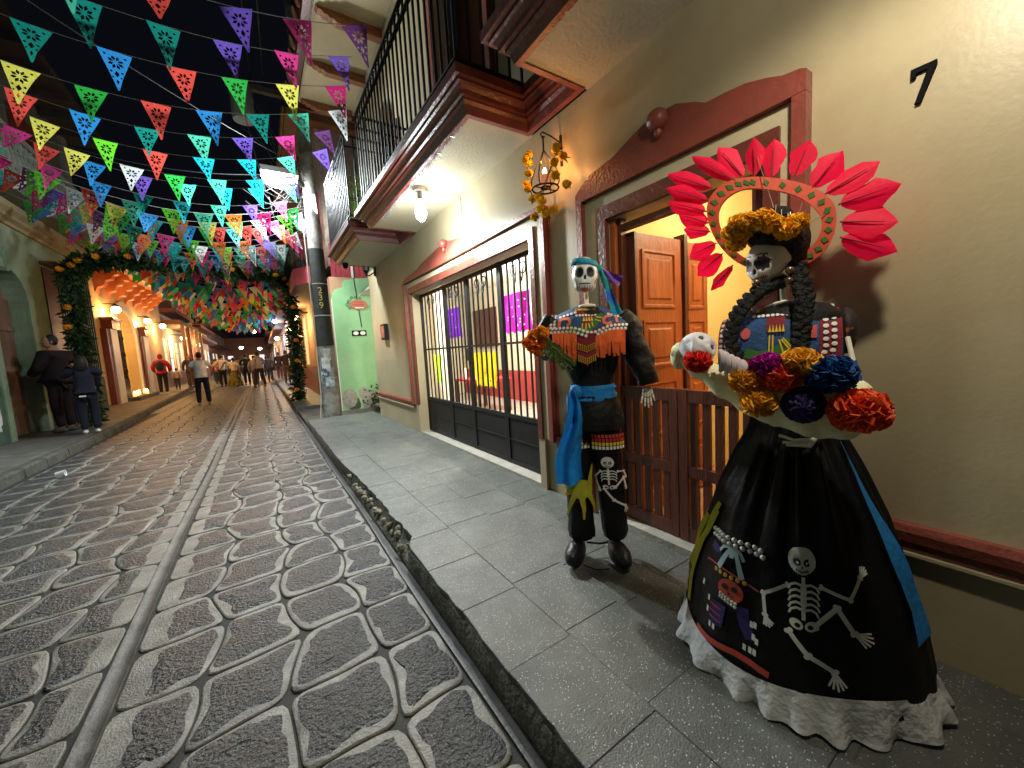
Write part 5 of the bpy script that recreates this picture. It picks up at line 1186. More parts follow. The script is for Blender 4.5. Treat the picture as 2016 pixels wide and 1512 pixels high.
def glyph(ch, size, M, mt, parent, name):
    cu = bpy.data.curves.new('glyph', 'FONT'); cu.body = ch; cu.size = size; cu.align_x = 'CENTER'; cu.extrude = .002
    to = bpy.data.objects.new('glyph', cu); COL.objects.link(to)
    dg = bpy.context.evaluated_depsgraph_get(); me = bpy.data.meshes.new_from_object(to.evaluated_get(dg)); bpy.data.objects.remove(to)
    me.transform(M); me.materials.clear(); me.materials.append(mt)
    o = bpy.data.objects.new(name, me); COL.objects.link(o); o.parent = parent; me.transform(WM[parent.name].inverted()); WM[o.name] = WM[parent.name]; return o
cdir = Vector((-px_, -py_, 0)).normalized()
mnum = mat('number_yellow', (.55, .46, .12), .6, .3, 30)
for ch, z in (('2', 2.58), ('3', 2.44), ('9', 2.29)):
    p = Vector((px_, py_, 0)) + cdir * (pr_(z) + .006); xa = Vector((-cdir.y, cdir.x, 0)); M = Matrix(((xa.x, 0, cdir.x, p.x), (xa.y, 0, cdir.y, p.y), (0, 1, 0, z), (0, 0, 0, 1)))
    glyph(ch, .17, M, mnum, po, 'number')
rr = random.Random(8)
for k, (z0, z1, c, a0, a1) in enumerate(((1.02, 1.32, (.45, .47, .46), 3.9, 4.9), (.88, 1.10, (.06, .10, .14), 3.7, 4.7), (.74, .92, (.25, .38, .42), 4.2, 5.2), (1.25, 1.5, (.38, .37, .33), 4.3, 5.0))):
    mb = MB(); n = 8; e = .004 + .0015 * k
    mb.loft([[(px_ + (pr_(z) + e) * math.cos(a0 + (a1 - a0) * i / n), py_ + (pr_(z) + e) * math.sin(a0 + (a1 - a0) * i / n), z + .012 * math.sin(i * 2.3 + k)) for i in range(n + 1)] for z in (z0, z1)], False, False); mb.build('torn_poster', mat('poster_%d' % k, c, .8, .5, 25, col2=(.6, .6, .58), c2s=14, c2t=(.5, .55)), po, smooth=0, fix=False)
mb = MB(); mb.tube([(px_ - .18, py_ - .05, z) for z in (4.0, 2.0, .6)] + [(px_ - .26, py_ - .2, .03)], .012, 6); mb.build('conduit', mat('grey_wire', (.35, .34, .30), .6, 0), po)
mb = MB()
mb.bar((px_ - 1.1, py_ + .2, 6.35), (px_ + .5, py_ + .2, 6.35), .10); mb.build('crossarm', mat('weathered_timber', (.12, .10, .08), .8, .3, 9), po, smooth=0)
tf = thing('transformer', 'grey cylindrical transformer hung high beside the concrete pole', 'transformer', (.18, 8.9, 5.7))
mb = MB(); mb.lathe([(0, 5.72), (.17, 5.72), (.18, 5.76), (.18, 6.3), (.16, 6.36), (0, 6.38)], (.18, 8.82, 0), 20); mb.build('tank', mat('grey_tank', (.22, .23, .22), .5, .2, 6), tf)
for a in (-.08, .08):
    mb = MB(); mb.lathe([(0, 6.36), (.035, 6.36), (.02, 6.42), (.035, 6.45), (.02, 6.5), (.01, 6.55), (0, 6.55)], (.18 + a, 8.82, 0), 10); mb.build('insulator', mat('brown_ceramic', (.16, .07, .03), .25, 0), tf)
sl_ = thing('street_lamp', 'blazing white street lamp on an arm from the concrete pole', 'street lamp', (.62, 8.3, 4.5))
mb = MB(); mb.tube([(px_, py_, 4.55), (.95, 8.5, 4.66), (.85, 8.42, 4.68)], .03, 8); mb.build('arm', M_iron, sl_)
mb = MB(); mb.box(.32, 8.14, 4.63, .90, 8.46, 4.72); mb.build('housing', mat('lamp_grey', (.4, .4, .4), .4, 0), sl_, smooth=0)
mb = MB(); mb.loft([[(.61 + .27 * k * math.cos(a), 8.3 + .15 * k * math.sin(a), z) for a in [2 * math.pi * i / 20 for i in range(20)]] for k, z in ((1, 4.629), (1.05, 4.58), (.95, 4.50), (.6, 4.44), (.2, 4.42))], True, True); mb.build('lens', emis('lamp_white', (.92, .98, 1), 60), sl_)  # lamp head and lens oversized to stand in for the glare
M_cable = mat('cable_black', (.012, .012, .012), .7, 0, spec=.2)
M_cabl2 = mat('cable_grey', (.045, .045, .045), .7, 0, spec=.2)
def cat_pts(a, b, sag, n=18):
    a = Vector(a); b = Vector(b); return [a.lerp(b, i / n) - Vector((0, 0, 4 * sag * (i / n) * (1 - i / n))) for i in range(n + 1)]
rr = random.Random(14)
CB_ = [('thick black power cable running high along the street', (-.02, -1, 6.6), (.35, 8.8, 6.4), .15), ('second black power cable beside the first one high along the street', (.10, -1, 6.7), (.55, 8.8, 6.4), .22), ('black cable sagging from the roof eave to the concrete pole', (.90, -1, 5.6), (1.0, 8.6, 5.9), .2), ('thin cable from the concrete pole across to the green balcony', (1.0, 8.6, 5.0), (-3.8, 3.6, 5.4), .25), ('thin cable from the concrete pole to the left eave', (1.0, 8.6, 4.9), (-3.9, 10.0, 5.7), .45), ('cable from the pole along the right side of the street', (1.1, 8.7, 5.1), (1.3, 30, 5.2), .5), ('upper cable from the pole along the right side of the street', (.9, 8.8, 6.4), (.9, 40, 6.2), .7), ('cable from the pole to the red balcony house', (1.05, 8.7, 4.4), (1.5, 14, 3.9), .25)]
for lab, a, b, sag in CB_:
    mb = MB(); mb.tube(cat_pts(a, b, sag), .012 if 'thick' in lab or 'second' in lab else .007, 5); tag(mb.build('cable', M_cabl2 if 'thin' in lab else M_cable), lab, 'cable', 'overhead cables')
tg_ = MB()
for i in range(26):
    a = Vector((px_ - .15, py_ - .1, rr.uniform(4.2, 5.2))); b = Vector((rr.uniform(-.1, .8), rr.uniform(8.0, 9.2), rr.uniform(4.0, 6.2))); m = (a + b) / 2 + Vector((rr.uniform(-.25, .25), rr.uniform(-.2, .2), rr.uniform(-.7, -.1)))
    tg_.tube([a, a.lerp(m, .5) + Vector((0, 0, -.08)), m, m.lerp(b, .5) + Vector((0, 0, -.05)), b], .005, 4)
o = tag(tg_.build('wire_tangle', M_cabl2, kind='stuff'), 'tangle of thin wires around the street lamp', 'wires')

# ------------------------------------------------------------------ pennant strings
def flag_mesh(bend, seed):
    w, h = .222, .305
    cu = bpy.data.curves.new('flag', 'CURVE'); cu.dimensions = '2D'; cu.fill_mode = 'BOTH'
    def sp(pts):
        s = cu.splines.new('POLY'); s.points.add(len(pts) - 1)
        for i, p in enumerate(pts): s.points[i].co = (p[0], p[1], 0, 1)
        s.use_cyclic_u = True
    sp([(-w / 2, 0), (-w / 4, -.001), (0, 0), (w / 4, -.001), (w / 2, 0), (w * .38, -h * .25), (w * .25, -h * .5), (w * .125, -h * .75), (.006, -h), (-.006, -h), (-w * .125, -h * .75), (-w * .25, -h * .5), (-w * .38, -h * .25)])
    c = (0, -.088); 
    for k in range(8):
        a = math.pi / 8 + k * math.pi / 4; d = Vector((math.cos(a), math.sin(a))); s = Vector((-d.y, d.x)); r0, r1 = .014, .056
        sp([tuple(Vector(c) + d * r0), tuple(Vector(c) + d * (r0 + r1) / 2 + s * .0122), tuple(Vector(c) + d * r1), tuple(Vector(c) + d * (r0 + r1) / 2 - s * .0122)])
    def dia(x, y, a, b): sp([(x - a, y), (x, y + b), (x + a, y), (x, y - b)])
    dia(0, -.180, .017, .026); dia(0, -.240, .010, .020)
    for sg in (-1, 1): dia(sg * .034, -.164, .011, .010); dia(sg * .064, -.038, .012, .010); dia(sg * .027, -.205, .007, .010)
    o = bpy.data.objects.new('flag', cu); COL.objects.link(o); dg = bpy.context.evaluated_depsgraph_get(); me = bpy.data.meshes.new_from_object(o.evaluated_get(dg)); bpy.data.objects.remove(o)
    me.name = 'flag'
    for v in me.vertices:
        x, y = v.co.x, v.co.y; f = -y / h
        v.co = (x, bend * f * f * .09 + .010 * math.sin(x * 26 + y * 14 + seed) * f, y)
    me.materials.clear(); me.materials.append(FM[0]); me.update(); return me
FC = {'teal': (.006, .16, .13), 'cyan': (.01, .30, .36), 'blue': (.02, .18, .45), 'purple': (.11, .06, .33), 'pink': (.50, .035, .18), 'magenta': (.36, .01, .10), 'red': (.52, .055, .04), 'green': (.02, .28, .04), 'lime': (.09, .40, .02), 'yellow': (.52, .48, .08), 'white': (.55, .58, .56), 'mint': (.06, .42, .28), 'plum': (.10, .03, .12), 'orange': (.60, .16, .02)}
FMAT = {k: mat('plastic_' + k, v, .38, .08, 30, .35, 55, spec=.5, transl=.5) for k, v in FC.items()}
FM = [FMAT['teal']]
FMESH = [flag_mesh(b, s) for b, s in ((0, 0), (.5, 1), (-.5, 2), (.9, 3))]
M_string = mat('string', (.30, .29, .27), .8, 0)
NAMES = list(FC)
STR = [ # y, zmin, z at right end, first x, pitch, colours from left to right ('' = random)
 (3.73, 3.93, 4.27, -.01, .44, 'purple pink plum'), (4.45, 4.17, 4.44, -.99, .468, 'teal teal purple pink purple'),
 (4.80, 4.07, 4.32, -1.37, .45, 'teal blue red green yellow magenta'), (5.05, 3.83, 4.19, -1.53, .41, 'yellow green red blue teal mint white'),
 (5.77, 3.89, 4.32, -1.79, .445, 'red blue teal mint purple pink plum'), (6.33, 3.87, 4.34, -1.78, .445, 'yellow lime red cyan cyan mint purple'),
 (6.80, 3.80, 4.28, -2.55, .44, 'plum pink yellow white green mint cyan purple pink green'), (7.20, 3.86, 4.3, -2.9, .43, 'green magenta red blue purple mint cyan cyan mint white pink'),
 (7.70, 3.78, 4.2, -3.0, .43, 'red mint pink blue teal cyan mint purple pink white green')]
rr = random.Random(77)
y = 8.25
while y < 35:
    STR.append((y, 3.74 + rr.uniform(-.1, .12) , 4.2 + rr.uniform(-.1, .15), -3.1 - rr.uniform(0, .3) - max(0, y - 14) * .012, rr.uniform(.37, .43), ''))
    y += .34 + .011 * (y - 8) + rr.uniform(-.07, .08)
ORD = ['nearest', 'second nearest', 'third nearest', 'fourth nearest', 'fifth nearest', 'sixth nearest', 'seventh nearest', 'eighth nearest', 'ninth nearest', 'tenth nearest']
count = 0; far = MB(); 
farm = [FMAT[k] for k in NAMES]
for si, (y, zm, zr, x0, pit, cols) in enumerate(STR):
    xr = 1.12 if y < 10 else 1.42; xl = -3.7 - max(0, y - 14) * .012; xc = -.7; k = (zr - zm) / (1.8 ** 2)
    Z = lambda x: zm + k * (x - xc) ** 2
    cl = cols.split(); n = int((xr - .25 - x0) / pit) + 1
    if cl:
        n = max(len(cl), 0)
        while x0 - pit > -3.3: x0 -= pit; cl = [rr.choice(NAMES)] + cl; n += 1
    indiv = count + n <= 300
    YW = lambda x: y + .05 * math.sin(x * 1.3 + si)
    if indiv:
        if si < 10: lab = '%s string of cut plastic pennants over the street, counted from the viewer' % ORD[si]
        else: lab = '%s string of cut plastic pennants over the street, counted from the viewer' % (['eleventh', 'twelfth', 'thirteenth', 'fourteenth', 'fifteenth', 'sixteenth', 'seventeenth', 'eighteenth', 'nineteenth', 'twentieth', 'twenty-first', 'twenty-second', 'twenty-third', 'twenty-fourth', 'twenty-fifth', 'twenty-sixth', 'twenty-seventh', 'twenty-eighth', 'twenty-ninth', 'thirtieth', 'thirty-first', 'thirty-second', 'thirty-third', 'thirty-fourth', 'thirty-fifth', 'thirty-sixth', 'thirty-seventh', 'thirty-eighth'][si - 10] + ' nearest')
        root = thing('pennant_string', lab, 'bunting', (xc, y, zm), 0, 'strings of pennants across the street')
        mb = MB(); mb.tube([(xl + (xr - xl) * i / 26, YW(xl + (xr - xl) * i / 26), Z(xl + (xr - xl) * i / 26)) for i in range(27)], .0028, 4); mb.build('cord', M_string, root)
    for i in range(n):
        x = x0 + pit * i + rr.uniform(-.02, .02); xm = x + .10
        if xm > xr - .05: continue
        c = cl[i] if i < len(cl) else rr.choice(NAMES)
        sl2 = math.atan(2 * k * (xm - xc)); M = Matrix.Translation((xm, YW(xm), Z(xm))) @ Matrix.Rotation(-sl2, 4, 'Y') @ Matrix.Rotation(rr.uniform(-.22, .22), 4, 'Z') @ Matrix.Rotation(rr.uniform(-.30, .22), 4, 'X')
        if indiv:
            f = bpy.data.objects.new('flag', rr.choice(FMESH)); COL.objects.link(f); f.parent = root; f.matrix_local = WM[root.name].inverted() @ M @ Matrix.Scale(1.0 if si < 9 else 1.18, 4)
            f.material_slots[0].link = 'OBJECT'; f.material_slots[0].material = FMAT[c]; count += 1
        else:
            w, h = .25, .33; b = rr.uniform(-.03, .03); far.mi = NAMES.index(c)
            P = [(-w / 2, 0, 0), (w / 2, 0, 0), (w / 4, b * .3, -h / 2), (0, b, -h), (-w / 4, b * .3, -h / 2)]; far.add([M @ Vector(p) for p in P], [(0, 1, 2, 4), (4, 2, 3)])
    if not indiv:
        far.mi = NAMES.index('white'); far.tube([(xl + (xr - xl) * i / 16, y, Z(xl + (xr - xl) * i / 16)) for i in range(17)], .003, 3)
tag(far.build('distant_pennants', farm, smooth=0, fix=False, kind='stuff'), 'mass of small coloured pennants far down the street', 'bunting')

# ------------------------------------------------------------------ garland arch across the street
ga = thing('garland_arch', 'leafy green arch with orange marigolds spanning the street', 'arch', (-1.2, 12.4, .1))
def gpt(t):
    P = [(-3.2, 12.0, .14), (-3.22, 12.02, 1.9), (-3.2, 12.05, 3.45), (-2.95, 12.1, 3.72), (-2.0, 12.2, 3.80), (-1.2, 12.4, 3.80), (-.2, 12.6, 3.72), (.55, 12.75, 3.68), (.86, 12.8, 3.45), (.88, 12.8, 1.8), (.80, 12.82, .13)]
    q = t * (len(P) - 1); k = min(int(q), len(P) - 2); return Vector(P[k]).lerp(Vector(P[k + 1]), q - k)
mb = MB(); mb.tube([gpt(i / 60) for i in range(61)], .07, 8); mb.build('frame_roll', mat('dark_moss', (.012, .022, .008), .9, .3, 9), ga)
rr = random.Random(66); lv = MB(); lv2 = MB()
for i in range(10500):
    c = gpt(rr.random()); d = Vector((rr.gauss(0, 1), rr.gauss(0, 1), rr.gauss(0, 1) - .3)).normalized(); b = c + d * rr.uniform(.05, .17); L = rr.uniform(.07, .17); dd = (d + Vector((rr.uniform(-.7, .7), rr.uniform(-.7, .7), rr.uniform(-.9, .4)))).normalized(); s = dd.cross(Vector((rr.uniform(-1, 1), rr.uniform(-1, 1), rr.uniform(-1, 1)))).normalized() * L * .20
    (lv if i % 3 else lv2).add([b, b + dd * L * .5 + s, b + dd * L, b + dd * L * .5 - s], [(0, 1, 2, 3)])
lv.build('leaves', mat('leaf_dark', (.018, .048, .012), .55, .4, 4, transl=.2), ga, smooth=0, fix=False, kind='stuff'); lv2.build('pale_leaves', mat('leaf_mid', (.040, .080, .020), .55, .4, 4, transl=.25), ga, smooth=0, fix=False, kind='stuff')
for i in range(22):
    t = (i + .5) / 22 + rr.uniform(-.01, .01); c = gpt(t) + Vector((rr.uniform(-.10, .10), -.20, rr.uniform(-.08, .08))); mb = pompom(MB(), c, .07, 50, rr, .8, ruf=.3); mb.build('marigold', M_mari, ga, smooth=0, fix=False)

# ------------------------------------------------------------------ generic house pieces
def opening(parent, X, side, y0, y1, z0, z1, pane, frame, d=.12, arch=False, lit=None):
    """door or window set in a wall at x=X; side=+1 when the street lies towards -x"""
    s = -side
    mb = MB(); t = .08
    mb.box(X + s * .03, y0 - t, z0, X - s * .02, y0, z1 + t); mb.box(X + s * .03, y1, z0, X - s * .02, y1 + t, z1 + t); mb.box(X + s * .03, y0, z1, X - s * .02, y1, z1 + t)
    fo = mb.build('window', frame, parent, smooth=0)
    mb = MB(); mb.box(X + s * .006, y0, z0, X - s * .02, y1, z1); mb.build('pane', pane, fo, smooth=0)
    mb = MB()
    for k in (1, 2): yy = y0 + (y1 - y0) * k / 3; mb.box(X + s * .02, yy - .02, z0, X + s * .007, yy + .02, z1)
    zz = z0 + (z1 - z0) * .6; mb.box(X + s * .018, y0, zz - .02, X + s * .0075, y1, zz + .02); mb.build('glazing_bar', frame, fo, smooth=0, kind='stuff'); return fo
# ------------------------------------------------------------------ far right: green end wall and the red balcony house
M_green = mat('mint_wall', (.30, .56, .28), .75, .08, 3, .2, 30, col2=(.42, .44, .36), c2s=1.3, c2t=(.60, .72))
M_mould = mat('damp_mould', (.07, .08, .055), .9, .4, 9)
M_pinkw = mat('pink_orange_wall', (.55, .30, .18), .75, .1, 3)
M_rose = mat('rose_red', (.42, .055, .07), .6, .15, 6)
gh = thing('green_house', 'mint green end wall with an oval sign and damp stains below', 'house', (1.5, 11, .03))
mb = MB(); mb.prism([(1.50, 9.80, .03), (2.75, 9.80, .03), (2.75, 9.80, 3.62), (2.40, 9.80, 3.62), (2.40, 9.8, 3.18), (1.80, 9.8, 3.10), (1.78, 9.8, 2.93), (1.60, 9.8, 2.88), (1.53, 9.8, 2.80), (1.50, 9.8, 2.66)], (0, .2, 0)); mb.build('end_wall', M_green, gh, smooth=0)
mb = MB(); mb.box(1.48, 9.81, .03, 1.62, 16, 1.06); mb.build('red_base', M_red, gh, smooth=0)
mb = MB(); mb.box(1.52, 10.01, 1.061, 1.62, 11.6, 3.2); mb.box(1.52, 12.5, 1.061, 1.62, 16, 3.2); mb.box(1.52, 11.6, 2.6, 1.62, 12.5, 3.2); mb.build('street_wall', M_pinkw, gh, smooth=0)
mb = MB(); mb.box(1.62, 10.01, .03, 6, 16, 3.2); mb.build('house_body', M_pinkw, gh, smooth=0)
mb = MB(); mb.box(1.485, 9.795, .03, 1.505, 9.83, 2.66); mb.build('white_edge', M_white, gh, smooth=0)
mb = MB(); mb.box(1.505, 11.62, .1, 1.519, 12.48, 2.55); mb.build('door', M_dred, gh, smooth=0)
rr = random.Random(19)
for k in range(9):
    mb = MB(); cx = 1.6 + rr.uniform(0, .8); n = 12; r = rr.uniform(.06, .22); cz = .05 + rr.uniform(0, .35)
    mb.add([(min(2.7, max(1.51, cx + r * (1 + .5 * mnoise.noise(Vector((k, j, 0)))) * math.cos(2 * math.pi * j / n))), 9.794 - .0008 * k, max(.04, cz + 1.3 * r * (1 + .6 * mnoise.noise(Vector((k, j, 3)))) * math.sin(2 * math.pi * j / n))) for j in range(n)], [tuple(range(n))]); mb.build('damp_stain', M_mould if k % 3 == 0 else mat('bare_render', (.36, .34, .28), .9, .3, 12), gh, smooth=0, fix=False)
mb = MB()
for i in range(9): mb.box(1.585 + .105 * i, 10.05, 3.16, 1.682 + .105 * i, 10.085, 3.98)
for i in range(9):
    q = MB(); q.box(1.585 + .105 * i, 10.02, 3.205, 1.680 + .105 * i, 10.05 - .004 * (i % 2), 3.98); q.build('board', M_rose, gh, smooth=0)
mb = MB(); mb.box(2.02, 9.99, 3.2, 2.07, 10.015, 4.3); mb.build('downpipe', M_white, gh, smooth=0)
mb = MB(); mb.tube([(2.02, 9.785, 3.15), (2.06, 9.785, 2.6), (2.10, 9.785, 2.0)], .008, 5); mb.build('drop_cable', M_cable, gh)
bs_ = thing('balcony', 'rose red concrete balcony with dark bulging bars beyond the pole', 'balcony', (1.15, 13, 3.1))
mb = MB(); mb.prism([(1.50, 10.4, 3.12), (1.10, 10.4, 3.12), (.86, 10.9, 3.12), (.86, 15.6, 3.12), (1.50, 15.6, 3.12)], (0, 0, .06)); mb.build('soffit', mat('grey_pink', (.36, .29, .26), .8, .1, 4), bs_, smooth=0)
mb = MB(); mb.loft([[(1.51, 10.395, z), (1.095, 10.395, z), (.855, 10.895, z), (.855, 15.6, z)] for z in (3.11, 3.48)], False, False); mb.prism([(1.50, 10.4, 3.47), (1.10, 10.4, 3.47), (.86, 10.9, 3.47), (.86, 15.6, 3.47), (1.50, 15.6, 3.47)], (0, 0, .03)); mb.build('fascia', M_rose, bs_, smooth=0)
for i in range(44):
    y = 10.95 + .105 * i; mb = MB(); mb.tube([(.93, y, 3.5), (.80, y, 3.66), (.77, y, 3.82), (.88, y, 4.1), (.90, y, 4.45)], .012, 4); mb.build('bar', M_iron, bs_, smooth=0)
for i in range(5):
    x = .93 + .11 * i; mb = MB(); mb.tube([(x, 10.9 - (x - .9) * 1.1, 3.5), (x, 10.9 - (x - .9) * 1.1, 4.45)], .012, 4); mb.build('bar', M_iron, bs_, smooth=0)
mb = MB(); mb.bar((.90, 10.9, 4.46), (.90, 15.6, 4.46), .05, .03); mb.bar((.90, 10.9, 4.46), (1.5, 10.4, 4.46), .05, .03); mb.build('rail', M_iron, bs_, smooth=0)
rhs = thing('red_balcony_house', 'weathered upper storey with a red column behind the dark bulging balcony', 'house', (2, 13, 3.5))
mb = MB(); mb.box(1.56, 10.2, 3.5, 6, 16, 6.6); mb.build('wall', mat('peeling_wall', (.42, .32, .24), .85, .15, 3, .3, 20, col2=(.25, .2, .16), c2s=4), rhs, smooth=0)
for yy in (10.6, 13.2, 15.2):
    mb = MB(); mb.box(1.40, yy, 3.5, 1.555, yy + .22, 5.3); mb.build('column', M_rose, rhs, smooth=0)
mb = MB(); mb.box(1.535, 11.4, 3.52, 1.555, 12.4, 5.4); mb.build('door', M_black, rhs, smooth=0)
mb = MB(); mb.box(.9, 9.9, 6.6, 6, 16, 6.75); mb.build('eave', M_rafter, rhs, smooth=0)
# oval sign and twin plaque on the green wall
os_ = thing('oval_sign', 'terracotta oval sign with worn lettering on the mint green wall', 'sign', (2.05, 9.78, 2.5))
mb = MB(); mb.prism([(2.08 + .20 * math.cos(a), 9.795, 2.53 + .115 * math.sin(a)) for a in [2 * math.pi * i / 28 for i in range(28)]], (0, -.02, 0)); mb.build('board', mat('terracotta_sign', (.50, .15, .09), .6, .15, 20), os_, smooth=0)
mb = MB(); mb.box(1.99, 9.770, 2.445, 2.19, 9.774, 2.468); mb.build('white_strip', M_white, os_, smooth=0)
for z, t in ((2.575, 'casa de'), (2.505, 'POSADA')):
    pass
mb = MB(); rr = random.Random(2)
for z, n, h in ((2.585, 9, .018), (2.525, 12, .03)):
    for i in range(n): x = 2.08 + (i - n / 2) * .021; mb.box(x, 9.771, z - h / 2, x + rr.uniform(.006, .013), 9.7745, z + h / 2 * rr.uniform(.6, 1))
mb.build('lettering', mat('sign_dark_red', (.30, .05, .035), .6, 0), os_, smooth=0, kind='stuff')
mb = MB()
for cx, cz, r in ((1.86, 2.60, .05), (1.83, 2.52, .06), (1.88, 2.44, .045), (1.93, 2.68, .045), (2.02, 2.69, .04), (2.12, 2.68, .03)): mb.tube([(cx + r * (1 - t / 9) * math.cos(t), 9.785, cz + r * (1 - t / 9) * math.sin(t)) for t in [q * .5 for q in range(16)]], .006, 4)
mb.build('scrollwork', mat('green_iron', (.05, .14, .07), .5, 0), os_)
tp = thing('twin_plaque', 'black plaque with two white ovals on the mint green wall', 'sign', (2.03, 9.78, 1.8))
mb = MB(); mb.box(1.87, 9.785, 1.79, 2.20, 9.7985, 1.92); mb.build('backing', M_black, tp, smooth=0)
for cx in (1.955, 2.115):
    mb = MB(); mb.prism([(cx + .062 * math.cos(a), 9.784, 1.855 + .045 * math.sin(a)) for a in [2 * math.pi * i / 16 for i in range(16)]], (0, -.006, 0)); mb.build('oval', M_white, tp, smooth=0)
sh_ = thing('shrub', 'small dark shrub at the foot of the mint green wall', 'shrub', (2.35, 9.5, .04)); mb = MB(); rr = random.Random(5)
for i in range(160):
    c = Vector((2.35 + rr.gauss(0, .13), 9.62 + rr.gauss(0, .08), .06 + abs(rr.gauss(0, .2)))); d = Vector((rr.uniform(-1, 1), rr.uniform(-1, 1), rr.uniform(-.2, 1))).normalized() * .09; s = d.cross(Vector((.3, .9, .1))).normalized() * .018; mb.add([c, c + d * .5 + s, c + d, c + d * .5 - s], [(0, 1, 2, 3)])
mb.build('leaves', MATS['leaf_dark'], sh_, smooth=0, fix=False, kind='stuff')
# ------------------------------------------------------------------ left: green house with stone balconies
LX = -3.9
M_sage = mat('sage_wall', (.19, .27, .17), .85, .15, 2.5, .35, 25, col2=(.28, .33, .25), c2s=1.2, c2t=(.5, .7))
M_dgreen = mat('dark_green_dado', (.055, .10, .075), .8, .25, 5, .3, 25)
M_stone = mat('grey_stone', (.12, .13, .10), .85, .25, 6, .4, 30)
M_peel = mat('bare_white_plaster', (.62, .64, .66), .85, .1, 9)
lg = thing('green_house', 'sage green house with stone balustrade balconies and an arched wooden door', 'house', (LX, 8, .13))
mb = MB()
mb.box(LX - .3, -4, .1, LX, 10.75, 4.3); mb.box(LX - .3, 12.05, .1, LX, 15.9, 4.3)
P = [(10.75, 4.3), (10.75, 2.75)] + [(11.4 - .65 * math.cos(math.pi * i / 12), 2.75 + .62 * math.sin(math.pi * i / 12)) for i in range(1, 12)] + [(12.05, 2.75), (12.05, 4.3)]
mb.prism([(LX, a, b) for a, b in P], (-.3, 0, 0)); mb.box(-8, 15.6, .1, LX - .3, 15.9, 4.3); mb.build('wall', M_sage, lg, smooth=0)
mb = MB(); mb.box(LX - .02, -4, .1, LX + .018, 10.58, 1.15); mb.box(LX - .02, 12.22, .1, LX + .018, 15.9, 1.15); mb.build('dado', M_dgreen, lg, smooth=0)
rr = random.Random(4)
for k, (cy, cz, r) in enumerate(((9.9, 1.0, .42), (10.25, .62, .22), (8.6, .9, .4), (10.3, 1.35, .14), (13.0, 2.6, .09), (9.7, 2.0, .1))):
    n = 26; mb = MB(); mb.add([(LX + .021 + .001 * k, min(10.57, cy + r * (1 + .5 * mnoise.noise(Vector((j * .8, k * 9, 0)))) * math.cos(2 * math.pi * j / n) * .8), max(.15, cz + r * (1 + .6 * mnoise.noise(Vector((j * .7, k * 5, 4)))) * math.sin(2 * math.pi * j / n) * 1.2)) for j in range(n)], [tuple(range(n))]); mb.build('peeled_patch', M_peel, lg, smooth=0, fix=False)
mb = MB(); O = [(10.58, .13), (10.58, 2.75)] + [(11.4 - .82 * math.cos(math.pi * i / 14), 2.75 + .80 * math.sin(math.pi * i / 14)) for i in range(1, 14)] + [(12.22, 2.75), (12.22, .13)]
I = [(10.75, .13), (10.75, 2.75)] + [(11.4 - .65 * math.cos(math.pi * i / 14), 2.75 + .62 * math.sin(math.pi * i / 14)) for i in range(1, 14)] + [(12.05, 2.75), (12.05, .13)]
mb.loft([[(LX - .01, a, b) for a, b in O], [(LX + .04, a, b) for a, b in O], [(LX + .04, a, b) for a, b in I], [(LX - .005, a, b) for a, b in I]], False, False); mb.build('arch_trim', M_sage, lg, smooth=0)
mb = MB(); mb.prism([(LX + .06, 11.36, 3.30), (LX + .06, 11.46, 3.30), (LX + .06, 11.5, 3.68), (LX + .06, 11.34, 3.68)], (-.08, 0, 0)); mb.build('keystone', M_sage, lg, smooth=0)
ad = thing('arched_door', 'old pinkish brown plank door set deep in the sage green arch', 'door', (LX - .25, 11.4, .13))
for i in range(8):
    y0 = 10.76 + .16 * i; mb = MB(); mb.box(LX - .27, y0, .14, LX - .23 + .004 * (i % 2), y0 + .153, 2.72 + .55 * math.sin(math.pi * (i + .5) / 8)); mb.build('plank', mat('old_pink_wood', (.20, .12, .09), .7, .3, 3, .3, 14, stretch=(10, 10, .8)), ad, smooth=0)
for z in (.6, 1.4, 2.2):
    mb = MB(); mb.box(LX - .228, 10.77, z, LX - .205, 12.04, z + .10); mb.build('rail', MATS['old_pink_wood'], ad, smooth=0)
wg = thing('window_grille', 'dark barred window box projecting from the sage green wall', 'window', (LX + .1, 13.9, 1.4))
mb = MB(); mb.box(LX - .01, 13.0, 1.35, LX + .02, 14.9, 3.7); mb.build('shutter', M_woodd, wg, smooth=0)
for i in range(14):
    y = 13.0 + .146 * i; mb = MB(); mb.bar((LX + .22, y, 1.3), (LX + .22, y, 3.75), .022); mb.build('bar', M_iron, wg, smooth=0)
mb = MB(); mb.box(LX, 12.95, 1.22, LX + .27, 14.95, 1.30); mb.build('sill', M_woodd, wg, smooth=0); MB().box(LX, 12.95, 3.75, LX + .27, 14.95, 3.82).build('hood', M_woodd, wg, smooth=0); MB().bar((LX + .22, 12.98, 2.5), (LX + .22, 14.92, 2.5), .03).build('crossbar', M_iron, wg, smooth=0)
mb = MB(); sweep([(LX + .002, 15.95), (LX + .002, -4)], [(0, 4.24), (-.04, 4.24), (-.06, 4.30), (-.14, 4.34), (-.15, 4.40), (-.24, 4.46), (-.26, 4.56), (-.0, 4.56)], mb) if False else sweep([(LX + .002, -4), (LX + .002, 15.95)], [(0, 4.24), (-.04, 4.24), (-.06, 4.30), (-.14, 4.34), (-.15, 4.40), (-.24, 4.46), (-.26, 4.56), (0, 4.56)], mb); mb.build('cornice', mat('ochre_stone', (.30, .24, .13), .8, .2, 6, .3, 30), lg, smooth=25)
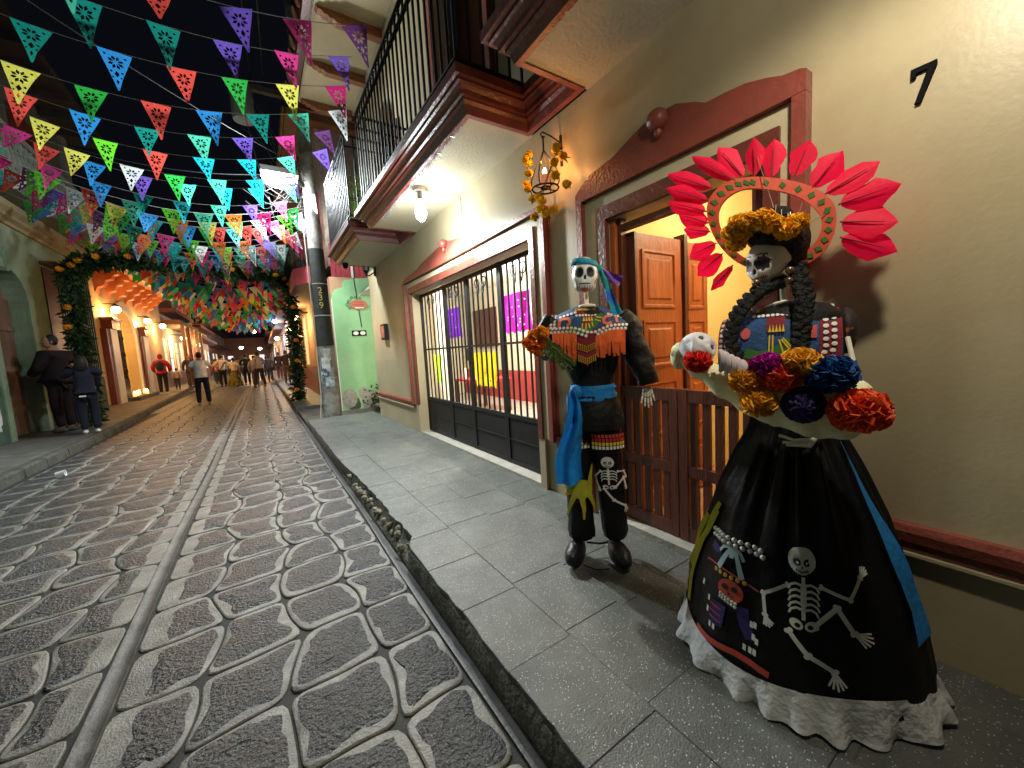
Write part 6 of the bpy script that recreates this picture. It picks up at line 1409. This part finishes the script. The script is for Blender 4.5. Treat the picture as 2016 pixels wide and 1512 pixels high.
def stone_balcony(y0, y1, name_lab):
    t = thing('stone_balcony', name_lab, 'balcony', (LX + .4, (y0 + y1) / 2, 4.57), 0, 'stone balconies of the sage green house')
    mb = MB(); P = [(LX, y0), (LX + .62, y0 + .05), (LX + .70, y0 + .3), (LX + .70, y1 - .3), (LX + .62, y1 - .05), (LX, y1)]
    mb.loft([[(LX + (x - LX) * k, y, z) for x, y in P] for k, z in ((.86, 4.565), (.90, 4.60), (1.0, 4.64), (1.02, 4.72), (.97, 4.76))], False, False); mb.prism([(x, y, 4.757) for x, y in P], (0, 0, .02)); mb.prism([(LX + (x - LX) * .86, y, 4.564) for x, y in P], (0, 0, .01)); mb.build('slab', M_stone, t, smooth=0)
    mb = MB(); mb.box(LX + .56, y0 + .05, 5.45, LX + .70, y1 - .05, 5.56); mb.build('coping', M_stone, t, smooth=0)
    n = int((y1 - y0) / .2)
    for i in range(n):
        y = y0 + .12 + (y1 - y0 - .24) * (i + .5) / n; mb = MB(); mb.lathe([(.05, 4.778), (.05, 4.83), (.03, 4.88), (.065, 5.02), (.06, 5.1), (.03, 5.26), (.05, 5.36), (.05, 5.449)], (LX + .63, y, 0), 8); mb.build('baluster', M_stone, t)
    return t
stone_balcony(8.2, 11.6, 'nearer stone balcony with balusters at the left edge'); stone_balcony(12.0, 14.6, 'farther stone balcony beside the garland arch')
mb = MB(); mb.box(LX - .3, -4, 4.57, LX - .02, 15.9, 8.0); mb.build('upper_wall', mat('shaded_sage', (.07, .068, .055), .85, .2, 3), lg, smooth=0)  # upper wall colour darkened so it reads as unlit
for y in (9.2, 11.75, 15.3):
    mb = MB(); mb.box(LX - .019, y, 4.57, LX + .06, y + .35, 7.6); mb.build('pilaster', M_stone, lg, smooth=0)
for y in (9.8, 12.7):
    mb = MB(); mb.box(LX - .019, y, 4.77, LX + .01, y + 1.2, 7.0); mb.build('balcony_door', M_woodd, lg, smooth=0)
mb = MB(); mb.box(LX - .3, -4, 7.7, LX + .8, 16.2, 7.8); mb.build('eave', mat('shaded_wood', (.022, .014, .010), .8, .3, 6), lg, smooth=0)  # eave and rafter wood darkened in colour to stand for night shade
for i in range(16):
    mb = MB(); mb.box(LX, 1 + i * .95, 7.55, LX + .78, 1.12 + i * .95, 7.699); mb.build('rafter', MATS['shaded_wood'], lg, smooth=0)
# ------------------------------------------------------------------ left: orange-lit house with corbelled eave and arched gate
OX = -4.45
M_apri = mat('apricot_wall', (.60, .44, .24), .75, .08, 3)
M_oran = mat('orange_paint', (.62, .20, .05), .6, .1, 5)
oh = thing('apricot_house', 'apricot house glowing under lamps with orange corbels and a white arched gate', 'house', (OX, 21, .13))
mb = MB(); mb.box(OX - .3, 15.9, .1, OX, 19.9, 5.4); mb.box(OX - .3, 22.7, .1, OX, 28.5, 5.4)
P = [(19.9, 5.4), (19.9, 2.6)] + [(21.3 - 1.4 * math.cos(math.pi * i / 14), 2.6 + 1.05 * math.sin(math.pi * i / 14)) for i in range(1, 14)] + [(22.7, 2.6), (22.7, 5.4)]
mb.prism([(OX, a, b) for a, b in P], (-.3, 0, 0)); mb.box(-9, 15.92, .1, OX - .3, 16.1, 6.5); mb.build('wall', M_apri, oh, smooth=0)
mb = MB(); O = [(19.55, .13), (19.55, 2.6)] + [(21.3 - 1.75 * math.cos(math.pi * i / 16), 2.6 + 1.38 * math.sin(math.pi * i / 16)) for i in range(1, 16)] + [(23.05, 2.6), (23.05, .13)]; I = [(19.9, .13), (19.9, 2.6)] + [(21.3 - 1.4 * math.cos(math.pi * i / 16), 2.6 + 1.05 * math.sin(math.pi * i / 16)) for i in range(1, 16)] + [(22.7, 2.6), (22.7, .13)]
mb.loft([[(OX - .01, a, b) for a, b in O], [(OX + .09, a, b) for a, b in O], [(OX + .09, a, b) for a, b in I], [(OX - .005, a, b) for a, b in I]], False, False); mb.build('arch_trim', M_white, oh, smooth=0)
for y in (18.75, 23.2):
    mb = MB(); mb.box(OX, y, .13, OX + .2, y + .75, 2.75); p = mb.build('pilaster', M_white, oh, smooth=0)
    mb = MB(); mb.box(OX, y - .08, 2.751, OX + .28, y + .83, 3.05); mb.box(OX, y - .14, 3.051, OX + .34, y + .89, 3.15); mb.build('capital', M_red, p, smooth=0)
    mb = MB(); mb.box(OX, y - .26, .13, OX + .16, y - .01, 2.75); mb.build('side_strip', M_red, p, smooth=0)
mb = MB(); mb.box(OX - .28, 15.9, 4.75, OX + .85, 26.4, 4.81); mb.build('eave', M_oran, oh, smooth=0)
mb = MB(); mb.box(OX + .85, 15.9, 4.72, OX + .93, 26.42, 4.9); mb.build('fascia', M_white, oh, smooth=0)
for i in range(7):
    y = 18.6 + 1.15 * i; mb = MB(); Pq = [(0, 4.745), (.62, 4.745), (.62, 4.6), (.50, 4.56), (.44, 4.42), (.30, 4.38), (.24, 4.2), (.08, 4.14), (0, 3.95)]; mb.prism([(OX + a, y, b) for a, b in Pq], (0, .34, 0)); mb.build('corbel', M_oran, oh, smooth=0)
mb = MB(); mb.box(-7.5, 19, .1, -7.4, 23.5, 4); mb.box(-7.4, 19, .1, OX - .3, 19.1, 4); mb.box(-7.4, 23.4, .1, OX - .3, 23.5, 4); mb.box(-7.4, 19, 4, OX - .3, 23.5, 4.1); mb.build('porch_room', mat('porch_yellow', (.70, .55, .26), .8, .05), oh, smooth=0)
point('porch_light', (-6.0, 21.2, 3.2), 160, (1, .62, .26), .2)
pg = thing('porch_gate', 'ornate dark iron gate leaf inside the white arch', 'gate', (OX - .1, 20.7, .2))
for i in range(10):
    y = 19.95 + .16 * i; mb = MB(); mb.bar((OX - .1, y, .2), (OX - .1, y, 3.2), .03); mb.build('bar', M_iron, pg, smooth=0)
mb = MB(); mb.box(OX - .12, 19.95, .2, OX - .08, 21.45, .95); mb.build('panel', M_ironp, pg, smooth=0)
mb = MB()
for i in range(4):
    for k in range(3): mb.tube([(OX - .08, 20.15 + .36 * i + .15 * math.cos(t) * (1 - t / 12), 1.2 + .65 * k + .2 * math.sin(t) * (1 - t / 12)) for t in [q * .6 for q in range(14)]], .018, 4)
mb.build('scroll', M_iron, pg, kind='stuff')
mb = MB(); mb.box(OX, 19.7, .131, OX + .5, 22.9, .27); mb.build('step', M_stone, oh, smooth=0)
rr = random.Random(9)
for i in range(5):
    y = 20.3 + .5 * i; x = OX + .25 + rr.uniform(-.1, .1); cd = thing('votive_candle', ['first', 'second', 'third', 'fourth', 'fifth'][i] + ' votive candle from the near end of the step below the white arch', 'candle', (x, y, .271), 0, 'votive candles on the step')
    mb = MB(); mb.lathe([(0, .271), (.05, .271), (.06, .40), (0, .40)], (x, y, 0), 10); mb.build('cup', emis('votive_glow', (1, .35, .1), 2.2), cd)
    mb = MB(); mb.ell((x, y, .43), (.025, .025, .045), 8, 6); mb.build('flame', emis('flame', (1, .62, .22), 24), cd)
for i, (x, y, z, lab) in enumerate(((OX + .33, 19.15, 3.45, 'glowing orange wall lamp over the near capital of the white arch'), (OX + .33, 23.6, 3.45, 'glowing orange wall lamp over the far capital of the white arch'), (OX + .36, 26.6, 3.45, 'glowing lamp on the apricot wall beyond the corbels'))):
    t = thing('wall_lamp', lab, 'wall lamp', (x, y, z), 0, 'lamps of the apricot house')
    mb = MB(); mb.ell((x, y, z), (.13, .15, .12), 14, 10); mb.build('globe', emis('lamp_warm', (1, .72, .32), 16), t)
    mb = MB(); mb.bar((OX, y, z + .2), (x, y, z + .2), .03); mb.bar((x, y, z + .2), (x, y, z + .10), .03); mb.lathe([(.15, z + .10), (.05, z + .18), (0, z + .18)], (x, y, 0), 12); mb.build('bracket', M_iron, t)
    point('warm_lamp', (x + .02, y - .02, z - .20), 105, (1, .50, .16), .1)
# ------------------------------------------------------------------ streets beyond, both sides
M_brownr = mat('brown_eave', (.12, .045, .028), .7, .2, 5)
PANE_L = emis('lit_pane', (1, .62, .30), .9); PANE_C = emis('cool_pane', (.9, .95, 1), .8); PANE_D = mat('dark_pane', (.03, .028, .025), .2, 0)
def house_row(side, X, y0, y1, h, wm, base, label, n, over, lit):
    s = -side   # street direction
    t = thing('street_house', label, 'house', (X, (y0 + y1) / 2, .12))
    mb = MB(); mb.box(X, y0, .1, X - s * 5, y1 - .02, h); mb.build('wall', wm, t, smooth=0)
    mb = MB(); mb.box(X + s * .03, y0, .1, X, y1 - .02, 1.0); mb.build('dado', base, t, smooth=0)
    if over: mb = MB(); mb.box(X + s * over, y0, 3.7, X, y1 - .02, 3.95); mb.build('overhang', M_brownr, t, smooth=0)
    mb = MB(); mb.box(X + s * .8, y0, h, X - s * 5, y1 - .02, h + .2); mb.build('eave', M_brownr, t, smooth=0)
    w_ = (y1 - y0) / n
    for i in range(n):
        a = y0 + w_ * (i + .25); b = a + w_ * .5; opening(t, X, side, a, b, .3 if i % 2 else 1.1, 2.9, [PANE_L, PANE_C, PANE_D][lit[i % len(lit)]], M_woodd if i % 3 else M_white)
        if h > 5: opening(t, X, side, a, b, 4.3, 6.0, PANE_D, M_white)
    return t
M_w1 = mat('ochre_wall', (.55, .36, .18), .8, .1, 3); M_w2 = mat('salmon_wall', (.55, .27, .18), .8, .1, 3); M_w3 = mat('ivory_wall', (.60, .54, .42), .8, .1, 3); M_w4 = mat('yellow_wall', (.62, .42, .10), .8, .1, 3); M_w5 = mat('lilac_wall', (.36, .28, .40), .8, .1, 3)
house_row(-1, -4.6, 28.5, 36, 4.4, M_w3, M_dred, 'ivory arcade house with brown overhang beyond the apricot house', 4, 1.0, [0, 1, 0])
house_row(-1, -4.9, 36, 45, 6.8, M_w2, M_red, 'salmon two storey house on the left far down the street', 4, .9, [0, 2, 1])
house_row(-1, -5.1, 45, 58, 4.8, M_w1, M_red, 'ochre house on the left near the end of the street', 5, .9, [0, 1, 0])
house_row(1, 1.55, 16, 21.5, 4.6, M_w4, M_red, 'yellow house on the right beyond the red balcony', 3, .5, [0, 2, 0])
house_row(1, 1.5, 21.5, 29, 6.8, M_w2, M_red, 'salmon two storey house on the right side of the street', 4, .6, [0, 1, 2])
house_row(1, 1.6, 29, 40, 4.6, M_w5, M_dred, 'lilac house on the right side far down the street', 4, .6, [1, 0, 1])
house_row(1, 1.6, 40, 58, 6.4, M_w1, M_red, 'ochre two storey house on the right near the end of the street', 6, .6, [0, 1, 0])
house_row(-1, -5.6, 58, 91.9, 6.2, M_w2, M_red, 'long salmon house on the left at the far end of the street', 8, .9, [0, 2, 1])
house_row(1, 1.6, 58, 91.9, 5.0, M_w4, M_red, 'long yellow house on the right at the far end of the street', 8, .6, [0, 1, 2])
eh = thing('end_house', 'pale house closing the far end of the street', 'house', (-2, 92, .1))
mb = MB(); mb.box(-14, 92, 0, 12, 96, 6.2); mb.build('wall', M_w2, eh, smooth=0)
for i in range(7):
    mb = MB(); mb.box(-7 + 1.7 * i, 91.95, .4, -6.2 + 1.7 * i, 91.999, 2.8); mb.build('window', [PANE_L, PANE_C, PANE_D][i % 3], eh, smooth=0)
# columns and posts under the left overhang
for i in range(5):
    y = 29.2 + 1.9 * i; t = tag(MB().box(-3.72, y, .13, -3.55, y + .17, 3.70).build('porch_post', M_dred, smooth=0), ['nearest', 'second', 'third', 'fourth', 'farthest'][i] + ' dark red porch post under the brown overhang on the left', 'post', 'porch posts on the left')
# lamps down the street
LP = [(-.35, 46, 4.35, 'lamp_amber', (1, .52, .14), 60, 620, 'big amber street lamp over the middle of the far street'), (.95, 28, 3.75, 'lamp_ice', (.86, .93, 1), 26, 120, 'white lamp on the right facade beyond the garland arch'), (1.15, 34, 3.0, 'lamp_ice', (.86, .93, 1), 26, 90, 'lower white lamp on the far right facade'), (-.5, 54, 5.9, 'lamp_amber', (1, .56, .16), 24, 160, 'small amber lamp above the far street'), (-4.1, 40, 3.0, 'lamp_warm', (1, .72, .32), 20, 240, 'warm lamp on the left salmon house'), (-1.9, 58, 3.2, 'lamp_ice', (.86, .93, 1), 26, 220, 'white lamp low at the end of the street'), (1.1, 15.2, 2.75, 'lamp_warm', (1, .72, .32), 12, 70, 'warm lamp under the rose red balcony'), (1.2, 20.5, 2.7, 'lamp_warm', (1, .72, .32), 16, 130, 'warm lamp by the yellow house door'), (-4.0, 32, 3.1, 'lamp_warm', (1, .72, .32), 14, 220, 'warm lamp hung under the brown overhang'), (.0, 58, 3.0, 'lamp_ice', (.86, .93, 1), 22, 220, 'second white lamp low at the end of the street')]
for (x, y, z, mn, c, es, pw, lab) in LP:
    t = thing('street_lamp', lab, 'street lamp', (x, y, z)); r = .09 + y * .0022
    mb = MB(); mb.ell((x, y, z), (r, r, r * .7), 12, 8); mb.build('globe', emis(mn, c, es), t)
    mb = MB(); ex = 1.6 if x > -1 else -4.6; mb.tube([(x, y, z + r * .7), (x, y, z + r * 1.2), (ex, y + .02, z + r * 1.5)], .03, 5); mb.build('arm', M_iron, t)
    point('lamp_light', (x, y - .05, z - r * .9 - .08), pw, (c[0], c[1] * .82, c[2] * .6) if c[2] < .5 else c, .15)
# dark upright barred window and leafy arch end: handled above; hanging clothing on the right pavement
# ------------------------------------------------------------------ people
def skin_mesh(V, E, R, sub=2):
    me = bpy.data.meshes.new('tmp'); me.from_pydata(V, E, []); o = bpy.data.objects.new('tmp', me); COL.objects.link(o)
    m = o.modifiers.new('s', 'SKIN'); m.use_smooth_shade = True
    sv = me.skin_vertices[0].data
    for i, r in enumerate(R): sv[i].radius = (r, r) if not isinstance(r, tuple) else r; sv[i].use_root = (i == 0)
    s = o.modifiers.new('u', 'SUBSURF'); s.levels = sub; s.render_levels = sub
    dg = bpy.context.evaluated_depsgraph_get(); me2 = bpy.data.meshes.new_from_object(o.evaluated_get(dg)); bpy.data.objects.remove(o); return me2
SKIN = mat('skin', (.33, .17, .10), .6, .08, 9)
def person(label, loc, rz, h, top, legs, hair=(.012, .01, .009), shoes=(.02, .02, .02), armL=None, armR=None, spread=.0, sleeve='long', lean=0., hood=None, turn=0., bulk=1., extra=None, group=None):
    t = thing('person', label, 'person', loc, rz, group); z0 = loc[2]
    def P(x, y, z): return (x * h, (y - lean * max(0, z - .5)) * h, z * h)
    aL = armL or [(-.155, .01, .64), (-.15, -.04, .50)]; aR = armR or [(.155, .01, .64), (.15, -.04, .50)]
    sp = spread
    V = [P(0, 0, .53), P(0, .005, .62), P(0, .005, .74), P(0, 0, .815), P(0, -.01, .855), P(0, -.018, .89),
         P(-.105, .005, .795), P(*aL[0]), P(*aL[1]), P(.105, .005, .795), P(*aR[0]), P(*aR[1]),
         P(-.052 - sp * .2, 0, .49), P(-.055 - sp * .6, -.01, .27), P(-.055 - sp, .01, .05), P(.052 + sp * .2, 0, .49), P(.055 + sp * .6, -.01, .27), P(.055 + sp, .01, .05)]
    dL = (Vector(V[8]) - Vector(V[7])).normalized(); dR = (Vector(V[11]) - Vector(V[10])).normalized()
    V += [tuple(Vector(V[8]) + dL * .055 * h), tuple(Vector(V[11]) + dR * .055 * h), P(-.055 - sp, -.075, .02), P(.055 + sp, -.075, .02)]
    E = [(0, 1), (1, 2), (2, 3), (3, 4), (4, 5), (3, 6), (6, 7), (7, 8), (3, 9), (9, 10), (10, 11), (0, 12), (12, 13), (13, 14), (0, 15), (15, 16), (16, 17), (8, 18), (11, 19), (14, 20), (17, 21)]
    R = [.068, .062, .07, .045, .03, .03, .03, .023, .017, .03, .023, .017, .045, .032, .022, .045, .032, .022, .017, .017, .02, .02]
    me = skin_mesh(V, E, [r * h for r in R])
    hb = MB(); c = Vector(P(0, -.025, .925)); Mh = Matrix.Rotation(turn, 3, 'Z')
    hb.ell(c, (.042 * h, .052 * h, .066 * h), 18, 14, lambda d, p: Vector((p.x * (1 - .18 * max(0, -d.z)), p.y - .010 * h * max(0, -d.z), p.z)), Mh)
    hb.ell(c + Mh @ Vector((0, -.054 * h, -.010 * h)), (.009 * h, .012 * h, .014 * h), 8, 6)
    for sg in (-1, 1): hb.ell(c + Mh @ Vector((sg * .043 * h, .004 * h, -.008 * h)), (.007 * h, .012 * h, .017 * h), 8, 6)
    bm = bmesh.new(); bm.from_mesh(me); tm = bpy.data.meshes.new('x'); tm.from_pydata([tuple(p) for p in hb.v], [], hb.f); bm.from_mesh(tm); bmesh.ops.recalc_face_normals(bm, faces=bm.faces); bm.to_mesh(me); bm.free(); me.materials.append(SKIN); me.shade_smooth()
    o = bpy.data.objects.new('body', me); COL.objects.link(o); o.parent = t
    def garment(nm, idx, RR, col, rough=.85):
        mp = {a: i for i, a in enumerate(idx)}; VV = [V[i] for i in idx]; EE = [(mp[a], mp[b]) for a, b in E if a in mp and b in mp]
        m2 = skin_mesh(VV, EE, [r * h for r in RR]); m2.materials.append(mat('cloth_%02d%02d%02d' % tuple(int(c * 99) for c in col), col, rough, .2, 9, .35, 18)); m2.shade_smooth(); q = bpy.data.objects.new(nm, m2); COL.objects.link(q); q.parent = t; return q
    b_ = bulk
    if sleeve == 'long': garment('jacket' if hood is not None or b_ > 1.05 else 'shirt', [1, 0, 2, 3, 6, 7, 8, 9, 10, 11], [.082 * b_, .088 * b_, .088 * b_, .05, .046 * b_, .038 * b_, .030 * b_, .046 * b_, .038 * b_, .030 * b_], top)
    else:
        V2 = V[7]; V3 = V[10]; V[7] = tuple(Vector(V[6]).lerp(Vector(V2), .62)); V[10] = tuple(Vector(V[9]).lerp(Vector(V3), .62)); garment('shirt', [1, 0, 2, 3, 6, 7, 9, 10], [.082 * b_, .085 * b_, .086 * b_, .048, .045, .040, .045, .040], top); V[7] = V2; V[10] = V3
    garment('trousers', [0, 12, 13, 14, 15, 16, 17], [.076, .058, .046, .036, .058, .046, .036], legs)
    for i in (14, 17):
        f = Vector(V[i]); mb = MB(); mb.ell((f.x, f.y - .03 * h, .026 * h), (.028 * h, .072 * h, .026 * h), 12, 8); q = mb.build('shoe', mat('shoe_%02d' % int(shoes[0] * 99), shoes, .6, .1), t, local=True)
    hm = MB(); 
    if hood is None:
        hm.ell(c + Mh @ Vector((0, .012 * h, .012 * h)), (.047 * h, .053 * h, .060 * h), 16, 10, lambda d, p: p * (1 + .08 * mnoise.noise(d * 5)), Mh); hm.build('hair', mat('hair_%02d' % int(hair[0] * 999), hair, .6, .3, 30, .4, 60), t, local=True)
    else:
        hm.ell(c + Vector((0, .010 * h, .004 * h)), (.054 * h, .058 * h, .074 * h), 16, 10); hm.build('hood', mat('cloth_%02d%02d%02d' % tuple(int(q * 99) for q in hood), hood, .85, .2, 9), t, local=True)
    if extra: extra(t, h, V)
    return t
def phone_extra(i):
    def f(t, h, V):
        p = Vector(V[i]); mb = MB(); mb.box(p.x - .01, p.y - .03, p.z, p.x + .065, p.y - .02, p.z + .14); mb.build('phone', M_black, t, local=True, smooth=0)
    return f
def backpack(t, h, V):
    mb = MB(); mb.ell((0, .13 * h, .70 * h), (.085 * h, .07 * h, .12 * h), 14, 10); mb.build('backpack', mat('navy_bag', (.02, .018, .04), .8, .2), t, local=True)
def strap(t, h, V):
    mb = MB(); mb.tube([(-.09 * h, .095 * h, .78 * h), (0, .115 * h, .66 * h), (.085 * h, .10 * h, .54 * h)], .014 * h, 6); mb.build('strap', mat('brown_strap', (.12, .05, .03), .7), t, local=True)
def tag_pocket(t, h, V):
    mb = MB(); mb.box(.0, .088 * h, .475 * h, .06 * h, .096 * h, .492 * h); mb.build('pocket_paper', M_white, t, local=True, smooth=0)
    mb = MB(); mb.ell((0, .06 * h, .885 * h), (.06 * h, .055 * h, .10 * h), 14, 10, lambda d, p: p * (1 + .08 * mnoise.noise(d * 4))); mb.build('long_hair', mat('hair_12', (.012, .01, .009), .6, .3, 30), t, local=True)
    p = Vector(V[19]); mb = MB(); mb.box(p.x - .05, p.y - .03, p.z - .02, p.x + .05, p.y - .02, p.z + .06); mb.build('phone', M_black, t, local=True, smooth=0)
def skirt_x(t, h, V):
    mb = MB(); mb.loft([ring(0, 0, z * h, r * h, r * h, 26, lambda a, z: .06 * math.sin(a * 9)) for z, r in ((.03, .22), (.15, .21), (.3, .17), (.45, .11), (.58, .075))], True, True); mb.build('skirt', mat('yellow_print_skirt', (.22, .19, .03), .8, .3, 12, col2=(.04, .05, .015), c2s=9, c2t=(.5, .54)), t, local=True)
NAVY = (.008, .009, .020); DARK = (.010, .009, .010)
person('large person in a dark maroon jacket facing the wall at the left edge', (-3.42, 11.35, .135), 1.2 + math.pi, 1.96, (.010, .003, .005), (.005, .005, .006), turn=.9, bulk=1.28, hood=None, armR=[(.14, -.05, .65), (.06, -.17, .60)], armL=[(-.15, .02, .63), (-.12, -.06, .50)], shoes=(.10, .09, .08))
person('person in a navy jacket and white shoes photographing with raised arms', (-2.86, 10.55, .135), math.pi + .25, 1.50, (.010, .011, .028), NAVY, shoes=(.72, .74, .78), armL=[(-.15, -.10, .75), (-.04, -.17, .84)], armR=[(.18, -.08, .74), (.10, -.16, .86)], bulk=1.15, extra=tag_pocket)
person('person in dark jeans half hidden between the two onlookers on the left', (-3.28, 11.9, .135), math.pi + .4, 1.62, (.010, .010, .014), (.025, .03, .055), shoes=(.70, .72, .76), bulk=1.1)
person('person in a red hooded jacket with a navy backpack on the left pavement', (-3.72, 22.6, .14), math.pi, 1.78, (.42, .02, .04), (.012, .012, .016), shoes=(.6, .6, .6), hood=(.42, .02, .04), bulk=1.15, extra=backpack, armL=[(-.16, .0, .66), (-.14, -.08, .56)], armR=[(.16, 0, .66), (.14, -.08, .56)])
person('person in a white t-shirt and navy trousers walking up the middle of the street', (-1.70, 16.1, .0), math.pi + .1, 1.76, (.72, .76, .82), (.014, .014, .045), sleeve='short', shoes=(.35, .34, .33), spread=.02, lean=.06, bulk=1.2, armL=[(-.17, -.01, .67), (-.16, -.08, .58)], armR=[(.17, -.01, .67), (.15, -.12, .60)])
GP = 'people gathered in the middle of the far street'
person('person in a white shirt with a brown strap at the left of the far group', (-1.95, 27.8, 0), math.pi + .3, 1.86, (.72, .66, .54), (.012, .014, .022), extra=strap, sleeve='long', armL=[(-.19, -.04, .70), (-.10, -.12, .60)], armR=[(.18, -.06, .68), (.06, -.14, .64)], group=GP)
person('person in a white blouse and wide yellow patterned skirt in the far group', (-1.33, 26.4, 0), math.pi - .2, 1.66, (.74, .66, .56), (.03, .03, .02), extra=skirt_x, sleeve='short', armR=[(.17, -.05, .66), (.18, -.16, .62)], group=GP)
person('person all in black in the middle of the far group', (-.80, 28.0, 0), math.pi + .2, 1.88, (.012, .010, .010), (.010, .009, .009), group=GP, armR=[(.15, -.08, .66), (.05, -.16, .66)])
person('person in a lavender grey shirt standing with legs apart', (-.16, 24.1, 0), math.pi + .35, 1.86, (.25, .24, .33), (.016, .015, .018), spread=.07, group=GP, armL=[(-.17, -.04, .68), (-.08, -.15, .64)])
person('person in grey trousers partly behind the lavender shirt', (-.36, 25.6, 0), math.pi, 1.70, (.30, .27, .30), (.08, .075, .085), group=GP)
person('person in a dark jacket on the left pavement behind the white t-shirt', (-3.35, 27.5, .14), .3, 1.82, (.035, .03, .04), (.10, .07, .04), bulk=1.1)
person('small child in pale top and green trousers on the left pavement', (-3.75, 26.2, .14), math.pi, 1.12, (.55, .45, .38), (.05, .06, .04))
person('person in a dark jacket and brown trousers on the far right pavement', (.98, 30.5, .125), math.pi - .4, 1.80, (.03, .022, .028), (.16, .08, .06), shoes=(.1, .06, .05), bulk=1.1)
person('person in a dark coat beside the garland post on the right pavement', (1.10, 24.0, .125), math.pi, 1.74, (.03, .025, .03), (.10, .07, .05))
person('person in dark clothes far behind the group on the left', (-2.9, 36.0, 0), math.pi, 1.75, (.04, .035, .04), (.03, .03, .03))
person('person in a white top far behind the group', (-2.2, 40.0, 0), math.pi, 1.72, (.6, .55, .5), (.05, .05, .06))
person('person in a red top far behind the group', (-.9, 42.0, 0), 0, 1.72, (.4, .06, .06), (.03, .03, .04))
for i, (x, y, h, c, d) in enumerate(((-2.6, 33.0, 1.7, (.30, .10, .08), 'brick red'), (-1.5, 34.5, 1.76, (.10, .10, .12), 'charcoal'), (-.2, 33.5, 1.68, (.55, .50, .42), 'cream'), (.4, 30.0, 1.72, (.05, .05, .06), 'black'), (-2.5, 44.0, 1.75, (.45, .30, .10), 'mustard'), (-1.6, 47.0, 1.72, (.2, .25, .4), 'slate blue'))):
    person('person in a %s top among the crowd behind the far group' % d, (x, y, 0), math.pi + .3 * (i % 3 - 1), h, c, (.025, .025, .032))
person('person in a blue top near the end of the street', (.3, 39.0, 0), math.pi, 1.76, (.06, .08, .2), (.03, .03, .04))
